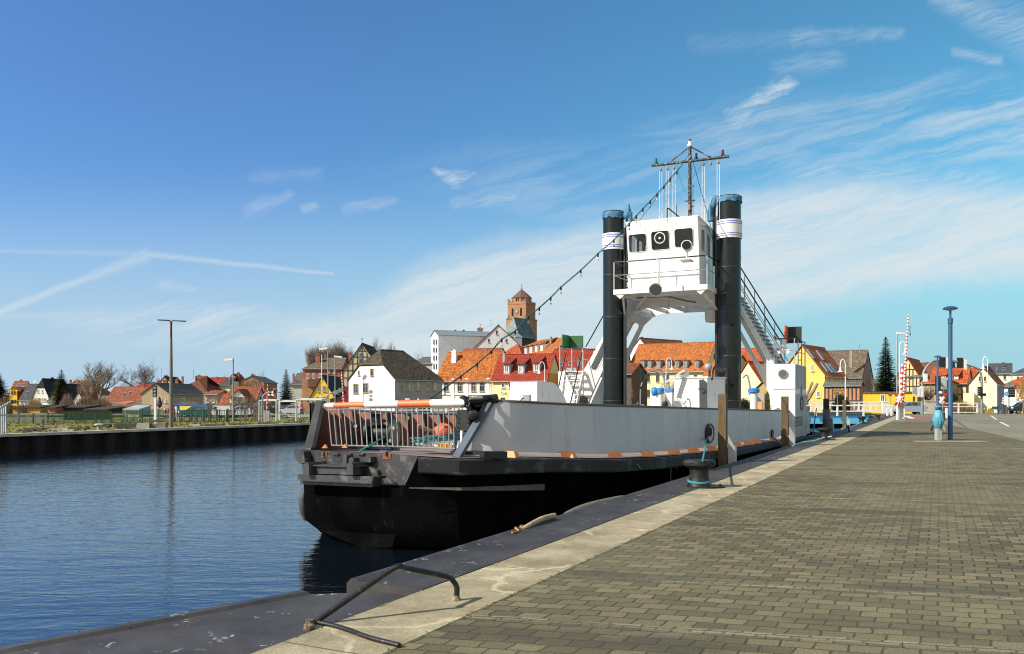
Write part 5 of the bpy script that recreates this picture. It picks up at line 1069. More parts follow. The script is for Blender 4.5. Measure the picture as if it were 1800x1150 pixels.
    planes = {'f': (A, -bk, t), 'r': (B, t, bk), 'l': (A, -t, bk)}
    if not noroof:
        if style == 'side': a, b, c = Q(0, 0, ze), Q(S, 0, ze), Q(0, W/2, zr)
        else: a, b, c = Q(0, W, ze), Q(S, W, ze), Q(0, W/2, zr)
        n = (b-a).cross(c-a).normalized(); n = n if n.z > 0 else -n; planes['R'] = (a+V((0, 0, .13)), n, (b-a).normalized())
    for w in wins:
        pid, cx, y0, y1, wp = w[:5]; fm, gm = (w[5] if len(w) > 5 and w[5] else win_m); cols = w[6] if len(w) > 6 else 2
        p0, n, tx = planes[pid]; a = on_plane(cx-wp/2, (y0+y1)/2, p0, n); b = on_plane(cx+wp/2, (y0+y1)/2, p0, n); c = (a+b)/2; z0 = on_plane(cx, y1, p0, n).z; z1 = on_plane(cx, y0, p0, n).z
        ww = (b-a).length; tx = (b-a).normalized(); hgt = z1-z0; c.z = (z0+z1)/2
        if ww > 6 or hgt < .1: continue
        fb = MB(); th = max(.07, ww*.09)
        for e in (-1, 1): fb.box(c+tx*e*(ww/2-th/2)+n*.03, th, .10, hgt, tx); fb.box(c+ZX*e*(hgt/2-th/2)+n*.031, ww, .10, th, tx)
        for k in range(1, cols): fb.box(c+tx*(-ww/2+ww*k/cols)+n*.02, th*.7, .06, hgt-th, tx)
        if hgt > 1.0: fb.box(c+ZX*hgt*.18+n*.021, ww-th, .06, th*.7, tx)
        fo = fb.build('window', fm, h, 0); MB().box(c+n*.006, ww-.02, .03, hgt-.02, tx).build('pane', gm, fo, 0)
        MB().box(V((c.x, c.y, z0-.05))+n*.08, ww+.16, .2, .07, tx).build('sill', fm if fm is not FR_D else wall, fo, 0)
    for s in sky_:
        cx, cy, wp, hp = s; p0, n, tx = planes['R']; c = on_plane(cx, cy, p0, n); up = n.cross(tx); up = up if up.z > 0 else -up
        ww = abs((on_plane(cx+wp/2, cy, p0, n)-on_plane(cx-wp/2, cy, p0, n)).length)*.75; hg = (on_plane(cx, cy-hp/2, p0, n)-on_plane(cx, cy+hp/2, p0, n)).length; hg = min(hg, 1.6); ww = min(ww, .95)
        fo = MB().box(c+n*.04, ww, hg, .10, tx, up, n).build('skylight', FR_Z, ro, 0); MB().box(c+n*.10, ww*.76, hg*.8, .02, tx, up, n).build('skylight_pane', glass('sky_glass', (.05, .07, .085), .12), ro, 0)
    for c_ in chim:
        cx, y0, y1, wp, Y, m = c_ if len(c_) == 6 else c_+(CHB,)
        a = P(cx, y1+8, Y); w = wp*Y/F; z1 = ZY(y0, Y); ch = MB().box(V((a.x, a.y, (z1+a.z-.6)/2)), w, w*.9, z1-a.z+.6, t).box(V((a.x, a.y, z1-.12)), w*1.18, w*1.08, .14, t)
        if w > .5: ch.box(V((a.x, a.y, z1+.10)), w*.35, w*.35, .25, t)
        ch.build('chimney', m, ro, 0)
    for d_ in dorm:
        cx, y0, y1, wp, kind = d_[:5]; fm = d_[5] if len(d_) > 5 else FR_W; p0, n, tx = planes['R']; c = on_plane(cx, y1, p0, n); outn = V((n.x, n.y, 0)).normalized(); ww = wp*c.y/F; hg = (y1-y0)*c.y/F
        dl = hg/max(.25, (math.sqrt(1-n.z**2)/n.z)); bw = MB(); q = [c-tx*ww/2, c+tx*ww/2, c+tx*ww/2-outn*dl, c-tx*ww/2-outn*dl]; bw.hexa([p-ZX*.2 for p in q], [p+ZX*hg for p in q])
        dm = bw.build('dormer', d_[6] if len(d_) > 6 else wall, h, 0); rr = MB(); e = .15
        if kind == 'shed': rr.ext([q[0]-tx*e+outn*.35+ZX*(hg-.05), q[1]+tx*e+outn*.35+ZX*(hg-.05), q[2]+tx*e-outn*dl*.9+ZX*(hg+dl*.55+.25), q[3]-tx*e-outn*dl*.9+ZX*(hg+dl*.55+.25)], V((0, 0, .12)))
        elif kind == 'gable':
            rh = ww*.42
            for sg in (-1, 1): rr.ext([c+tx*sg*(ww/2+e)+outn*.2+ZX*(hg-.1), c+outn*.2+ZX*(hg+rh), c-outn*(dl+rh*1.2)+ZX*(hg+rh), c+tx*sg*(ww/2+e)-outn*dl+ZX*(hg-.1)], V((0, 0, .10)))
            bwt = MB().ext([q[0]+ZX*hg, q[1]+ZX*hg, c+ZX*(hg+rh-.03)], -outn*.2); bwt.build('dormer_gable', d_[6] if len(d_) > 6 else wall, dm, 0)
        else:
            arc = [c+outn*.12+tx*(ww/2+.08)*math.cos(a)+ZX*(hg+.45*ww/2*1.3*math.sin(a)) for a in [PI*k/8 for k in range(9)]]; rr.ext(arc, -outn*(dl*1.25))
        rr.build('dormer_roof', (d_[7] if len(d_) > 7 else roof), dm, 0)
        fo = MB(); wc = c+ZX*(hg*.52)+outn*.03; iw, ih = ww*.62, hg*.66
        for e_ in (-1, 1): fo.box(wc+tx*e_*iw/2, .12, .1, ih, tx); fo.box(wc+ZX*e_*ih/2, iw+.12, .1, .12, tx)
        fo.box(wc, .08, .08, ih, tx); fo.build('dormer_window', fm, dm, 0); MB().box(wc-outn*.01, iw, .04, ih, tx).build('dormer_pane', GLS if kind == 'arch' else GLW, dm, 0)
    h_ = HF(); h_.o = h; h_.Q = Q; h_.planes = planes; h_.ze, h_.zr, h_.S, h_.W, h_.L, h_.D = ze, zr, S, W, L, D; h_.A, h_.B, h_.t, h_.bk, h_.roof = A, B, t, bk, ro; return h_
M_TIM = wood('timber_dark', (.09, .055, .035), (.04, .025, .015))
def timber(h, wallid, segs, th=.16, m=M_TIM):
    p0, n, tx = h.planes[wallid]; mb = MB()
    for x0, z0, x1, z1 in segs: mb.beam(p0+tx*x0+ZX*z0+n*.04, p0+tx*x1+ZX*z1+n*.04, .08, th, tx if abs(x1-x0) < .05 else ZX)
    mb.build('timber_frame', m, h.o, 0)
def tgrid(W, z0, z1, nx, zs, brace=True):
    s = [(W*k/nx, z0, W*k/nx, z1) for k in range(nx+1)]+[(0, z, W, z) for z in zs]
    if brace: s += [(0, z0, W/nx, zs[1] if len(zs) > 1 else z1), (W, z0, W-W/nx, zs[1] if len(zs) > 1 else z1)]
    return s
GRP = 'houses of the old town behind the harbour'
# --- far left
h = house('bay_house', 'leftmost yellow house with a rust red roof and a two window bay', (10, 262), (33, 262), 10, (703, 262), (671, 267), wall=W_YEL, roof=R_RBR, sky_=((33, 678, 4, 6), (42, 677, 4, 6)), chim=((37, 668, 671, 3, 268),), grp=GRP)
bx_ = MB().hexa([P(17.5, 715, 260), P(30, 715, 260), P(30.5, 715, 264), P(18.5, 715, 264)], [P(17.5, 685, 260), P(30, 685, 260), P(30.5, 685, 264), P(18.5, 685, 264)]).ext([P(17.5, 685, 260), P(30, 685, 260), P(23.7, 681, 260)], V((0, 4, 0))).build('bay', W_YELD, h.o, 0)
MB().ext([P(16.5, 684.5, 259.6), P(23.7, 680, 259.6), P(31, 684.5, 259.6), P(23.7, 681, 259.6)], V((.5, 6, 0))).build('bay_roof', R_GRY, h.o, 0)
for x, y in ((20.7, 691), (25.8, 691), (21.5, 706), (26.5, 706)): MB().box(P(x, y, 259.9), .42, .1, 1.15).build('bay_window', GLS, h.o, 0)
house('slate_roof_house', 'low white house with a plain dark grey roof beside the leftmost yellow house', (34, 254), (56, 254), 10, (703, 254), (676, 259), wall=W_WHITE, roof=R_SLT, sky_=((47, 692, 5, 6),), wins=(('f', 39, 705, 711, 3), ('f', 45, 705, 711, 3)), grp=GRP)
house('half_hipped_house', 'tall white gabled house with a black half-hipped roof left of the first spruce', (58, 246), (85, 246), 13, (697, 246), (666.5, 250), 'gable', (.5, .3), W_WHITE, R_BLK, wins=(('f', 67, 685, 691, 2.6), ('f', 74.2, 685, 691, 2.6), ('f', 63, 700, 707, 2.6), ('f', 74.6, 700, 706, 3), ('f', 79.3, 700, 706, 3), ('f', 69.3, 700, 709, 4, (FR_T, GLW))), chim=((92, 664, 670, 4, 252, R_BLK),), grp=GRP)
house('brick_gable_house', 'dark red brick house half hidden behind the first spruce', (98, 236), (124, 236), 9, (700, 236), (676, 240), 'gable', (0, 0), B_RED, R_BLK, wins=(('f', 113, 705, 710, 3),), grp=GRP)
house('low_cottage', 'small grey roofed white cottage seen through the first spruce', (82, 238), (100, 238), 7, (706, 238), (697, 241), wall=W_WHITE, roof=R_GRY, grp=GRP)
house('white_gable_cottage', 'white gable cottage with a brown roof between the spruce and the bare tree', (127, 226), (149, 226), 9, (709, 226), (690, 226), 'gable', (0, 0), W_WHITE, R_BRN, chim=((144, 690, 700, 2.5, 230, W_CREAM),), wins=(('f', 134, 707, 711, 2), ('f', 141, 707, 711, 2)), grp=GRP)
house('large_barn', 'large house with a long rust orange roof behind the tall bare tree', (112, 300), (168, 300), 15, (694, 300), (669.5, 307), hh=(0, 1), wall=W_WHITE, roof=R_RBR, grp=GRP, chim=((124, 668, 672, 3, 306),))
house('red_roofed_house', 'long low white house with a red roof and two skylights left of the beige gable', (186, 200), (246, 200), 9, (706.5, 200), (681, 204), wall=W_WHITE, roof=R_RBR, sky_=((218, 695, 5, 7), (228, 692, 5, 7)), chim=((228, 681, 684, 5, 205),), grp=GRP)
house('zinc_roofed_hall', 'hall with a blue grey metal roof rising behind the red roofed house', (205, 300), (258, 300), 12, (684, 300), (672, 306), wall=W_GREY, roof=R_ZINC, grp=GRP)
house('maroon_roof_house', 'small dark red roof between the metal hall and the beige gable', (236, 270), (262, 270), 9, (683, 270), (676, 274), wall=W_GREY, roof=R_RED, chim=((252, 674, 678, 4, 272),), grp=GRP)
house('beige_gable_building', 'beige rendered building with a shallow grey gable roof behind the tall concrete pole', (249, 168), (297, 168), 19, (692, 168), (674, 168), 'gable', (0, 0), W_BEIGE, R_GRY, wins=(('r', 321, 700, 708, 6, (FR_W, GLS)), ('f', 283, 700, 706, 3), ('f', 291, 703, 708, 3)), chim=((280, 669, 677, 6, 170), (291, 668, 676, 7, 174), (311, 667, 676, 5, 182)), grp=GRP)
house('cream_attic_house', 'cream house with a black roof peeping over the beige building', (278, 262), (300, 262), 10, (674, 262), (662.5, 262), 'gable', (0, 0), W_CREAM, R_BLK, chim=((292, 660, 664, 5, 264), (321, 662, 667, 3, 270)), grp=GRP)
house('big_dark_roof_house', 'house under a big hipped black and rust roof right of the beige building', (303, 228), (364, 228), 17, (689, 228), (662, 236), hh=(.99, .99), wall=W_BEIGE, roof=R_BRN, chim=((350, 660, 664, 5, 237),), grp=GRP)
house('distant_maroon_house', 'distant house with a dull maroon roof above the yellow walled one', (362, 305), (392, 305), 10, (674, 305), (664, 309), wall=W_GREY, roof=R_RED, chim=((381, 663, 667, 3, 309),), grp=GRP)
house('lemon_house', 'lemon yellow house with a hipped dark grey roof on the left skyline', (380, 242), (404, 242), 11, (678, 242), (664, 247), hh=(.99, .4), wall=W_LEM, roof=R_SLT, grp=GRP, wins=(('r', 414, 683, 687, 3),))
house('bay_fronted_cottage', 'small beige cottage with two windows and a curved gable top beside the beige building', (360, 150), (382, 150), 7, (694, 150), (688, 152), wall=W_BEIGE, roof=R_RBR, wins=(('f', 365.5, 698, 708, 4.5), ('f', 375, 698, 708, 4.5), ('f', 366, 716, 723, 4), ('f', 376, 716, 723, 4)), grp=GRP)
h = house('brown_roofed_house', 'brown roofed house with a white gabled dormer and a lavender end wall', (385, 140), (446, 140), 8, (713, 140), (681.5, 144), hh=(.5, 0), wall=W_LAV, roof=R_RBR, wins=(('r', 458, 698, 705, 2.4, (FR_D, GLS)),), grp=GRP)
p = P(417, 708, 139); dm = MB().ext([P(404, 708, 139), P(430, 708, 139), P(430, 699, 139), P(418, 685, 139), P(404, 699, 139)], V((0, 5.5, 0))).build('dormer', W_WHITE, h.o, 0)
MB().ext([P(402, 700.5, 138.7), P(418, 683.5, 138.7), P(434, 700.5, 138.7), P(418, 685.2, 138.7)], V((0, 6.3, 0))).build('dormer_roof', R_RBR, dm, 0)
MB().box(P(417, 702, 138.95), 1.7, .08, .75).build('dormer_window', GLS, dm, 0)
for k in (-.85, 0, .85): MB().box(P(417, 702, 138.9)+V((k, 0, 0)), .1, .08, .8).build('dormer_mullion', FR_B, dm, 0)
house('hillside_brick_house', 'orange brick house with a dark flat roof on the slope behind the level crossing', (420, 250), (464, 250), 14, (672, 250), (662.5, 255), 'gable', (0, 0), B_OR, R_SLT, chim=((444, 658, 666, 5, 254), (449, 661, 666, 5, 262)), grp=GRP)
house('slope_cottage', 'small dark cottage with a maroon roof at the top of the slope', (400, 290), (418, 290), 9, (668, 290), (658, 292), 'gable', (0, 0), W_WHITE, R_RED, chim=((419, 655, 660, 4, 293),), grp=GRP)
house('grey_mill_annex', 'plain pale grey concrete annex left of the red brick building', (510, 172), (532, 172), 8, (676, 172), (672, 175), wall=W_CONC, roof=R_GRY, chim=((519, 667, 676, 3, 174), (516, 657, 674, 3, 180)), grp=GRP)
house('taupe_roof_house', 'taupe roof just behind the pale grey annex', (516, 230), (536, 230), 9, (668, 230), (657, 234), wall=W_GREY, roof=R_TAN, grp=GRP)
h = house('red_brick_building', 'red brick building with arched windows behind the yellow gable', (532, 188), (600, 188), 10, (648, 188), (630, 192), hh=(1, 0), wall=B_RED, roof=R_TAN, wins=(('f', 541.5, 656, 665, 4.4), ('f', 552, 656, 665, 4.4), ('f', 562.5, 656, 664, 4), ('f', 578, 650, 656, 4), ('f', 588, 650, 656, 4)), chim=((559, 623, 631, 8, 191), (572, 624, 632, 4, 193), (615, 620, 630, 4, 197)), grp=GRP)
mb = MB(); mb.hexa([P(531, 722, 150), P(561, 722, 150), P(562, 722, 155), P(533, 722, 155)], [P(531, 666, 150), P(561, 666, 150), P(562, 666, 155), P(533, 666, 155)]); o_ = mb.build('stair_tower', B_OR, h.o, 0)
MB().hexa([P(541, 680, 149.6), P(563, 680, 149.6), P(563, 680, 154), P(541, 680, 154)], [P(541, 665.5, 149.6), P(563, 665.5, 149.6), P(563, 665.5, 154), P(541, 665.5, 154)]).build('terrace', mat('terrace_brown', (.14, .055, .03), .8, 0, .2, 1), h.o, 0)
h = house('half_timbered_mill', 'tall half-timbered gable building with a dark roof and a blue glass strip', (603, 163), (670, 163), 14, (652, 163), (604, 163), 'gable', (0, 0), wallm('infill_cream', (.50, .43, .27)), R_BLK, o=.5, grp=GRP)
Wg = h.W; sg = []
for k in range(9):
    x = Wg*k/8; zt = h.ze+(h.zr-h.ze)*(1-abs(x-Wg/2)/(Wg/2))-.4; sg.append((x, 1, x, max(h.ze, zt)))
for z in (2.5, 4.2, 5.9, 7.3, 8.6, 9.9, 11.0):
    hw = Wg/2 if z < h.ze else Wg/2*(h.zr-z)/(h.zr-h.ze)-.2
    if hw > .3: sg.append((Wg/2-hw, z, Wg/2+hw, z))
sg += [(.0, 4.2, Wg/8, 2.5), (Wg*.8, 5.9, Wg*.9, 4.2), (Wg*.42, 11, Wg*.5, 12), (Wg*.58, 11, Wg*.5, 12)]
timber(h, 'f', sg, .13)
p0, n, tx = h.planes['f']; MB().box(p0+tx*(Wg*.47)+ZX*8.2+n*.09, .62, .06, 4.8, tx).build('glass_strip', glass('blue_glass', (.04, .08, .14)), h.o, 0)
MB().tube([h.Q(0, Wg/2, h.zr), h.Q(0, Wg/2, h.zr+.9)], .03, 5).box(h.Q(0, Wg/2, h.zr+.85), .35, .04, .2).build('finial', FR_D, h.o, 0)
h = house('yellow_gable_cottage', 'bright yellow gable cottage with a black roof behind the gate boom', (543, 130), (590, 130), 13, (703, 130), (661, 130), 'gable', (0, 0), W_YELD, R_BLK, o=.2, wins=(('f', 560.5, 679, 689, 4.5, (FR_Z, GLS)), ('f', 569.5, 679, 688, 5, (FR_Z, GLW)), ('f', 557, 698, 706, 5, (FR_Z, GLS)), ('f', 569, 697, 706, 5, (FR_Z, GLS))), grp=GRP)
house('crimson_shed', 'crimson roofed shed squeezed between yellow cottage and white house', (592, 128), (611, 128), 9, (718, 128), (684, 132), wall=mat('crimson_render', (.22, .02, .025), .8), roof=tiles('tiles_crimson', (.17, .012, .018)), grp=GRP)
# --- white corner house with mossy roof
WB = (FR_T, GLW)
h = house('white_corner_house', 'white gabled corner house with a mossy dark roof and a grey side facade', (613, 123.5), (694, 118), 9.9, (666, 118), (617.5, 124), 'gable', (.52, .95), W_WHITE, R_MOSS, o=.25, wins=(('f', 625.8, 675, 691.5, 8.5, (FR_B, GLS)), ('f', 643, 673.5, 690.5, 9, (FR_B, GLS)), ('f', 631, 652, 660, 3.6, (FR_T, GLS), 1), ('f', 654, 648, 661, 5.2, (FR_B, GLS), 1), ('f', 620, 706, 712, 5, (FR_B, GLS)),
     ('r', 705.5, 671, 687, 6, WB), ('r', 718.5, 670.5, 687, 7, WB), ('r', 735, 670.5, 687, 6.8, WB), ('r', 752, 670.5, 687, 6.8, WB), ('r', 765, 670.5, 687, 6, WB), ('r', 735, 701, 718, 7, (FR_D, GLS)), ('r', 767, 700, 718, 7, (FR_D, GLS))), chim=((673, 616, 622, 5, 126, mat('chim_or', (.32, .15, .07), .9)),), grp=GRP)
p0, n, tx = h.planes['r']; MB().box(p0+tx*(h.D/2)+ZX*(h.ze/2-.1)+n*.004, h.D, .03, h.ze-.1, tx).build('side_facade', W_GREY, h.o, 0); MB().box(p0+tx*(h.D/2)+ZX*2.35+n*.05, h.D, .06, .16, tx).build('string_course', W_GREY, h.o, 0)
house('rear_grey_house', 'long grey roof just behind the mossy roof', (725, 190), (775, 186), 8, (640, 190), (629, 193), wall=W_GREY, roof=R_GRY, grp=GRP)
# --- modern block, big gable, church
h = house('warehouse_block', 'tall pale grey block with a curved metal roof left of the church', (757.5, 188), (770.5, 183), 19.5, (589, 183), (583.5, 188), 'gable', (0, 0), wallm('block_white', (.74, .74, .76)), R_ZINC, o=.1, wins=tuple(('f', x, y, y+9, 2.2, (FR_D, GLS)) for x in (763.3, 767.6) for y in (597, 611, 625, 640)), chim=((815, 580, 584, 3, 193, FR_D), (800, 580, 584, 3, 191, FR_D)), grp=GRP)
house('grey_gable_house', 'broad pale grey gable with three tiny windows in front of the church', (834, 186), (918, 186), 10, (612, 186), (571.5, 186), 'gable', (0, 0), wallm('gable_grey', (.58, .57, .57)), R_BRN, o=.12, wins=(('f', 873, 581, 588, 2.8, (FR_D, GLS)), ('f', 859, 596, 602, 2.8, (FR_D, GLS)), ('f', 890, 596, 602, 2.8, (FR_D, GLS))), chim=((844, 577, 580, 9, 192),), grp=GRP)
tw = thing('church', 'brick church with a square tower, octagonal top storey, clock and weathercock', 'church', P(915, 700, 262))
tA = V(((892.5-900)/F*260, 260, 0)); tB = V(((924.5-900)/F*257, 257, 0)); tt = (tB-tA).normalized(); tb = V((-tt.y, tt.x, 0)); TW = (tB-tA).length; tc_ = (tA+tB)/2+tb*TW/2
def sq(c, hw, z0, z1): return MB().hexa([c+tt*a*hw+tb*b*hw+ZX*z0 for a, b in ((-1, -1), (1, -1), (1, 1), (-1, 1))], [c+tt*a*hw+tb*b*hw+ZX*z1 for a, b in ((-1, -1), (1, -1), (1, 1), (-1, 1))])
zz = lambda py: ZY(py, 258.5)
sq(tc_, TW/2+.35, -1, zz(561)).build('tower_base', B_CH, tw, 0); sq(tc_, TW/2, zz(561)-.1, zz(535)).build('tower', B_CH, tw, 0)
sq(tc_, TW/2+.42, zz(562), zz(560)).build('cornice', R_COP, tw, 0)
oc = lambda r, z: [tc_+(tt*math.cos(PI/8+PI/4*k)+tb*math.sin(PI/8+PI/4*k))*r+ZX*z for k in range(8)]
mb = MB(); mb.grid([oc(3.05, zz(535)-.3), oc(3.05, zz(522.5))], True); mb.build('octagon', B_CH, tw, 0)
MB().grid([oc(3.3, zz(523)), oc(2.0, zz(516)), oc(.9, zz(510.5)), oc(.06, zz(506))], True).build('octagon_roof', mat('tower_roof_tiles', (.13, .065, .05), .8, 0, .2, 1), tw, 0)
rl = MB()
for a in (-1, 1):
    rl.box(tc_+tb*a*(TW/2)+ZX*(zz(535)+.45), TW, .2, .9, tt); rl.box(tc_+tt*a*(TW/2)+ZX*(zz(535)+.45), .2, TW, .9, tt)
rl.build('parapet', B_CH, tw, 0)
for a in (-1, 1): MB().ext([tc_-tb*(TW/2+.02)+tt*a*TW/2+ZX*(zz(535)+.9), tc_-tb*(TW/2+.02)+tt*a*TW/2+ZX*(zz(535)+1.9), tc_-tb*(TW/2+.02)+tt*a*(TW/2-1.2)+ZX*(zz(535)+.9)], tb*.3).build('corner_pinnacle', R_COP, tw, 0)
for dx in (-1.45, 1.45): MB().box(tc_-tb*(TW/2)+tt*dx+ZX*(zz(549.5)), .62, .12, 2.1, tt).lathe(tc_-tb*(TW/2+.05)+tt*dx+ZX*(zz(549.5)+1.05), [(.31, 0), (.31, .1)], 14, tb).build('belfry_window', M_HOLE, tw, 0)
ck = MB().lathe(tc_-tb*(TW/2+.02)+ZX*zz(548), [(.60, 0), (.60, .12)], 24, -tb).build('clock_face', mat('clock_grey', (.14, .16, .15), .5), tw, 0)
MB().lathe(tc_-tb*(TW/2+.14)+ZX*zz(548), [(.30, 0), (.30, .02)], 20, -tb).build('clock_centre', mat('clock_pale', (.35, .38, .36), .5), ck, 0)
for k in range(12): MB().box(tc_-tb*(TW/2+.17)+tt*.48*math.cos(k*PI/6)+ZX*(zz(548)+.48*math.sin(k*PI/6)), .06, .03, .06, tt).build('clock_mark', mat('gilt', (.5, .35, .1), .4), ck, 0)
for dx in (-.32, .32): MB().box(tc_-tb*(2.84)+tt*dx+ZX*zz(527.5), .36, .12, 1.3, tt).build('lantern_window', M_HOLE, tw, 0)
MB().box(tc_-tb*1.95-tt*2.1+ZX*zz(530), .3, .3, 1.1, tt+tb).build('lantern_window', M_HOLE, tw, 0)
for a in (-1, 1): MB().ext([tc_-tb*(TW/2+.1)+tt*a*(TW/2+.3)+ZX*zz(561), tc_-tb*(TW/2+.1)+tt*a*(TW/2-.9)+ZX*zz(561), tc_-tb*(TW/2+.1)+tt*a*(TW/2-.3)+ZX*(zz(561)+1.3)], tb*.4).build('shoulder_gable', R_COP, tw, 0)
MB().tube([tc_+ZX*zz(506.5), tc_+ZX*zz(498)], .06, 6).build('spire_rod', FR_D, tw, 0)
gm_ = mat('gilt', (.5, .35, .1), .4); MB().lathe(tc_+ZX*zz(504.2), [(.02, -.28), (.2, -.2), (.28, 0), (.2, .2), (.02, .28)], 14).build('spire_ball', gm_, tw, 60)
MB().ext([tc_+tt*x+ZX*(zz(497.5)+z) for x, z in ((-.45, .35), (-.25, .05), (.0, -.15), (.25, .0), (.30, .35), (.42, .42), (.28, .55), (.15, .15), (-.1, .1), (-.3, .5))], tb*.06).build('weathercock', gm_, tw, 0)
nb = thing('x', 'x', 'x', (0, 0, 0)); bpy.data.objects.remove(nb)
hn = house('nave', 'tmp', (881, 236), (911, 233), 9, (588, 232), (560, 238), 'gable', (1, 0), brick('brick_choir', (.10, .05, .035), (.14, .07, .045), (.12, .09, .07), .4, .14, .02), R_COP, o=.4, wins=(('f', 892, 592, 604, 3, (FR_D, M_HOLE)), ('f', 905, 592, 604, 3.5, (FR_D, M_HOLE)), ('r', 920, 592, 606, 2, (FR_D, M_HOLE)), ('r', 925, 593, 606, 2, (FR_D, M_HOLE)), ('r', 930, 594, 606, 2, (FR_D, M_HOLE))))
sh_ = V(hn.o.location)-OFF[tw.name]
def strip_nave(o):
    for c in list(o.children):
        c.parent = tw; c.location = sh_
        if c.name.startswith('wall'): c.name = 'nave_wall'
        elif c.name.startswith('roof'): c.name = 'nave_roof'
strip_nave(hn.o); bpy.data.objects.remove(hn.o)
# --- centre row
house('rear_orange_roof', 'faded orange roof ridge behind the pink house', (800, 168), (868, 165), 9, (640, 166), (613.5, 170), wall=W_WHITE, roof=R_RBR, grp=GRP)
house('scarlet_roof_house', 'bright scarlet hipped roof below the church', (864, 172), (922, 169), 9, (634, 170), (607, 174), hh=(1, 1), wall=W_WHITE, roof=R_REDO, grp=GRP, chim=((895, 620, 625, 2, 168, FR_D),))
house('dormer_row_house', 'orange roofed house with a long white dormer of four windows and a pale gable end', (914, 166), (964, 158), 10, (627, 160), (597, 165), wall=wallm('pale_blue_render', (.50, .54, .60)), roof=R_OR, wins=(('r', 993, 611, 617, 3, (FR_Z, GLS)), ('r', 989, 603, 606, 2, (FR_D, GLS))), dorm=((924, 610, 622, 7, 'shed', FR_W, W_WHITE, R_OR), (933, 608, 620, 7, 'shed', FR_W, W_WHITE, R_OR), (942.5, 606, 618, 7, 'shed', FR_W, W_WHITE, R_OR), (952, 604.5, 616.5, 7, 'shed', FR_W, W_WHITE, R_OR)), chim=((968, 592, 598, 3, 163, FR_Z),), grp=GRP)
PG = (FR_G, GLS)
h = house('pink_house', 'pale pink house with green windows under a speckled orange pantile roof', (766, 138), (864, 134), 9, (667, 135), (620, 140), wall=W_PINK, roof=R_OR2, wins=tuple(('f', x, 673, 688, 8.6, PG) for x in (784.5, 808.5, 832.5, 847.5))+tuple(('f', x, 703, 718, 8, PG) for x in (784.5, 808.5, 832.5)), chim=((799, 617, 627, 8, 140, W_WHITE),), grp=GRP)
p0, n, tx = h.planes['f']
for x in (796, 820, 858): q = on_plane(x, 690, p0, n); MB().box(V((q.x, q.y, 2.5))+n*.05, .55, .1, 5.2, tx).build('pilaster', W_WHITE, h.o, 0)
MB().box(on_plane(815, 693.5, p0, n)+n*.08, 8.6, .14, .14, tx).build('string_course', W_WHITE, h.o, 0); MB().box(on_plane(815, 669.5, p0, n)+n*.12, 8.8, .2, .22, tx).build('cornice', W_WHITE, h.o, 0)
h = house('cafe_house', 'yellow house with café lettering and a red roof with three shed dormers', (865, 133), (961, 130), 8, (667, 131), (624, 135), wall=W_CREAM, roof=R_RED, wins=(('f', 884.5, 674, 682, 6), ('f', 897, 674, 682, 6), ('f', 915, 674, 682, 6), ('f', 884, 699, 712, 7, (FR_D, GLS))), dorm=((891, 640, 658, 12, 'shed', FR_W, FR_Z, R_RED), (916, 640, 658, 12, 'shed', FR_W, FR_Z, R_RED), (943, 637.5, 655.5, 12, 'shed', FR_W, FR_Z, R_RED)), chim=((886, 621, 627, 4, 135, FR_Z),), grp=GRP)
p0, n, tx = h.planes['f']; q = on_plane(889.5, 692.5, p0, n); text('cafe_lettering', 'Café - Bar', mat('olive_paint', (.25, .24, .05), .7), h.o, on_plane(893.5, 692.3, p0, n), tx, ZX, .62, .03)
MB().box(h.B+tx*.12+h.bk*4+ZX*3, .02, 7.9, 5.6, tx).build('end_wall', W_OCH, h.o, 0)
house('red_roofed_terrace', 'long yellow terrace with a bright red roof and small skylights behind the port ladder', (966, 137), (1098, 134), 9, (655, 135), (614.5, 139), wall=W_CREAM, roof=R_RED, wins=(('f', 980, 667, 678, 7, (FR_D, GLS)), ('f', 1030, 667, 678, 7)), sky_=((987, 641, 7, 7), (1002, 640, 7, 7), (1018, 640, 7, 7)), grp=GRP)
SB = (FR_D, GLS)
house('town_hall', 'long cream building with a bright orange roof and seven arched zinc dormers under the portal', (1103, 136), (1238, 130), 11, (653, 135), (604.5, 137), wall=W_CREAM, roof=R_OR, wins=tuple(('f', x, 659.5, 671.5, 5.6, SB) for x in (1116, 1127.5, 1139.7, 1156, 1173, 1206, 1222.5))+tuple(('f', x, 685, 698, 5.6, SB) for x in (1116, 1127.5, 1139.7, 1156, 1173, 1206, 1222.5))+(('r', 1256, 622, 632, 3, SB),), dorm=tuple((x, 634.5, 648, 7.4, 'arch', FR_Z, FR_Z, R_BRN) for x in (1129.5, 1142, 1158, 1175, 1190, 1205, 1225)), grp=GRP)
house('tall_brown_roof', 'white gable and brown roof showing above the orange roof', (1108, 182), (1142, 178), 14, (618, 180), (595, 180), 'gable', (0, 0), W_WHITE, R_BRN, chim=((1128, 592, 598, 3, 182),), grp=GRP)
house('dark_stable', 'small dark brown brick stable just right of the port black pile', (1086, 118), (1110, 117), 6, (657, 117), (640, 119), wall=brick('brick_dark', (.12, .07, .045), (.17, .10, .06), (.15, .12, .09)), roof=R_BRN, grp=GRP)
house('green_side_house', 'small orange roofed house with a green wall beside the starboard black pile', (1236, 127), (1276, 124), 8, (661, 125), (626, 128), wall=wallm('render_green', (.38, .46, .24)), roof=R_OR, wins=(('f', 1262, 667, 678, 4, SB),), grp=GRP)
house('cream_gable_house', 'cream gable house seen between the starboard pile and the portal leg', (1292, 122), (1338, 119), 9, (672, 120), (637, 122), 'gable', (0, 0), wallm('render_pale_cream', (.70, .60, .40)), R_REDO, grp=GRP)
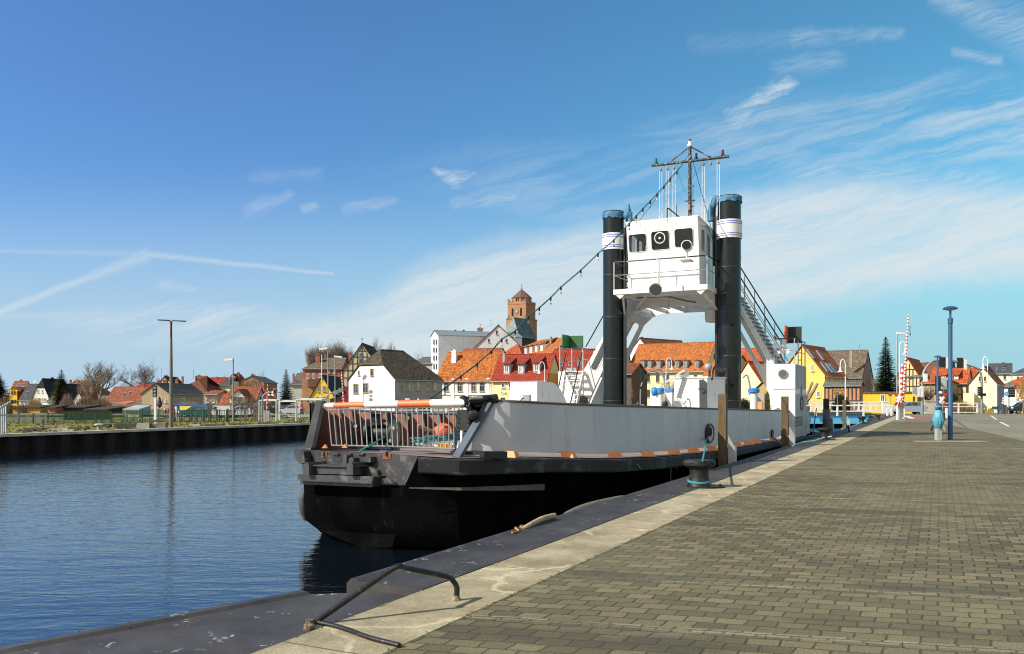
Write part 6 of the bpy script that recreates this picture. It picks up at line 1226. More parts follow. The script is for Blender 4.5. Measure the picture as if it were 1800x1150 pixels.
house('orange_gable_behind', 'orange roof behind the starboard portal leg', (1280, 155), (1345, 150), 9, (655, 152), (613, 156), wall=W_CREAM, roof=R_REDO, chim=((1337, 640, 650, 4, 140),), grp=GRP)
house('low_brick_lodge', 'low brown brick lodge under the starboard portal leg', (1322, 108), (1362, 106), 6, (690, 107), (672, 108), 'gable', (0, 0), wallm('render_tan', (.40, .28, .12)), R_TAN, grp=GRP)
# --- right
h = house('yellow_gable_house', 'tall yellow gabled house with an orange roof and skylights right of the ferry', (1371, 113.6), (1450, 110), 9, (659, 110), (608.5, 113), 'gable', (0, 0), W_YEL, R_OR, o=.25, wins=(('f', 1404, 625, 631, 3.4), ('f', 1428, 641, 652, 4.5), ('f', 1438, 688, 698, 5), ('r', 1457.5, 664, 674, 3.6), ('r', 1466.5, 664, 674, 3.6), ('r', 1476.5, 665, 674, 4.5)), sky_=((1425, 622, 6, 7), (1442, 625, 6, 7), (1449, 645, 10, 14), (1458, 647, 6, 13), (1464, 648, 6, 13)), grp=GRP)
h = house('old_barn', 'old barn with a big taupe brown roof and a grey stone gable', (1436, 139.4), (1514, 136), 13, (663, 136), (617, 142), wall=B_OR, roof=R_TAN, wins=(('f', 1494, 667, 674, 4, (FR_Z, GLS)),), chim=((1496, 614, 632, 4.6, 137, wallm('chimney_render', (.30, .26, .19))),), grp=GRP)
MB().ext([h.B+h.t*.02, h.B+h.t*.02+h.bk*13, h.B+h.t*.02+h.bk*13+ZX*(h.ze), h.B+h.t*.02+h.bk*6.5+ZX*(h.zr-.2), h.B+h.t*.02+ZX*h.ze], h.t*.05).build('stone_gable', W_STONE, h.o, 0)
h = house('timbered_brick_wall', 'low half-timbered orange brick outbuilding between yellow house and yellow wall', (1450, 104), (1512, 101), .8, (677, 102), (672, 103), wall=B_OR, roof=R_GRY, o=.2, grp=GRP); timber(h, 'f', tgrid(h.L, .2, h.ze-.1, 9, (.3, 1.6, 3.2)), .12)
h = house('yellow_low_house', 'long low bright yellow house with a flat grey roof edge behind the white railing', (1508, 110), (1612, 108), 6, (691, 109), (689, 110), wall=W_YELD, roof=R_GRY, noroof=True, wins=(('f', 1551.5, 694, 706, 7.5, (FR_W, GLS)), ('f', 1606, 697, 707, 3, (FR_D, GLS), 1)), grp=GRP)
MB().hexa([P(1612.5, 720, 109), P(1623, 720, 109), P(1623, 720, 113), P(1613, 720, 113)], [P(1612.5, 692, 109), P(1623, 692, 109), P(1623, 692, 113), P(1613, 692, 113)]).build('annex', wallm('annex_ochre', (.30, .18, .05)), h.o, 0)
h = house('timbered_gable_house', 'half-timbered gable house with a bright orange roof behind the raised barrier', (1574, 132.9), (1617, 131), 12, (664, 131), (631, 134), 'gable', (0, 0), wallm('infill_pale', (.66, .52, .28)), R_REDO, o=.4, grp=GRP)
Wg = h.W; sg = [(Wg*k/7, 1, Wg*k/7, max(h.ze, h.ze+(h.zr-h.ze)*(1-abs(k/7-.5)*2)-.4)) for k in range(8)]+[(0, z, Wg, z) for z in (2.4, 3.8, h.ze)]+[(Wg*.22, h.ze+1.3, Wg*.78, h.ze+1.3), (0, 2.4, Wg/7, 3.8), (Wg, 2.4, Wg*6/7, 3.8)]; timber(h, 'f', sg, .12)
house('fieldstone_barn', 'rough brown fieldstone wall of a barn right of the half-timbered gable', (1617, 126), (1645, 124), 6, (674, 125), (668, 127), wall=wallm('fieldstone_brown', (.33, .24, .12), .4, (.15, .11, .06), .4), roof=R_REDO, grp=GRP)
h = house('timbered_terrace', 'half-timbered terrace with a long orange roof and two dormers behind the traffic lights', (1636, 130), (1699, 127), 4.5, (672, 128), (648.5, 132), wall=wallm('infill_sand', (.62, .46, .24)), roof=R_REDO, dorm=((1659, 659, 668, 9, 'shed', FR_W, FR_D, R_REDO), (1681, 659, 668, 9, 'shed', FR_W, FR_D, R_REDO)), grp=GRP); timber(h, 'f', tgrid(h.L, .2, h.ze-.1, 8, (1.3, 2.5, 3.7)), .13); timber(h, 'r', tgrid(h.D, .2, h.ze-.1, 5, (1.3, 2.5, 3.7)), .13)
house('rear_orange_terrace', 'second orange roof rising just behind the half-timbered terrace', (1686, 150), (1732, 148), 9, (674, 149), (649, 152), wall=W_CREAM, roof=R_REDO, grp=GRP)
house('small_white_gable', 'small white gable above the long orange roof near the traffic signals', (1641, 168), (1668, 168), 9, (656, 168), (636.5, 168), 'gable', (0, 0), W_WHITE, R_BRN, grp=GRP)
h = house('cream_corner_house', 'cream gable house with two dark windows at the right side of the square', (1703, 114.6), (1752.5, 112.5), 5, (675, 112), (646.5, 115), 'gable', (0, 0), wallm('render_light_cream', (.78, .72, .46)), R_BRN, o=.15, wins=(('f', 1722.3, 662, 670, 3.6, SB), ('f', 1731.5, 662, 670, 3.4, SB)), grp=GRP)
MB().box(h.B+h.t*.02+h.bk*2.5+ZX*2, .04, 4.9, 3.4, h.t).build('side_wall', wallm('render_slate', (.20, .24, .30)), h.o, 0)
MB().hexa([P(1693, 722, 112), P(1712, 722, 111), P(1714, 722, 114), P(1695, 722, 114)], [P(1693, 691, 112), P(1712, 691, 111), P(1714, 691, 114), P(1695, 691, 114)]).build('porch', W_CREAM, h.o, 0)
house('grey_apartment_block', 'cream apartment block with a dark grey roof and three skylights on the right skyline', (1738, 172), (1778, 170), 12, (657, 171), (640, 175), wall=wallm('render_apartment', (.72, .66, .50)), roof=R_SLT, wins=(('f', 1766, 660, 667, 4, SB), ('f', 1752, 660, 667, 4, SB)), sky_=((1752, 649, 4, 5), (1762, 649, 3, 5), (1766, 649, 3, 5)), chim=((1764, 637, 641, 3, 174, FR_D),), grp=GRP)
house('long_apartment_block', 'cream apartment block with a grey roof running out of the right edge', (1780, 168), (1860, 160), 12, (657, 166), (642, 170), wall=wallm('render_apartment', (.72, .66, .50)), roof=R_SLT, wins=(('f', 1790, 662, 669, 4, SB),), grp=GRP)
house('orange_lean_to', 'small white house with an orange roof tucked against the cream corner house', (1762, 124), (1786, 121), 8, (678, 122), (660, 126), wall=W_WHITE, roof=R_REDO, wins=(('f', 1775, 684, 692, 4, SB),), grp=GRP)
house('rust_roof_house', 'house with a rust brown roof at the right edge behind the parked dark car', (1788, 119), (1860, 115), 9, (684, 118), (659, 122), wall=W_WHITE, roof=R_RBR, wins=(('f', 1795, 690, 699, 5, SB),), grp=GRP)

def shed(label, x0, x1, yt, yb, Y, m, rm, d=4, rise=.2, name='garden_shed'):
    t = thing(name, label, 'shed', P((x0+x1)/2, yb, Y), 'low garden sheds behind the far bank fence'); z0, z1 = -.4, ZY(yt, Y); a, b = P(x0, yt, Y), P(x1, yt, Y)
    MB().hexa([V((a.x, Y, z0)), V((b.x, Y, z0)), V((b.x, Y+d, z0)), V((a.x, Y+d, z0))], [V((a.x, Y, z1)), V((b.x, Y, z1)), V((b.x, Y+d, z1+rise)), V((a.x, Y+d, z1+rise))]).build('wall', m, t, 0)
    MB().hexa([V((a.x-.15, Y-.25, z1-.02)), V((b.x+.15, Y-.25, z1-.02)), V((b.x+.15, Y+d+.1, z1+rise+.02)), V((a.x-.15, Y+d+.1, z1+rise+.02))], [V((a.x-.15, Y-.25, z1+.12)), V((b.x+.15, Y-.25, z1+.12)), V((b.x+.15, Y+d+.1, z1+rise+.16)), V((a.x-.15, Y+d+.1, z1+rise+.16))]).build('roof', rm, t, 0); return t
W_SHD = wood('shed_orange_wood', (.42, .20, .09), (.22, .10, .045)); W_SHB = wood('shed_brown_wood', (.065, .035, .024), (.03, .018, .012))
shed('ochre yellow lean-to with a brown roof left of the thicket', 22, 70, 717, 728, 112, mat('lean_to_ochre', (.45, .24, .04), .8, 0, .4, .8), W_SHB)
shed('small orange board shed under the ragged spruce', 84, 97, 718, 727, 104, W_SHD, W_SHB, 3, .3); shed('long dark brown shed with a flat roof right of the orange board shed', 98, 150, 717, 727, 106, W_SHB, mat('felt_roof', (.028, .02, .02), .9, 0, .3, 1))
shed('dark carport with a brown roof below the tall bare tree', 150, 188, 721, 728, 104, mat('carport_dark', (.03, .03, .03), .9), W_SHB); shed('long brown topped shed in front of the low red roofed house', 192, 240, 715.5, 722, 118, wood('shed_dark', (.07, .05, .04), (.03, .02, .02)), mat('brush_roof', (.11, .075, .045), .95, 0, .4, 1.2, .6, 9))
shed('pale green grey tin shed beside the harbour signal', 220, 244, 721, 728, 92, mat('tin_pale', (.30, .34, .30), .6, 0, .2, 1), mat('tin_roof', (.34, .37, .35), .5, 0, .2, 1), 3, .4); shed('red roofed kiosk in front of the low red roofed house', 206, 222, 711, 716, 124, W_WHITE, mat('kiosk_red', (.45, .13, .08), .7), 3, .3)
shed('low white garage row below the white gabled dormer', 396, 446, 716, 728, 120, W_WHITE, R_GRY, 5, .4)
# ================================================================ TREES
M_BARK = mat('bark', (.13, .105, .085), .9, 0, .3, 1.5); M_BARKL = mat('bark_light', (.22, .175, .125), .9, 0, .3, 1.5)
M_SPR = leafmat('spruce_needles', (.026, .050, .016), (.095, .115, .036), 1.6); M_SPRD = leafmat('spruce_dark', (.008, .016, .010), (.026, .036, .018), 1.2)
M_TWG = leafmat('twigs', (.15, .105, .065), (.26, .19, .12)); M_TWO = leafmat('twigs_ochre', (.24, .155, .055), (.36, .26, .10)); M_HDG = leafmat('hedge', (.012, .020, .008), (.035, .045, .018), 2)
def bare_tree(px, Y, ytop, spread, label, seed, m=M_BARK, lv=6, trunk=.35, zb=-.2, grp='bare winter trees behind the houses', dens=3, up=.55, cat='tree'):
    rg = random.Random(seed); base = P(px, HZ, Y); base.z = zb; H = ZY(ytop, Y)-zb; sp = spread*Y/F; rmin = .0085*Y/100
    t = thing('bare_tree', label, cat, base, grp); tr = MB(); cr = MB()
    def grow(p, d, L, r, k):
        pts = [p]; q = p
        for i in range(3 if k < 4 else 2): d = (d+V((rg.uniform(-.22, .22), rg.uniform(-.22, .22), rg.uniform(-.05, .13)))).normalized(); q = q+d*L/(3 if k < 4 else 2); pts.append(q)
        (tr if k == 0 else cr).tube(pts, r, 6 if k < 2 else 3, r*.6, cap=False)
        if k >= lv: return
        nb = dens if k else dens+2
        for j in range(nb):
            f = 1.0 if j == 0 else rg.uniform(.30 if k else .65, 1.0); b = pts[0].lerp(pts[-1], f)
            if j: ns = len(pts)-1; b = pts[min(ns-1, int(f*ns))].lerp(pts[min(ns, int(f*ns)+1)], f*ns-int(f*ns)) if f < 1 else q
            a = rg.uniform(0, 2*PI) if k else 2*PI*j/nb+rg.uniform(-.5, .5); s = rg.uniform(.55, 1.25); nd = (d*(.9 if j else 1.4)+V((math.cos(a)*s, math.sin(a)*s, up*rg.uniform(-.1, .7)))).normalized()
            grow(b, nd, L*rg.uniform(.66, .86), max(rmin, r*rg.uniform(.50, .66)), k+1)
    grow(base, V((rg.uniform(-.05, .05), 0, 1)), H*.26, trunk, 0)
    zs = sorted(v.z for v in cr.v); zmax = zs[int(len(zs)*.999)]; ks = (H+zb-base.z)/(zmax-base.z); xm = sorted(abs(v.x-base.x) for v in cr.v)[int(len(cr.v)*.992)]; kx = sp/xm
    for L in (tr.v, cr.v):
        for i, v in enumerate(L):
            g = (v.z-base.z)/(zmax-base.z); L[i] = V((base.x+(v.x-base.x)*kx, base.y+(v.y-base.y)*kx, base.z+(v.z-base.z)*ks))
    tr.build('trunk', m, t, 60); cr.build('crown', m, t, 60); return t
def conifer(px, Y, ytop, ybase, hw, label, seed, m=None, dens=1.0, cat='tree', name='spruce'):
    m = m or M_SPR; rg = random.Random(seed); base = P(px, ybase, Y); H = ZY(ytop, Y)-base.z; R0 = hw*Y/F; t = thing(name, label, cat, V((base.x, base.y, -.2)), 'conifers of the town')
    MB().tube([V((base.x, base.y, -.3)), V((base.x, base.y, base.z+H*.98))], .2, 7, .03).build('trunk', M_BARK, t, 60); c = MB(); n = int(50*dens)
    for i in range(n):
        f = (i/n)**1.0; z = base.z+H*(.03+.95*f); rr = R0*1.3*(1-f)**.72*rg.uniform(.80, 1.15)+.10; nb = max(6, int(16*(1-f)+6))
        for b in range(nb):
            a = 2*PI*(b+rg.random())/nb; L = rr*rg.uniform(.65, 1.12); d = V((math.cos(a), math.sin(a), 0)); s = V((-d.y, d.x, 0)); dr = -.28-.25*rg.random()
            for k in range(7):
                g = (k+.6)/7; p = V((base.x, base.y, z))+d*L*g+ZX*(L*dr*g+.10*L*g*g*2); w = L*.17*(1.15-g)+.07
                for sg in (-1, 1):
                    e = p+s*sg*w*rg.uniform(.8, 1.6)+d*w*rg.uniform(.4, 1.0)+ZX*rg.uniform(-.35, -.02)*w*1.8
                    c.add([p, p+d*w*.9+ZX*.02, e], [(0, 1, 2)])
    for k in range(8): a = k*PI/4; c.add([V((base.x, base.y, base.z+H)), V((base.x+.14*math.cos(a), base.y+.14*math.sin(a), base.z+H*.95)), V((base.x-.05, base.y, base.z+H*.94))], [(0, 1, 2)])
    c.build('crown', m, t, 0); return t
def shrub(px, Y, ytop, hw, label, seed, m=M_TWG, n=900, zb=-.15, name='shrub', dd=.6, leaf=.0, cat='shrub', grp='shrubs behind the fences'):
    rg = random.Random(seed); b = P(px, HZ, Y); b.z = zb; H = ZY(ytop, Y)-zb; R0 = hw*Y/F; mb = MB()
    for i in range(n):
        a = rg.uniform(0, 2*PI); r = R0*math.sqrt(rg.random()); hz_ = H*(1-.55*(r/R0)**2)*rg.uniform(.55, 1.08); p0 = b+V((r*.75*math.cos(a), r*.75*dd*math.sin(a), hz_*rg.uniform(.0, .55))); p1 = b+V((r*math.cos(a)+rg.uniform(-.2, .2), r*dd*math.sin(a), hz_))
        w = rg.uniform(.010, .026)*Y/100 if not leaf else leaf; sdx = V((w, rg.uniform(-w, w), 0)); mb.add([p0-sdx, p0+sdx, p1], [(0, 1, 2)])
        if leaf:
            for _ in range(3): q = p0.lerp(p1, rg.random()); mb.add([q, q+V((rg.uniform(-leaf, leaf)*2, rg.uniform(-leaf, leaf), rg.uniform(-leaf, leaf)*2)), q+V((rg.uniform(-leaf, leaf)*2, rg.uniform(-leaf, leaf), leaf))], [(0, 1, 2)])
    return tag(mb.build(name, m, None, 0), label, cat, grp)
bare_tree(176, 170, 634, 38, 'tall bare tree with two leaders in front of the rust orange roof', 3, M_BARKL, 6, .32, dens=3, up=.9)
bare_tree(160, 165, 652, 25, 'shorter bare tree leaning beside the tall bare one', 13, M_BARKL, 6, .2, dens=3, up=.9)
bare_tree(241, 300, 632, 33, 'round headed bare tree on the skyline left of the tall concrete pole', 5, M_BARK, 6, .45, dens=3, up=.35)
bare_tree(452, 235, 651, 20, 'bare tree on the slope above the level crossing', 8, M_BARK, 5, .25, dens=3)
bare_tree(398, 300, 654, 12, 'small bare tree on the far left skyline', 10, M_BARK, 4, .2)
for i, (x, s_, y) in enumerate(((562, 22, 604), (586, 26, 597), (606, 20, 603), (655, 24, 594), (678, 18, 602), (694, 12, 608))):
    bare_tree(x, 320+i*4, y, s_, ['leftmost bare park tree above the red brick building', 'largest bare park tree behind the red brick building', 'bare park tree touching the half-timbered gable on its left', 'tall bare park tree right of the half-timbered gable', 'bare park tree above the chimney of the mossy roof', 'last small bare park tree above the mossy roof'][i], 30+i, M_BARK, 6, .45, dens=4, up=.6)
bare_tree(735, 300, 606, 13, 'slender pale birch between mossy roof and tall pale block', 50, mat('birch_twigs', (.24, .21, .19), .9), 5, .2, dens=3, up=.9)
bare_tree(1108, 108, 668, 11, 'small bare street tree beside the port black pile', 51, M_BARK, 4, .10, up=.8)
bare_tree(1181, 108, 660, 22, 'bare street tree in front of the long cream building', 52, M_TWG, 5, .12, dens=3, up=.7)
bare_tree(1543, 118, 660, 16, 'brown bare tree between barn and big spruce', 53, M_TWG, 5, .2, dens=4, up=.8)
bare_tree(1629, 112, 672, 14, 'twisted bare tree in front of the fieldstone barn', 54, M_BARK, 4, .14, dens=4, up=.4)
bare_tree(1797, 100, 664, 14, 'orange brown bare tree at the right edge', 55, M_TWO, 5, .14, dens=3, up=.8)
conifer(1557, 113, 590, 712, 21, 'big dark green spruce beside the tall raised barrier', 60, M_SPR, 1.25)
conifer(108, 150, 649, 716, 18, 'ragged spruce in front of the black roofed white house', 61, leafmat('spruce_olive', (.030, .042, .012), (.085, .085, .022), 1.2), .7)
conifer(-4, 130, 652, 722, 28, 'very dark conifer cut by the left edge', 62, M_SPRD, .9)
conifer(503, 165, 648, 712, 13, 'dark spruce left of the pale grey annex', 63, leafmat('pine_needles', (.03, .045, .016), (.09, .085, .03), 1.1), .7)
conifer(530, 250, 652, 700, 6, 'small distant conifer beside the red brick building', 64, M_SPRD, .4)
t = thing('pollard_tree', 'pollarded tree stump with three thick cut branches before the yellow gable', 'tree', V((P(1417, 700, 96).x, 96, 0))); c = P(1417, 706, 96)
tk = MB().tube([V((c.x, c.y, -.1)), c, c+ZX*.25], [.3, .26, .3], 9).build('trunk', M_BARKL, t, 60)
for a, b in (((1411, 700), (1392, 668)), ((1415, 700), (1428, 672)), ((1422, 700), (1437, 674)), ((1408, 702), (1404, 682))):
    MB().tube([c, P(a[0], a[1], 96), P((a[0]+b[0])/2+1, (a[1]+b[1])/2, 96), P(b[0], b[1], 96)], [.24, .2, .16, .14], 8).build('limb', M_BARKL, t, 60)
for i, (x, Y, y, hw, m, n, lb) in enumerate(((60, 120, 697, 18, M_TWO, 1500, 'ochre brown thicket before the white black-roofed house'), (38, 112, 706, 10, M_TWG, 700, 'brown bush behind the left end of the fence'), (8, 90, 690, 16, M_TWG, 900, 'tangled brown shrub at the left edge by the white fence'), (150, 120, 690, 22, M_TWG, 1700, 'dense bare thicket below the tall bare tree'),
    (180, 125, 695, 20, M_TWG, 1500, 'grey brown thicket right of the tall bare tree trunk'), (118, 130, 688, 14, leafmat('blossom_twigs', (.16, .09, .07), (.30, .20, .17)), 900, 'pinkish bare shrub beside the ragged spruce'), (330, 125, 702, 28, M_TWO, 1500, 'low tan hedge of twigs before the beige building'), (240, 110, 706, 24, M_TWO, 1300, 'low straw coloured shrubs behind the green fence'), (400, 128, 706, 14, M_TWO, 900, 'tan twigs below the white gabled dormer'), (468, 140, 700, 12, M_TWG, 800, 'bare twigs beside the lavender end wall'), (434, 230, 660, 16, M_TWG, 700, 'twiggy scrub against the orange brick house'))):
    shrub(x, Y, y, hw, lb, 70+i, m, n)
for i, (x, Y, y, hw, lb) in enumerate(((1478, 98, 692, 16, 'dark green bush under the orange direction sign'), (1675, 108, 691, 14, 'dark evergreen bush below the half-timbered terrace'), (1308, 104, 700, 16, 'low green bush seen right of the starboard pile'), (1349, 104, 688, 10, 'leafy olive bush in front of the low brick lodge'))):
    shrub(x, Y, y, hw, lb, 90+i, M_HDG if i != 3 else leafmat('olive_leaf', (.07, .08, .02), (.15, .13, .04)), 900, -.1, 'bush', .6, .10, grp='evergreen bushes')
shrub(1690, 106, 700, 26, 'dry brown reeds and brambles behind the right hand railing', 97, M_TWO, 1600, -.1)
# ================================================================ STREET FURNITURE, BRIDGE, FAR BANK, VEHICLES
M_BLUEL = mat('lamp_blue', (.04, .10, .19), .4, .1, .1, 3); M_STEELG = mat('mast_grey_green', (.22, .26, .25), .5, .3, .1, 2); M_FGREEN = mat('fence_green', (.012, .10, .065), .55, 0, .15, 2)
M_PWHITE = mat('rail_white', (.72, .72, .70), .5, 0, .06, 2); M_CONP = mat('concrete_pole', (.17, .145, .11), .85, 0, .2, 1.2, .3, 20); M_SIGB = mat('signal_black', (.012, .014, .014), .5)
def pole(t, px, Y, y0, zb, r0, r1, m, name='pole', n=10): c = P(px, y0, Y); return MB().tube([V((c.x, c.y, zb)), c], r0, n, r1).build(name, m, t, 60)
def base(px, Y, z=0): return V(((px-900)/F*Y, Y, z))
# blue mushroom lamps
def mushroom(px, Y, ytop, label, z=0):
    s = 1; t = thing('street_lamp', label, 'street lamp', base(px, Y, z), 'blue mushroom street lamps'); c = base(px, Y); zt = ZY(ytop, Y)
    MB().lathe(c, [(.10, z), (.10, z+1.6), (.085, z+1.65), (.085, zt-.75), (.105, zt-.74), (.105, zt-.52), (.045, zt-.50), (.045, zt-.12)], 20).build('pole', M_BLUEL, t, 40)
    hd = MB().lathe(c, [(.05, zt-.20), (.285, zt-.145), (.30, zt-.11), (.24, zt-.055), (.13, zt-.015), (.01, zt)], 28).build('lamp_head', mat('lamp_blue_gloss', (.03, .085, .20), .25, .1, .1, 3), t, 50)
    MB().lathe(c, [(.06, zt-.206), (.275, zt-.15), (.27, zt-.148)], 28, cap=True).build('diffuser', mat('diffuser', (.45, .46, .45), .4), hd, 50)
mushroom(1670.5, 36.2, 538, 'tall blue mushroom lamp in the foreground of the paved quay'); mushroom(1648, 73, 625, 'smaller distant blue mushroom lamp beside the round grey sign board')
# bagged post next to the lamp
t = thing('bagged_post', 'square white aluminium post wrapped in a tied light blue plastic bag', 'wrapped post', base(1649, 35.9))
c = base(1649, 35.9); MB().box(c+ZX*.30, .20, .20, .62).build('post', mat('post_alu', (.50, .52, .50), .45, .3, .08, 4), t, 0)
for k in (-.06, 0, .06): MB().box(c+V((k, -.101, .30)), .015, .01, .60).build('groove', M_GREYM, t, 0)
rg = random.Random(4); rows = []
for z, r in ((.52, .20), (.60, .24), (.70, .30), (.85, .33), (1.0, .30), (1.14, .25), (1.25, .17), (1.30, .10), (1.33, .10), (1.37, .16), (1.42, .19), (1.45, .12), (1.46, .01)):
    rows.append([c+V((math.cos(2*PI*k/40)*(r*.85*(1+.07*math.sin(k*2.51+z*3)+rg.uniform(-.06, .06)))*.80, math.sin(2*PI*k/40)*r*.85*(1+.08*math.sin(k*1.9+z*4)), z+(.04*math.sin(k*1.3) if z < .6 else 0))) for k in range(40)])
MB().grid(rows, True).build('plastic_bag', mat('bag_blue', (.085, .29, .38), .45, 0, .3, 5, .9, 16), t, 70); MB().tube(ovalring(c+ZX*1.315, V((1, 0, 0)), V((0, 1, 0)), .12, .12, 0), .018, 6, cap=False).build('cord', M_RUBBER, t, 60)
for a, b, m_ in (((1638, 739), (1641, 746), M_RUBBER), ((1641, 746), (1637, 758), M_RUBBER), ((1657, 744), (1661, 757), mat('foot_pale', (.4, .38, .28), .7)), ((1660, 726), (1660, 740), M_RUBBER)): MB().beam(P(a[0], a[1], 37.2), P(b[0], b[1], 37.2), .07, .05).build('clamp_arm', m_, t, 0)
# bridge
t = thing('bridge', 'low road bridge over the harbour arm with a bright blue girder face', 'bridge', base(1460, 92))
MB().box(V((P(1527, 738, 90).x-9.5, 90.2, ZY(738.5, 90))), 19, .5, 13*90/F, V((1, 0, 0))).build('girder', mat('girder_blue', (.10, .42, .68), .5, 0, .05, .6), t, 0)
MB().box(V((P(1530, 738, 90).x-9.5, 90.6, ZY(728, 90))), 19.4, .8, .3).build('edge_beam', mat('edge_teal', (.045, .085, .10), .6), t, 0)
MB().box(V((19, 97.6, -.12)), 42.5, 13.2, .26).build('deck', M_ASPH, t, 0)
text('girder_lettering', 'HAFEN', M_NAVY, t, P(1505, 733.5, 89.93), V((1, 0, 0)), ZX, .22, .0) if False else None
def railing(label, x0, x1, Y, ytop, ybot, mids, posts, balus=None, grp='white bridge railings', yb2=None):
    t = thing('railing', label, 'railing', base((x0+x1)/2, Y), grp); zt = ZY(ytop, Y); a = P(x0, ytop, Y); b = P(x1, ytop, Y)
    MB().box((a+b)/2, (b-a).length, .10, .12).build('top_rail', M_PWHITE, t, 0)
    for m in mids: q = ZY(m, Y); MB().box(V(((a.x+b.x)/2, Y+.01, q)), b.x-a.x, .07, .10).build('rail', M_PWHITE, t, 0)
    for p in posts: c = P(p, ytop, Y); zb = ZY(ybot, Y); MB().box(V((c.x, Y+.02, (zb+zt)/2)), .16, .13, zt-zb+.04).build('post', M_PWHITE, t, 0)
    if balus:
        z0, z1 = ZY(balus[1], Y), ZY(balus[0], Y); mb = MB(); n = int((b.x-a.x)/.28)
        for k in range(n): mb.box(V((a.x+(k+.5)*(b.x-a.x)/n, Y+.03, (z0+z1)/2)), .045, .04, z1-z0)
        o = mb.build('balusters', M_PWHITE, t, 0)
    return t
railing('nearer white bridge railing with widely spaced posts in front of the blue girder', 1395, 1567, 89.6, 713, 731, (723,), (1412, 1434, 1472, 1518, 1560, 1567))
railing('farther white bridge railing with fine balusters behind the nearer one', 1380, 1552, 98, 707, 722, (711.5, 721.5), tuple(1384+21*k for k in range(8)), (711.5, 721.5))
railing('white railing right of the level crossing in front of the reeds', 1622, 1719, 104, 709, 726.5, (715, 725), (1624, 1651, 1685, 1718))
railing('white bridge railing glimpsed above the ferry bow gate', 700, 870, 96, 716, 729, (721, 727), tuple(706+26*k for k in range(7)))
tag(MB().box(P(1555.5, 717, 97), .65, .5, 1.3).box(P(1555.5, 706.8, 97), .75, .6, .12).build('control_cabinet', M_PWHITE, None, 0), 'white control cabinet at the end of the far bridge railing', 'cabinet')
tag(MB().box(P(1636, 719, 103), 1.7, .6, 2.0).box(P(1636, 705, 103), 1.85, .75, .12).build('rendered_wall', wallm('wall_pale', (.50, .46, .36)), None, 0), 'short pale rendered wall behind the white railing next to the signal mast', 'wall')
# level crossing barriers
def cross(t, c, s, Y, yaw=1):
    for sg in (-1, 1):
        d = V((math.cos(PI/3.2), 0, sg*math.sin(PI/3.2))); 
        arm = MB().beam(c-d*s, c+d*s, .20, .035, V((0, 1, 0))).build('crossbuck_arm', M_SIGNW, t, 0); arm.location.y = -.02*sg
        for e in (-1, 1): MB().beam(c+d*e*s*.52, c+d*e*s*1.01, .215, .06, V((0, 1, 0))).build('red_tip', M_RED, arm, 0)
def barrier(px, ybase, top, label, Y, crossy=None, wsc=1):
    c = base(px, Y); t = thing('level_crossing_barrier', label, 'barrier', c, 'red and white level crossing barriers'); z1 = ZY(709.5, Y)
    for sx in (-.27, .27): MB().box(c+V((sx, 0, z1/2)), .07, .3, z1).build('frame_post', M_PWHITE, t, 0)
    for z in (.12, z1-.12, z1): MB().box(c+ZX*z, .62, .3, .09).build('frame_rail', M_PWHITE, t, 0)
    mb = MB()
    for k in range(4): mb.box(c+V((-.16+.105*k, 0, z1/2)), .035, .2, z1-.2)
    mb.build('frame_bars', M_PWHITE, t, 0); MB().box(c+V((.0, .25, z1*.75)), .35, .25, .5).build('drive', M_GREYM, t, 0)
    a = P(1587, 709, Y-.1); b = P(*top, Y-.1); n = 26
    for k in range(n):
        p, q = a.lerp(b, k/n), a.lerp(b, (k+1)/n); r = .085-.035*k/n; MB().tube([p, q], r, 8).build('boom', M_PWHITE, t, 60) if k == 0 else None
    bm = MB().tube([a, b], .088, 10, .05).build('boom', M_PWHITE, t, 60)
    for k in range(n): p, q = a.lerp(b, (k+.30)/n), a.lerp(b, (k+.72)/n); MB().tube([p, q], .094-.037*k/n, 10, .094-.037*(k+1)/n).build('red_stripe', M_RED, bm, 60)
    MB().box(P(1599.5, 581, Y), .05, .03, .85).build('boom_support', M_GREYM, t, 0); MB().box(P(1600, 588, Y), .09, .04, .14).build('support_foot', M_SIGB, t, 0)
    cross(t, P(1580.5, 702, Y-.3), .62, Y); MB().tube([c+V((-.15, -.2, 0)), P(1580.5, 700, Y-.2)], .05, 8).build('sign_post', M_STEELG, t, 60)
    return t
barrier(1583, 738, (1597, 553), 'tall raised level crossing barrier with a crossbuck, on the quay side of the crossing', 73)
t = thing('level_crossing_barrier', 'thicker short raised barrier boom with bold red and white bands', 'barrier', base(1583, 90), 'red and white level crossing barriers')
a, b = P(1582.5, 706, 90), P(1586.5, 640, 90); MB().tube([a, b], .16, 10, .13).build('boom', M_PWHITE, t, 60)
for k in range(7): MB().tube([a.lerp(b, (k+.1)/7), a.lerp(b, (k+.55)/7)], .172-.004*k, 10).build('red_stripe', M_RED, t, 60)
MB().box(base(1583, 90)+ZX*.8, .5, .4, 1.6).build('drive_cabinet', M_PWHITE, t, 0)
t = thing('crossing_signal', 'crossbuck with round grey sign board seen from behind, near the blue wrapped post', 'signal', base(1656, 78)); Y = 78
pole(t, 1657.5, Y, 668, 0, .07, .07, M_STEELG); cross(t, P(1655.5, 703, Y-.3), .66, Y)
MB().box(P(1657, 674, Y-.1), .95, .05, 1.05).build('sign_plate', mat('sign_back', (.42, .47, .42), .5), t, 0); MB().lathe(P(1664.5, 672.5, Y-.05), [(.50, 0), (.50, .04)], 24, (0, 1, 0)).build('round_board', mat('sign_back_dark', (.27, .33, .29), .5), t, 40); MB().box(P(1664.5, 679, Y-.02), 1.0, .04, .7).build('board_base', MATS['sign_back_dark'], t, 0)
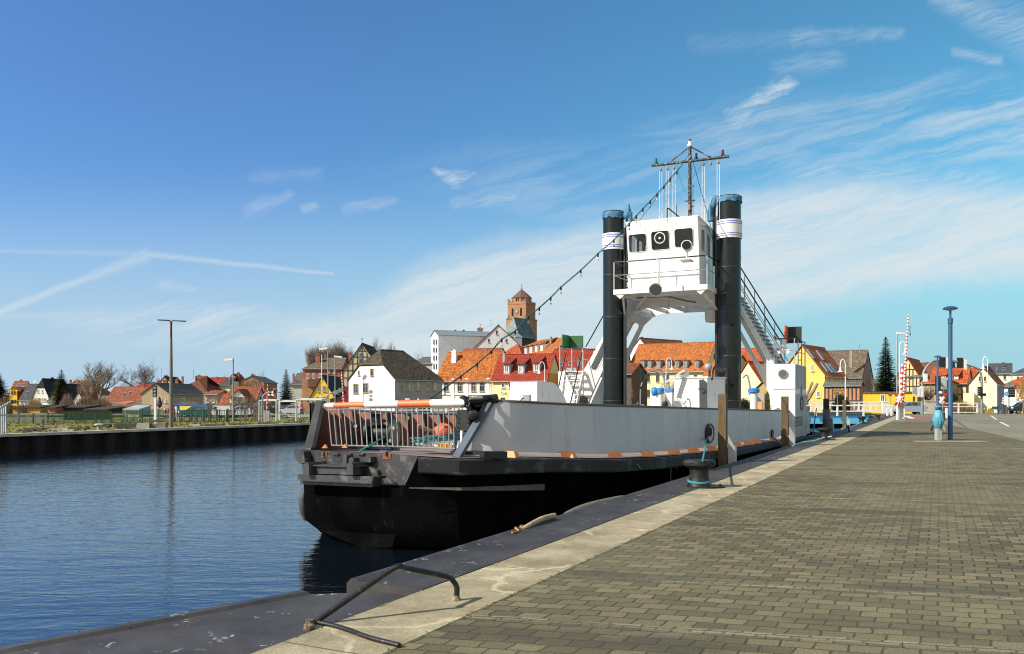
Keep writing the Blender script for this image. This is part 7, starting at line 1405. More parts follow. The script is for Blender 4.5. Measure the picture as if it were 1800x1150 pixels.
MB().tube([P(1654, 671, Y-.2), P(1652.5, 675, Y-.2), P(1655, 678.5, Y-.2), P(1660, 678, Y-.2)], .035, 6).tube([P(1665.5, 668, Y-.2), P(1665.7, 684, Y-.2)], .035, 6).build('sign_bracket', M_SIGB, t, 60)
MB().box(P(1648.5, 678, Y), .35, .3, 1.75).build('signal_head', M_SIGB, t, 0); MB().lathe(P(1652.5, 690, Y-.2), [(.13, 0), (.13, .1)], 14, (0, -1, 0)).build('signal_lens', M_SIGNW, t, 60); MB().box(P(1664.5, 726, Y-.5), .25, .2, .9).build('white_marker', M_PWHITE, t, 0)
# other street lamps
def lampy(px, Y, ytop, hx, hy, label, zb=0, r=.06, m=M_STEELG, hd=(.75, .3, .16), grp='grey street lamps'):
    t = thing('street_lamp', label, 'street lamp', base(px, Y, zb), grp); c = P(px, ytop, Y); h = P(hx, hy, Y)
    MB().tube([V((c.x, c.y, zb)), c, c.lerp(h, .5)+ZX*.05, h], [r*1.3, r*.8, r*.6, r*.6], 8).build('pole', m, t, 60); s = 1 if h.x > c.x else -1
    MB().box(h+V((s*.1, 0, -.02)), hd[0], hd[1], hd[2], V((1, 0, -.1*s))).build('lamp_head', M_SIGNW, t, 0)
lampy(1576.8, 76, 587, 1582, 586, 'tall grey street lamp standing left of the raised barrier'); lampy(410, 71, 631, 404, 632, 'grey street lamp on the far bank between beige house and brown roof', LZ); lampy(576.3, 110, 612, 570, 613, 'taller of the two grey street lamps beside the red brick building', LZ, .09, M_STEELG, (1.1, .4, .2)); lampy(589, 120, 628, 593, 627, 'shorter of the two grey street lamps, in front of the yellow cottage roof', LZ, .07, M_STEELG, (1.1, .4, .2))
def swan(px, Y, ytop, side, label, wpx=9, zb=0, low=13):
    t = thing('swan_neck_lamp', label, 'street lamp', base(px, Y, zb), 'white swan neck street lamps'); c = P(px, ytop, Y); w = wpx*Y/F*side; pts = [V((c.x, c.y, zb)), P(px, ytop+10, Y)]+[V((c.x+w/2-w/2*math.cos(a), c.y, ZY(ytop+10, Y)+10*Y/F*math.sin(a))) for a in [PI*k/8 for k in range(1, 9)]]
    e = pts[-1]-ZX*(low-8)*Y/F; pts.append(e); MB().tube(pts, [.075]+[.05]*(len(pts)-1), 8).build('pole', M_PWHITE, t, 60); MB().lathe(e, [(.05, .1), (.10, -.05), (.14, -.3), (.30, -.42), (.30, -.46)][::-1], 16).build('lamp_shade', M_SIGNW, t, 50)
swan(1486, 95, 632, -1, 'white swan neck lamp in front of the old barn roof'); swan(1581.5, 84, 600, 1, 'white swan neck lamp directly beside the raised barrier', 10); swan(1736, 108, 627, -1, 'white swan neck lamp before the cream corner house', 8); swan(1171, 118, 629, 1, 'white swan neck lamp in front of the long cream building', 10, LZ); swan(957.5, 118, 636, -1, 'white swan neck lamp in front of the red roof dormers', 9.5, LZ)
for px, Y, y0, hx, hy, lb in ((1168, 95, 655, 1150, 652, 'curved grey road lamp rising behind the blue capped vents'), (1126, 105, 668, 1160, 656, 'grey arched signal mast with a traffic light under the portal'), (1322, 98, 688, 1306, 664, 'curved grey mast seen between starboard pile and portal leg')):
    t = thing('arched_mast', lb, 'mast', base(px, Y, LZ), 'grey arched masts'); pts = catmull([V((base(px, Y).x, Y, LZ)), P(px, y0+20, Y), P(px+(hx-px)*.12, y0+3, Y), P(px+(hx-px)*.5, min(y0, hy)-3, Y), P(hx, hy, Y)], 5); MB().tube(pts, .09, 8).build('pole', M_STEELG, t, 60)
    if px == 1126: MB().box(P(1129, 659, Y-.2), .45, .3, 1.5).build('signal_head', M_SIGB, t, 0); MB().lathe(P(1126, 682, Y-.2), [(.25, 0), (.25, .05)], 4, (0, -1, 0)).build('sign', M_SIGB, t, 0)
# traffic signal arches
t = thing('traffic_signal_arch', 'left arched grey traffic light mast with two backed signal heads', 'traffic light', base(1621, 96), 'arched traffic signal masts'); Y = 96
MB().tube(catmull([base(1621, Y), P(1621, 700, Y), P(1621.5, 665, Y), P(1627, 648, Y), P(1637, 637, Y), P(1650, 633.5, Y), P(1683, 636, Y)], 5), [.17]*5+[.14]*10+[.11]*16, 10).build('mast', M_STEELG, t, 60)
MB().tube(catmull([P(1621, 664, Y), P(1606, 665, Y), P(1596, 670, Y), P(1589, 679, Y)], 4), .07, 6).build('side_arm', M_STEELG, t, 60)
for x, y, w, h_, m in ((1656.5, 637, .62, 1.15, M_SIGB), (1664.5, 638, .35, 1.25, M_SIGNW), (1626.5, 664, .4, .9, M_SIGNW), (1600.5, 662, .7, .18, M_STEELG), (1613, 661, .7, .18, M_STEELG), (1620, 689, .3, 1.2, M_SIGNW), (1613.5, 689, .3, 1.1, M_SIGNW), (1608, 687, .45, .8, M_GREYM)): MB().box(P(x, y, Y-.25), w, .25, h_).build('signal_head', m, t, 0)
t = thing('traffic_signal_arch', 'right arched grey traffic light mast with its arm over the road', 'traffic light', base(1725.5, 104), 'arched traffic signal masts'); Y = 104
MB().tube(catmull([base(1725.5, Y), P(1725.5, 700, Y), P(1725.5, 668, Y), P(1722, 652, Y), P(1714, 646, Y), P(1700, 642, Y), P(1668, 633, Y)], 5), [.17]*5+[.14]*10+[.11]*16, 10).build('mast', M_STEELG, t, 60)
for x, y, w, h_, m in ((1687.5, 638, .66, 1.25, M_SIGB), (1696, 641, .35, 1.2, M_SIGNW), (1675, 640, .4, .9, M_SIGB), (1722, 688, .42, 1.1, M_SIGB), (1729, 694, .5, .35, M_SIGB)): MB().box(P(x, y, Y-.25), w, .25, h_).build('signal_head', m, t, 0)
for k in range(3): MB().box(P(1721, 684.5+3.6*k, Y-.4), .3, .2, .05, V((1, 0, .4))).build('visor', M_STEELG, t, 0)
t = thing('pedestrian_signal', 'pair of black traffic signals on a post beside the round blue sign', 'traffic light', base(1774, 104)); pole(t, 1773.5, 104, 673, 0, .07, .07, M_STEELG)
for x in (1775.5, 1780.5): MB().box(P(x, 690, 103.7), .38, .25, 1.15).build('signal_head', M_SIGB, t, 0); [MB().box(P(x, 685.5+3.9*k, 103.5), .3, .12, .05).build('visor', M_GREYM, t, 0) for k in range(3)]
MB().box(P(1775, 675, 103.8), .45, .1, .45).build('back_plate', M_STEELG, t, 0)
t = thing('road_sign', 'round blue mandatory sign with a white arrow on a thin post', 'road sign', base(1770, 102)); pole(t, 1770, 102, 688, 0, .03, .03, M_STEELG); sg_ = MB().lathe(P(1769, 692.5, 101.9), [(.27, 0), (.27, .02)], 24, (0, -1, 0)).build('disc', mat('sign_blue', (.05, .40, .66), .4), t, 40); MB().beam(P(1767.5, 690.5, 101.85), P(1770.5, 695, 101.85), .07, .01, V((0, 1, 0))).build('arrow', M_SIGNW, sg_, 0)
t = thing('sign_stack', 'three small white rectangular signs stacked above a dark bollard', 'road sign', base(1764.5, 101)); MB().box(base(1765, 101)+ZX*.55, .42, .3, 1.1).build('bollard', mat('bollard_dark', (.06, .065, .07), .6), t, 0); [MB().box(P(1764.5, 700.5+4*k, 100.8), .32+.08*k, .03, .2).build('plate', M_SIGNW, t, 0) for k in range(3)]; pole(t, 1764.5, 100.9, 698, .9, .02, .02, M_STEELG)
t = thing('direction_sign', 'orange direction sign with two lines of small dark text in front of the brick outbuilding', 'road sign', base(1475, 99)); a = P(1465.5, 694.5, 99); b = P(1484, 684, 99); MB().box((a+b)/2, b.x-a.x, .06, b.z-a.z).build('board', mat('sign_orange', (.62, .27, .02), .5), t, 0)
for dx in (-.35, .35): c = (a+b)/2; MB().tube([V((c.x+dx, 99.1, 0)), V((c.x+dx, 99.1, b.z+.15))], .04, 6).build('post', M_STEELG, t, 60)
for k, (x0, x1) in enumerate(((1467, 1483), (1467, 1469))):
    y_ = 686.5+5*k; MB().box(P(1467.3, y_, 98.95), .12, .01, .12, V((1, 0, 1))).build('arrow_mark', M_SIGB, t, 0)
for x in (1470.5, 1473.5, 1475.3, 1477.1, 1479, 1480.9, 1482.6): MB().box(P(x, 686.5, 98.95), .075, .01, .05).build('lettering', mat('sign_ink', (.30, .08, .01), .6), t, 0)
MB().box(P(1476.5, 691, 98.94), .26, .01, .10).build('white_field', M_SIGNW, t, 0)
t = thing('road_sign', 'small round blue sign in front of the orange direction sign', 'road sign', base(1472, 97)); pole(t, 1472, 97, 689, 0, .035, .035, M_STEELG); MB().lathe(P(1472, 691.5, 96.9), [(.17, 0), (.17, .02)], 20, (0, -1, 0)).build('disc', mat('sign_deep_blue', (.03, .12, .28), .4), t, 40)
t = thing('road_sign', 'cluster of three sign discs seen from behind, in front of the white corner house', 'road sign', base(652, 108, LZ)); pole(t, 652, 108, 684, LZ, .03, .03, M_STEELG)
for y, w in ((689, .26), (703, .26)): MB().lathe(P(652, y, 107.9), [(w, 0), (w, .02)], 18, (0, -1, 0)).build('disc', M_GREYM, t, 40)
MB().box(P(652, 696, 107.9), .42, .02, .3).build('plate', M_GREYM, t, 0)
for px, Y, y, m, lb in ((706.5, 108, 716, M_RED, 'round white prohibition sign with a red rim before the grey facade'), (735, 108, 701, M_RED, 'triangular warning sign in front of the grey side facade'), (1565, 99, 692, mat('sign_brown', (.25, .10, .05), .6), 'narrow brown oval sign before the yellow wall')):
    t = thing('road_sign', lb, 'road sign', base(px, Y, 0)); pole(t, px, Y, y, LZ, .03, .03, M_STEELG); d = MB().lathe(P(px, y+1, Y-.1), [(.26, 0), (.26, .02)], 3 if px == 735 else 20, (0, -1, 0)).build('disc', m, t, 40)
    if px != 1565: MB().lathe(P(px, y+1, Y-.13), [(.18, 0), (.18, .02)], 3 if px == 735 else 20, (0, -1, 0)).build('disc_face', M_SIGNW, d, 40)
t = thing('flashing_signal', 'black railway flashing signal in a white frame before the grey facade', 'signal', base(716, 108)); pole(t, 716, 108, 702, LZ, .05, .05, M_STEELG); MB().box(P(716, 707, 107.8), .55, .1, .95).build('frame', M_SIGNW, t, 0); MB().box(P(716.5, 708, 107.7), .4, .1, .75).build('lamp_box', M_SIGB, t, 0)
# small things by the square
for x, w_, lb in ((1724, .7, 'left yellow flower trough under the right signal mast'), (1731.5, .6, 'middle yellow flower trough beside the white swan neck lamp'), (1741, .7, 'right yellow flower trough beside the blue bench'), (1771.5, .4, 'yellow trough at the foot of the sign stack')):
    t = thing('flower_trough', lb, 'planter', base(x, 106), 'yellow flower troughs'); MB().box(base(x, 106)+ZX*.22, w_, .4, .42).build('box', mat('trough_yellow', (.42, .30, .07), .7), t, 0); MB().lathe(base(x, 106)+ZX*.42, [(w_*.3, 0), (w_*.36, .12), (.1, .26)], 9).build('plants', M_TWO, t, 0)
t = thing('bench', 'blue bench with a slatted back at the roadside', 'bench', base(1751, 106)); c = base(1751, 106)
MB().box(c+ZX*.45, .85, .4, .06).build('seat', M_BLUEL, t, 0); MB().box(c+V((0, .2, .7)), .85, .05, .35).build('backrest', M_BLUEL, t, 0); [MB().box(c+V((sx, sy, .22)), .06, .06, .44).build('leg', M_BLUEL, t, 0) for sx in (-.38, .38) for sy in (-.15, .15)]
t = thing('roadside_sculpture', 'orange wooden figure sculpture with a round head behind the dark car', 'sculpture', base(1792, 112)); c = base(1792, 112); mo = mat('carved_wood', (.50, .24, .10), .7, 0, .3, 6)
MB().lathe(c, [(.35, 0), (.30, 1.5), (.34, 1.6)], 4).build('plinth', mat('plinth_pale', (.62, .50, .42), .8), t, 0); MB().tube([P(1789, 702, 112), P(1793, 690, 112), P(1797, 702, 112)], .13, 8).tube([P(1793, 691, 112), P(1793.5, 684, 112)], .2, 10).build('body', mo, t, 60); MB().lathe(P(1795, 682.5, 112), [(.02, -.2), (.2, 0), (.02, .2)], 12).build('head', mo, t, 60); MB().tube([P(1791, 688, 112), P(1788, 692, 112), P(1787, 698, 112)], .07, 6).build('arm', mo, t, 60)
# ---------------- vehicles
def car(px, Y, L, label, col, kind='hatch', flip=1, z=0, name='parked_car', H=1.5, Wd=1.72, grp='vehicles around the harbour', rough=.3):
    c = base(px, Y, z); t = thing(name, label, 'van' if 'van' in name else 'car', c, grp); m = mat(name+'_'+label[:14].replace(' ', '_'), col, rough, .3, .04, 1)
    if kind == 'van': body = [(-.5, .25), (-.5, .62), (-.47, .72), (-.36, .98), (.48, 1.0), (.5, .9), (.5, .22)]; cab = [(-.455, .70), (-.365, .93), (-.22, .93), (-.22, .66)]
    else: body = [(-.5, .30), (-.5, .50), (-.47, .58), (-.28, .66), (.46, .68), (.5, .58), (.5, .28), (.44, .2), (-.46, .2)]; cab = [(-.27, .64), (-.12, .95), (-.02, 1.0), (.24, 1.0), (.36, .95), (.46, .66)]
    def X(x, zz_, y): return c+V((x*L*flip, y, zz_*H))
    mb = MB(); n = len(body); rows = []
    for y, k in ((-Wd/2, .97), (-Wd/2+.08, 1), (Wd/2-.08, 1), (Wd/2, .97)): rows.append([X(x*k, .2+(zz_-.2)*(.97 if k < 1 else 1), y) for x, zz_ in body])
    mb.grid(rows, True); mb.add(rows[0], [tuple(range(n))]); mb.add(rows[-1], [tuple(range(n))[::-1]]); mb.build('body', m, t, 40)
    if kind != 'van':
        rows = [[X(x, zz_, y*(1 if zz_ < .8 else .84)) for x, zz_ in cab] for y in (-Wd/2+.06, Wd/2-.06)]; g = MB().grid(rows, True); n = len(cab); g.add(rows[0], [tuple(range(n))]); g.add(rows[1], [tuple(range(n))[::-1]]); g.build('cabin', m, t, 30)
        for y in (-1, 1):
            for q in (((-.235, .67), (-.10, .92), (.0, .95), (.0, .68)), ((.02, .68), (.02, .95), (.22, .95), (.22, .68)), ((.24, .69), (.24, .95), (.31, .94), (.40, .70))): MB().ext([X(x, zz_, y*((Wd/2-.06)*(1 if zz_ < .8 else .84)+.012)) for x, zz_ in q], V((0, y*.01, 0))).build('side_window', GLS, t, 0)
        for q in (((-.275, .66), (-.13, .94)), ((.37, .93), (.467, .68))): a, b = q; MB().ext([X(a[0]-.004, a[1], -Wd/2+.2), X(a[0]-.004, a[1], Wd/2-.2), X(b[0], b[1]+.012, Wd/2-.28), X(b[0], b[1]+.012, -Wd/2+.28)], V((0, 0, .015))).build('windscreen', GLS, t, 0)
    else: MB().ext([X(x, zz_, -Wd/2-.012) for x, zz_ in cab], V((0, .01, 0))).build('side_window', GLS, t, 0)
    for x in (-.31, .30):
        for y in (-Wd/2+.02, Wd/2-.2):
            w = MB().lathe(X(x, 0, y)+ZX*.31, [(.31, 0), (.31, .2)], 18, (0, 1, 0)).build('wheel', M_RUBBER, t, 40)
            if y < 0: MB().lathe(X(x, 0, y)+ZX*.31-V((0, .01, 0)), [(.2, 0), (.2, .02)], 14, (0, 1, 0)).build('rim', mat('rim_alloy', (.45, .46, .46), .35, .5), w, 40)
    for x, mm in ((.485, M_RED), (-.49, M_SIGNW)):
        for y in (-Wd/2+.1, Wd/2-.1): MB().box(X(x, .52, y), .14, .22, .2).build('tail_light' if mm is M_RED else 'headlight', mm, t, 0)
    return t
car(1597, 100, 3.6, 'silver blue hatchback crossing behind the raised barrier, heading left', (.36, .42, .50)); car(1802, 104, 4.1, 'dark grey car cut by the right edge of the square', (.035, .038, .042), H=1.45)
car(334, 98, 4.6, 'blue and yellow delivery van parked behind the far bank fence', (.03, .13, .42), 'van', 1, LZ, 'parked_van', 1.35, 1.8); MB().box(base(327, 96.9, .75), 1.4, .02, .45).build('yellow_lettering', mat('van_yellow', (.7, .6, .04), .5), bpy.data.objects['parked_van'], 0)
car(393, 88, 1.9, 'white van end parked beside the grey street lamp on the far bank', (.66, .66, .64), 'van', 1, LZ, 'parked_van', 1.25, 1.7); car(424, 92, 2.6, 'small white car behind the fence on the far bank', (.62, .63, .64), z=LZ, H=1.2); car(347, 90, 3.4, 'teal car low behind the fence beside the blue van', (.02, .12, .12), z=LZ, H=1.2)
car(494, 105, 3.0, 'dark car parked under the white pipe gantry', (.02, .025, .04), z=LZ, H=1.25); car(515, 104, 2.4, 'silver car parked under the white pipe gantry near the ferry bow', (.50, .50, .53), z=LZ, H=1.25); car(1113, 118, 3.6, 'pale car behind the port black pile', (.40, .41, .40), z=LZ, H=1.3); car(315, 104, 3.0, 'dark blue car behind the red disc', (.02, .03, .09), z=LZ, H=1.3); car(740, 112, 3.6, 'dark car in front of the grey side facade', (.02, .02, .022), z=LZ, H=1.3, flip=-1); car(772, 112, 3.2, 'pale grey car in front of the pink house', (.3, .31, .32), z=LZ, H=1.3)
# ---------------- people (skinned figures)
def skin(name, m, parent, verts, edges, rad, root=0):
    me = bpy.data.meshes.new(name); me.from_pydata([V(v)-off(parent) for v in verts], edges, []); ob = bpy.data.objects.new(name, me); COL.objects.link(ob)
    ob.modifiers.new('s', 'SKIN'); sv = me.skin_vertices[0].data
    for i, r in enumerate(rad): sv[i].radius = (r, r)
    sv[root].use_root = True; sb = ob.modifiers.new('b', 'SUBSURF'); sb.levels = sb.render_levels = 1
    dg = bpy.context.evaluated_depsgraph_get(); me2 = bpy.data.meshes.new_from_object(ob.evaluated_get(dg)); bpy.data.objects.remove(ob)
    me2.polygons.foreach_set('use_smooth', [True]*len(me2.polygons)); me2.materials.clear(); me2.materials.append(m); o = bpy.data.objects.new(name, me2); COL.objects.link(o); o.parent = parent; return o
SKN = mat('skin', (.45, .27, .19), .6)
def person(px, Y, z, label, jack, trou, pose='walk'):
    c = base(px, Y, z); t = thing('person', label, 'person', c)
    if pose == 'walk':
        J = {'pel': (0, 0, .92), 'ch': (0, 0, 1.30), 'nk': (0, 0, 1.48), 'hd': (0, -.02, 1.62), 'ht': (0, -.01, 1.74), 'lk': (-.12, .05, .50), 'lf': (-.22, .05, .08), 'lt': (-.08, .0, .04), 'rk': (.14, -.05, .50), 'rf': (.20, -.05, .08), 'rt': (.34, -.05, .04), 'ls': (-.02, .19, 1.40), 'le': (-.10, .24, 1.13), 'lw': (.04, .24, .92), 'rs': (.02, -.19, 1.40), 're': (.10, -.24, 1.13), 'rw': (.24, -.2, .95)}
    else: J = {'pel': (.18, 0, .95), 'ch': (-.05, 0, 1.28), 'nk': (-.16, 0, 1.42), 'hd': (-.22, 0, 1.55), 'ht': (-.22, 0, 1.68), 'lk': (-.15, .1, .72), 'lf': (.0, .1, .32), 'lt': (-.12, .1, .30), 'rk': (-.18, -.1, .82), 'rf': (-.02, -.1, .48), 'rt': (-.14, -.1, .45), 'ls': (-.08, .18, 1.38), 'le': (-.25, .22, 1.15), 'lw': (-.45, .2, 1.05), 'rs': (-.08, -.18, 1.38), 're': (-.25, -.22, 1.15), 'rw': (-.45, -.2, 1.05)}
    K = list(J); ix = {k: i for i, k in enumerate(K)}; E = [('pel', 'ch'), ('ch', 'nk'), ('nk', 'hd'), ('hd', 'ht'), ('pel', 'lk'), ('lk', 'lf'), ('lf', 'lt'), ('pel', 'rk'), ('rk', 'rf'), ('rf', 'rt'), ('ch', 'ls'), ('ls', 'le'), ('le', 'lw'), ('ch', 'rs'), ('rs', 're'), ('re', 'rw')]
    Rr = dict(pel=.13, ch=.14, nk=.055, hd=.10, ht=.07, lk=.065, lf=.045, lt=.04, rk=.065, rf=.045, rt=.04, ls=.075, le=.05, lw=.035, rs=.075, re=.05, rw=.035)
    skin('body', SKN, t, [c+V(J[k]) for k in K], [(ix[a], ix[b]) for a, b in E], [Rr[k] for k in K])
    s = ['pel', 'ch', 'ls', 'le', 'lw', 'rs', 're', 'rw']; jx = {k: i for i, k in enumerate(s)}; skin('jacket', jack, t, [c+V(J[k]) for k in s], [(jx[a], jx[b]) for a, b in E if a in jx and b in jx], [Rr[k]+.025 for k in s])
    s = ['pel', 'lk', 'lf', 'rk', 'rf']; jx = {k: i for i, k in enumerate(s)}; skin('trousers', trou, t, [c+V(J[k]) for k in s], [(jx[a], jx[b]) for a, b in E if a in jx and b in jx], [Rr[k]+.02 for k in s])
    MB().lathe(c+V(J['hd'])+ZX*.02, [(.02, -.05), (.115, 0), (.11, .09), (.02, .145)], 12).build('hair', mat('hair_dark', (.03, .02, .015), .8), t, 60); return t, c
person(530.5, 100, LZ, 'pedestrian in a bright red jacket walking beside the ferry bow post', mat('jacket_red', (.60, .02, .02), .7), mat('trousers_dark', (.03, .03, .04), .8))
t, c = person(1124, 110, LZ, 'cyclist in dark clothes riding left between port pile and vents', mat('jacket_dark', (.03, .03, .035), .8), mat('trousers_dark', (.03, .03, .04), .8), 'bike')
bk = thing('bicycle', 'dark bicycle ridden by the cyclist near the port pile', 'bicycle', c)
for dx in (-.52, .52): MB().tube(ovalring(c+V((dx, 0, .34)), V((1, 0, 0)), ZX, .33, .33, 0), .022, 6, cap=False).build('wheel', M_RUBBER, bk, 60)
MB().tube([c+V((.52, 0, .34)), c+V((.02, 0, .34)), c+V((-.4, 0, .85)), c+V((.15, 0, .85)), c+V((.52, 0, .34))], .02, 5).tube([c+V((-.52, 0, .34)), c+V((-.42, 0, 1.0)), c+V((-.46, .2, 1.04))], .02, 5).tube([c+V((.02, 0, .34)), c+V((.18, 0, .92))], .02, 5).build('frame', M_SIGB, bk, 60); MB().box(c+V((.19, 0, .93)), .25, .12, .05).build('saddle', M_RUBBER, bk, 0)
# ---------------- far bank
t = thing('double_arm_mast', 'tall weathered concrete pole with a rusty top and two horizontal arms on the far bank', 'lamp post', base(300.8, 56, LZ)); c = base(300.8, 56, LZ)
MB().tube([c, P(300.8, 640, 56), P(300.8, 594, 56)], [.125, .10, .075], 12).build('pole', M_CONP, t, 60); MB().tube([P(300.8, 595, 56), P(300.8, 566, 56)], .07, 10).build('pole_top', mat('rust_top', (.10, .035, .02), .8, 0, .4, 4), t, 60)
for s_ in (-1, 1): MB().tube([P(300.8, 567, 56), P(300.8+s_*3, 563.5, 56), P(300.8+s_*(23.5 if s_ < 0 else 26), 562.5 if s_ < 0 else 565, 56)], [.05, .045, .04], 8).build('arm', M_SIGB, t, 60)
t = thing('life_ring_station', 'round red life ring board behind the tall concrete pole', 'life ring', base(303, 57, LZ)); MB().lathe(P(301.2, 722.5, 56.6), [(.02, 0), (.28, .0), (.28, .06), (.02, .06)], 24, (0, -1, 0)).build('disc', M_RED, t, 40); MB().tube(ovalring(P(301.2, 722.5, 56.5), V((1, 0, 0)), ZX, .20, .20, 0), .035, 8, cap=False).build('ring', mat('ring_dark_red', (.28, .02, .02), .6), t, 60); pole(t, 304, 56.9, 722, LZ, .04, .04, M_STEELG, 'post'); MB().box(P(309, 724, 57), .12, .05, .7).build('plate', M_SIGNW, t, 0); MB().tube([P(312, 738, 57), P(316, 751, 57)], .03, 6).build('stay', M_GALV, t, 60)
tag(MB().beam(P(258, 745, 56), P(297, 732.5, 56.2), .12, .14).build('leaning_beam', wood('grey_beam', (.16, .13, .09), (.06, .05, .035)), None, 0), 'weathered timber beam leaning against the tall concrete pole', 'beam')
t = thing('harbour_signal', 'white signal post with a tall black lamp box in front of the beige gable', 'signal', base(273, 62, LZ)); MB().box(P(273, 721, 62)-ZX*.0, .16, .12, 47*62/F).build('post', M_PWHITE, t, 0); MB().box(P(272.3, 688, 62), .26, .2, .78).build('lamp_box', M_SIGB, t, 0)
for k in range(3): MB().lathe(P(272.3, 682+6*k, 61.85), [(.07, 0), (.08, .05)], 10, (0, -1, 0)).build('lens', M_GREYM, t, 60)
t = thing('folded_flag', 'dark furled banner hanging on a thin pole right of the harbour signal', 'flag', base(280, 62, LZ)); pole(t, 280, 62, 699, LZ, .03, .03, M_STEELG); MB().lathe(P(280.5, 706, 62), [(.03, .35), (.12, .1), (.20, -.25), (.05, -.45)][::-1], 10).build('cloth', mat('furled_cloth', (.05, .03, .05), .8, 0, .5, 8), t, 40)
def block(x0, x1, y0, y1, Y, m, label, nm='stone_block', cat='stone', d=.5, g='stone slabs on the far bank'):
    a, b = P(x0, y1, Y), P(x1, y1, Y); h = (y1-y0)*Y/F; rg = random.Random(int(x0*7)); q = [V((a.x, Y, LZ-.1)), V((b.x, Y, LZ-.1)), V((b.x, Y+d, LZ-.1)), V((a.x, Y+d, LZ-.1))]; q2 = [p+V((rg.uniform(.0, .15)*(1 if i in (0, 3) else -1), rg.uniform(0, .06), h+.1+rg.uniform(-.03, .03))) for i, p in enumerate(q)]
    tag(MB().hexa(q, q2).build(nm, m, None, 0), label, cat, g)
MS = mat('slab_stone', (.28, .26, .22), .9, 0, .3, 2, .5, 12); MD = mat('slab_dark', (.045, .040, .035), .9, 0, .4, 2, .5, 12)
block(238, 262, 745, 755, 54.8, MS, 'pale rounded end of the concrete block by the tall pole'); block(262, 291, 746, 755, 55, mat('slab_mid', (.13, .13, .13), .9, 0, .3, 2, .5, 12), 'long grey concrete block at the foot of the tall pole')
for i, (x0, x1, y0, y1, lb) in enumerate(((42, 76, 753, 756, 'upper dark slab near the left edge'), (32, 60, 756, 758.5, 'lower dark slab near the left edge'), (80, 118, 753, 757, 'long brown slab left of the pale block'), (116, 130, 755, 758, 'short pale slab in the middle of the grass'), (118, 155, 751, 754, 'upper dark slab before the timber fence'), (200, 245, 745, 752.5, 'thick dark concrete barrier behind the grey block'), (178, 192, 746, 751, 'short dark barrier left of the thick one'), (358, 392, 746.5, 749.5, 'dark slab right of the tall pole'), (405, 440, 744.5, 747, 'dark slab under the grey street lamp'), (450, 482, 743.5, 746.5, 'dark slab under the crossing signal'), (498, 530, 742.5, 745, 'rightmost dark slab near the ferry bow'), (330, 352, 746.5, 749.5, 'pale flat slab right of the red disc'))):
    block(x0, x1, y0, y1, (EYE-LZ)*F/(y1-HZ), MS if 'pale' in lb else MD, lb)
t = thing('bollard', 'pale topped iron bollard on the far bank coping', 'bollard', P(173.5, 757.5, 51.2)); c = base(173.5, 51.2, LZ); MB().lathe(c, [(.18, 0), (.10, .08), (.09, .24), (.2, .32), (.2, .37), (.03, .39)], 16).build('body', M_GREYM, t, 40); MB().lathe(c, [(.235, .36), (.24, .40), (.05, .42)], 16).build('cap', M_SIGNW, t, 40)
# fences
def fence(pts, h, label, post_m, pan_m, pitch, bar, gap, name='mesh_fence', grp=None, zb=LZ, pw=.08, horiz=(0.05, .5, .95)):
    t = thing(name, label, 'fence', V((pts[0][0], pts[0][1], zb)), grp)
    for a, b in zip(pts, pts[1:]):
        a = V((a[0], a[1], zb)); b = V((b[0], b[1], zb)); L = (b-a).length; n = max(1, round(L/pitch)); d = (b-a).normalized()
        for i in range(n):
            p, q = a.lerp(b, i/n), a.lerp(b, (i+1)/n); mb = MB(); k = 0
            for f in horiz: mb.beam(p+ZX*h*f, q+ZX*h*f, .02, .04)
            m_ = int((q-p).length/gap)
            for j in range(1, m_): s = p.lerp(q, j/m_); mb.beam(s+ZX*.04, s+ZX*h*.97, bar, bar, d)
            mb.build('panel', pan_m, t, 0); MB().box(p+ZX*h*.53, pw, pw, h*1.06, d).build('post', post_m, t, 0)
    return t
fence([(base(8, 66).x, 66), (base(84, 65).x, 65)], .78, 'dull mesh fence at the far left with dark posts', mat('post_dark', (.03, .04, .035), .6), mat('mesh_grey', (.10, .12, .10), .6), 1.15, .034, .10)
fence([(base(84, 66).x, 66), (base(250, 68).x, 68)], .86, 'green mesh fence in front of the thickets on the left', M_FGREEN, M_FGREEN, 1.2, .032, .075)
fence([(base(250, 69).x, 69), (base(437, 74).x, 74)], 1.0, 'green mesh fence with slim posts in front of the parked vans', M_FGREEN, M_FGREEN, 1.25, .035, .13)
fence([(base(76, 62).x, 62), (base(113, 62.5).x, 62.5)], .40, 'short weathered three rail timber fence on the grass at the left', mat('post_rail_dark', (.05, .045, .04), .8), mat('rail_timber', (.33, .29, .23), .85, 0, .2, 4), .75, .03, 9, 'timber_fence', horiz=(.15, .5, .85), pw=.07)
tag(MB().hexa([P(112, 738, 78), P(196, 737, 78), P(196, 737, 80), P(112, 738, 80)], [P(112, 722.5, 78), P(196, 721.5, 78), P(196, 721.5, 80), P(112, 722.5, 80)]).build('clipped_hedge', M_HDG, None, 0), 'long dark clipped hedge behind the green fence', 'hedge')
t = thing('steel_gate', 'light grey steel bar gate at the left edge of the far bank', 'gate', base(4, 46.5, LZ))
for k in range(5): a = P(-4+3.6*k, 766, 46.2+k*.5); MB().tube([V((a.x, a.y, LZ)), P(-4+3.6*k, 722-k*2.2, 46.2+k*.5), P(3+3.9*k, 714-k*2.2, 46.2+k*.5)], .045, 6).build('bar', mat('gate_grey', (.40, .44, .50), .5), t, 60)
for y in (764, 730): MB().beam(P(-6, y, 46.2), P(12, y-1, 48.5), .06, .06).build('rail', mat('gate_grey', (.40, .44, .50), .5), t, 0)
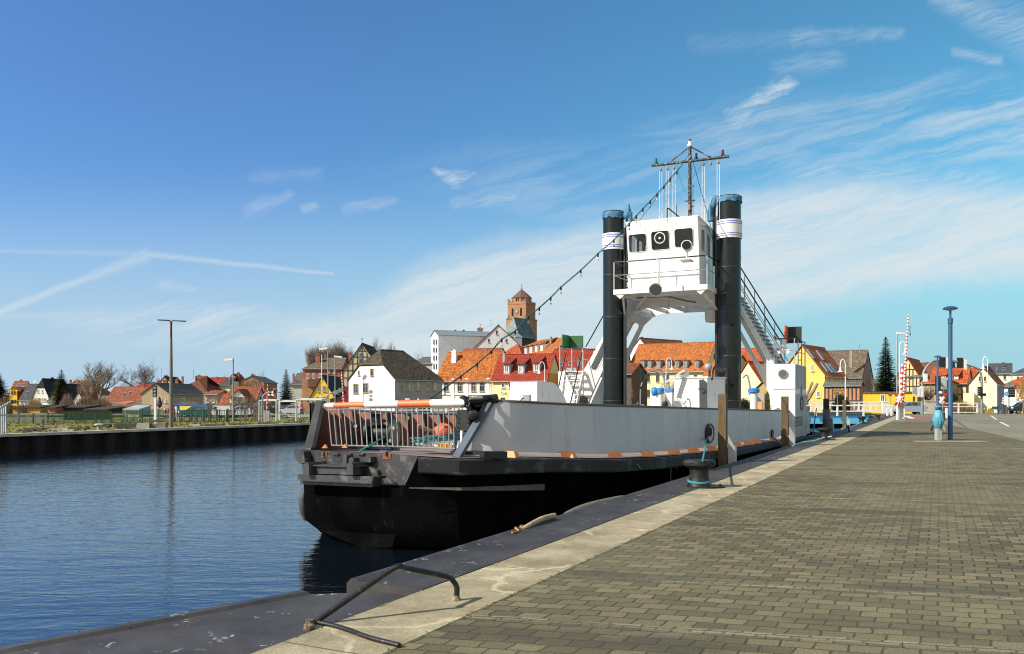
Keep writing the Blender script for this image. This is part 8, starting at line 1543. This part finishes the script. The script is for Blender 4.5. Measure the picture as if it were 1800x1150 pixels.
for i, (x, yt) in enumerate(((307, 729), (318, 726), (336, 720), (357, 716), (381, 721), (400, 720), (431, 718), (447, 716), (452, 716), (345, 726), (368, 724))):
    t = thing('timber_post', 'weathered timber post '+('just left of the pale round pole', 'right of the tall concrete pole', 'in front of the left end of the blue van', 'between blue van and white van', 'beside the left end of the white van', 'right behind the white van end', 'left of the small white car nose', 'second from the left white gantry', 'nearest to the left white gantry', 'hiding the middle of the blue van', 'just right of the blue van')[i], 'post', base(x, 73, LZ), 'row of weathered timber posts'); MB().box(base(x, 73)+ZX*(ZY(yt, 73)+LZ)/2, .16, .16, ZY(yt, 73)-LZ).build('shaft', wood('grey_beam', (.16, .13, .09), (.06, .05, .035)), t, 0); MB().box(base(x, 73)+ZX*(ZY(yt, 73)+.03), .19, .19, .06).build('cap', M_CONP, t, 0)
for i, x in enumerate((370, 412, 425, 436, 442, 470)):
    t = thing('young_tree', 'thin staked tree '+('right of the blue van', 'directly at the grey street lamp', 'in front of the small white car', 'below the lavender end wall', 'between small white car and left gantry', 'inside the left white gantry')[i], 'tree', base(x, 78, LZ), 'thin staked trees along the far bank street'); rg = random.Random(i); c = base(x, 78, LZ)
    MB().tube([c, c+ZX*1.4], .05, 6).build('trunk', M_BARKL, t, 60); mb = MB()
    for k in range(34): a = rg.uniform(0, 6.3); p = c+ZX*rg.uniform(.9, 1.5); mb.tube([p, p+V((math.cos(a)*rg.uniform(.2, .9), math.sin(a)*.5, rg.uniform(.2, .9)))], .012, 3, cap=False)
    mb.build('crown', M_TWG, t, 0)
# pipe gantries, guard rail, crossing gear by the bow
for x0, x1, yt, yb, Y, lb in ((456, 486, 705, 742, 74, 'left white pipe gantry frame on the far bank'), (490, 521, 706.5, 738, 80, 'middle white pipe gantry frame on the far bank'), (521, 566, 703.5, 736, 74, 'right white pipe gantry frame running behind the ferry bow post')):
    t = thing('pipe_gantry', lb, 'gantry', base(x0, Y, LZ), 'white pipe gantries'); MB().tube([V((P(x0, yt, Y).x, Y, LZ)), P(x0, yt, Y), P(x1, yt-.6, Y), V((P(x1, yt, Y).x, Y, LZ))], .085, 8).build('frame', mat('gantry_grey', (.48, .51, .48), .5), t, 30); MB().tube([P(x0, yt, Y), P(x0+6, yt-2, Y+3), P(x1+6, yt-2.6, Y+3), V((P(x1+6, yt, Y+3).x, Y+3, LZ))], .07, 8).build('rear_frame', mat('gantry_grey', (.48, .51, .48), .5), t, 30)
t = thing('guard_rail', 'galvanised guard rail curving behind the grass strip near the ferry bow', 'guard rail', base(510, 88, LZ)); MB().tube([P(473, 741, 82), P(490, 736, 84), P(505, 733, 86), P(548, 732.5, 86)], .13, 6).build('rail', M_GALV, t, 60); [MB().box(V((P(x, 736, 86).x, 86, .05)), .1, .1, .5).build('post', M_GALV, t, 0) for x in (492, 508, 520, 536)]
t = thing('crossing_signal', 'red and white crossbuck with signal lights on a hooked pole on the far bank', 'signal', base(461, 70, LZ)); MB().tube(catmull([base(461, 70, LZ), P(461, 705, 70), P(463, 696, 70), P(469, 691, 70), P(476, 690, 70)], 4), .06, 8).build('pole', M_STEELG, t, 60); Y = 70
for a, b in (((466, 686), (485, 698)), ((466, 698), (486, 685))):
    arm = MB().beam(P(a[0], a[1], Y), P(b[0], b[1], Y), .16, .03, V((0, 1, 0))).build('crossbuck_arm', M_SIGNW, t, 0); A_, B_ = P(a[0], a[1], Y), P(b[0], b[1], Y); MB().beam(A_-(B_-A_)*.02, A_.lerp(B_, .24), .19, .05, V((0, 1, 0))).build('red_tip', M_RED, arm, 0); MB().beam(A_.lerp(B_, .78), A_.lerp(B_, 1.02), .19, .05, V((0, 1, 0))).build('red_tip', M_RED, arm, 0)
MB().box(P(484, 688, Y+.1), .33, .1, .42).build('lamp_box', M_SIGNW, t, 0); MB().box(P(483.3, 688, Y+.0), .24, .1, .34).build('lamp', M_SIGB, t, 0)
t = thing('level_crossing_barrier', 'slim raised barrier boom on the far bank beside the hooked crossbuck pole', 'barrier', base(470, 71, LZ), 'red and white level crossing barriers'); a, b = P(468.5, 740, 71), P(470.5, 676, 71); MB().tube([a, b], .05, 8, .035).build('boom', M_PWHITE, t, 60)
for k in range(8): MB().tube([a.lerp(b, (k+.3)/8), a.lerp(b, (k+.7)/8)], .055, 8).build('red_stripe', M_RED, t, 60)
for x, w_ in ((471, .3), (466, .22)): MB().box(base(x, 71)+ZX*(LZ+.45), w_, .25, 1.0).build('cabinet', M_GREYM, t, 0)
for (x0, y0, x1, y1, Y, n, r, lb) in ((564.5, 722, 566, 624, 100, 16, .07, 'thin white raised barrier boom in front of the yellow cottage'), (605, 716, 600.5, 654, 112, 13, .10, 'red and white raised barrier boom left of the white corner house')):
    t = thing('level_crossing_barrier', lb, 'barrier', base(x0, Y, LZ), 'red and white level crossing barriers'); a, b = P(x0, y0+6, Y), P(x1, y1, Y); MB().tube([a, b], r, 8, r*.7).build('boom', M_PWHITE, t, 60)
    for k in range(n): MB().tube([a.lerp(b, (k+.3)/n), a.lerp(b, (k+.75 if r > .08 else k+.5)/n)], r*1.05, 8, r*.9).build('red_stripe', M_RED if r > .08 else M_GREYM, t, 60)
    MB().box(base(x0, Y)+ZX*.5, .5, .4, 1.3).build('drive_cabinet', M_GREYM, t, 0)
t = thing('signal_gantry', 'grey green arched signal boom with lamp heads in front of the yellow cottage', 'signal', base(573, 104, LZ)); MB().tube(catmull([base(573, 104, LZ), P(573, 705, 104), P(577, 694, 104), P(586, 690, 104), P(597, 694, 104)], 4), .08, 8).build('arm', M_STEELG, t, 60)
for x, y in ((584, 704), (596, 702), (590, 690), (599, 686)): MB().box(P(x, y, 104), .55, .3, .5, V((1, 0, .2))).build('lamp_head', M_SIGB if y > 695 else M_STEELG, t, 0)
# roof aerials and far spire
for x, Y, y0, y1, lb in ((284, 262, 648, 664, 'television aerial on the cream attic house'), (340, 236, 651, 665, 'thin aerial on the big dark roof'), (1511, 140, 606, 618, 'thin grey mast above the old barn roof'), (845, 186, 570, 578, 'aerial on the grey gable house chimney'), (863, 190, 562, 573, 'aerial left of the grey gable apex'), (276, 300, 650, 668, 'distant lattice aerial left of the concrete pole')):
    t = thing('roof_aerial', lb, 'aerial', P(x, y1, Y), 'roof aerials'); MB().tube([P(x, y1+1.5, Y), P(x, y0, Y)], .07, 4).build('mast', M_GREYM, t, 60); MB().beam(P(x-2.5, y0+1, Y), P(x+2.5, y0+.6, Y), .07, .07).build('crossbar', M_GREYM, t, 0)
t = thing('distant_spire', 'thin grey spire far behind the red brick building', 'spire', base(542, 420)); MB().lathe(base(542, 420), [(1.6, 0), (1.6, 24), (.02, ZY(620, 420))], 8).build('spire', W_GREY, t, 0)
t = thing('satellite_dish', 'satellite dish on the roof of the slate house', 'dish', P(62, 674, 256)); MB().lathe(P(62, 671, 256), [(.02, 0), (.45, .1), (.5, .2)], 14, (-.3, -1, .3)).build('dish', M_GREYM, t, 60); MB().tube([P(62, 677, 256), P(62, 671, 256)], .06, 5).build('mast', M_GREYM, t, 60)
# tufts of rough grass on the far bank and weeds in the quay joints
rg = random.Random(11); mb = MB()
for i in range(5200):
    u = rg.uniform(2, 92); v = -44.6-rg.random()**1.5*24; p = U(u, v, LZ); px = pxof(p) if p.y > 5 else -99
    if not -40 < px < 560: continue
    h = rg.uniform(.03, .11); a = rg.uniform(0, PI); w = V((math.cos(a), math.sin(a), 0))*rg.uniform(.05, .16); mb.add([p-w, p+w, p+w*.7+ZX*h+V((rg.uniform(-.05, .05), 0, 0)), p-w*.5+ZX*h*.8], [(0, 1, 2, 3)])
tag(mb.build('grass_tufts', leafmat('tufts', (.11, .12, .03), (.22, .18, .07), .3), None, 0), 'rough winter grass and weeds on the far bank', 'grass', None, 'stuff')
mb = MB()
for i in range(900):
    u = rg.uniform(3.5, 30); v = (-3.325 if rg.random() < .6 else -4.11)+rg.uniform(-.012, .012); p = U(u, v, .006)
    if rg.random() > .4+.5*math.sin(u*1.7)**2: continue
    for k in range(3): a = rg.uniform(0, 6.3); q = p+V((math.cos(a), math.sin(a), 0))*rg.uniform(.005, .02); mb.add([p, q, q+ZX*rg.uniform(.004, .014)+V((.01, 0, 0))], [(0, 1, 2)])
tag(mb.build('joint_moss', leafmat('moss', (.07, .09, .01), (.16, .15, .02), 8), None, 0), 'moss and tiny weeds in the joints along the coping', 'moss', None, 'stuff')
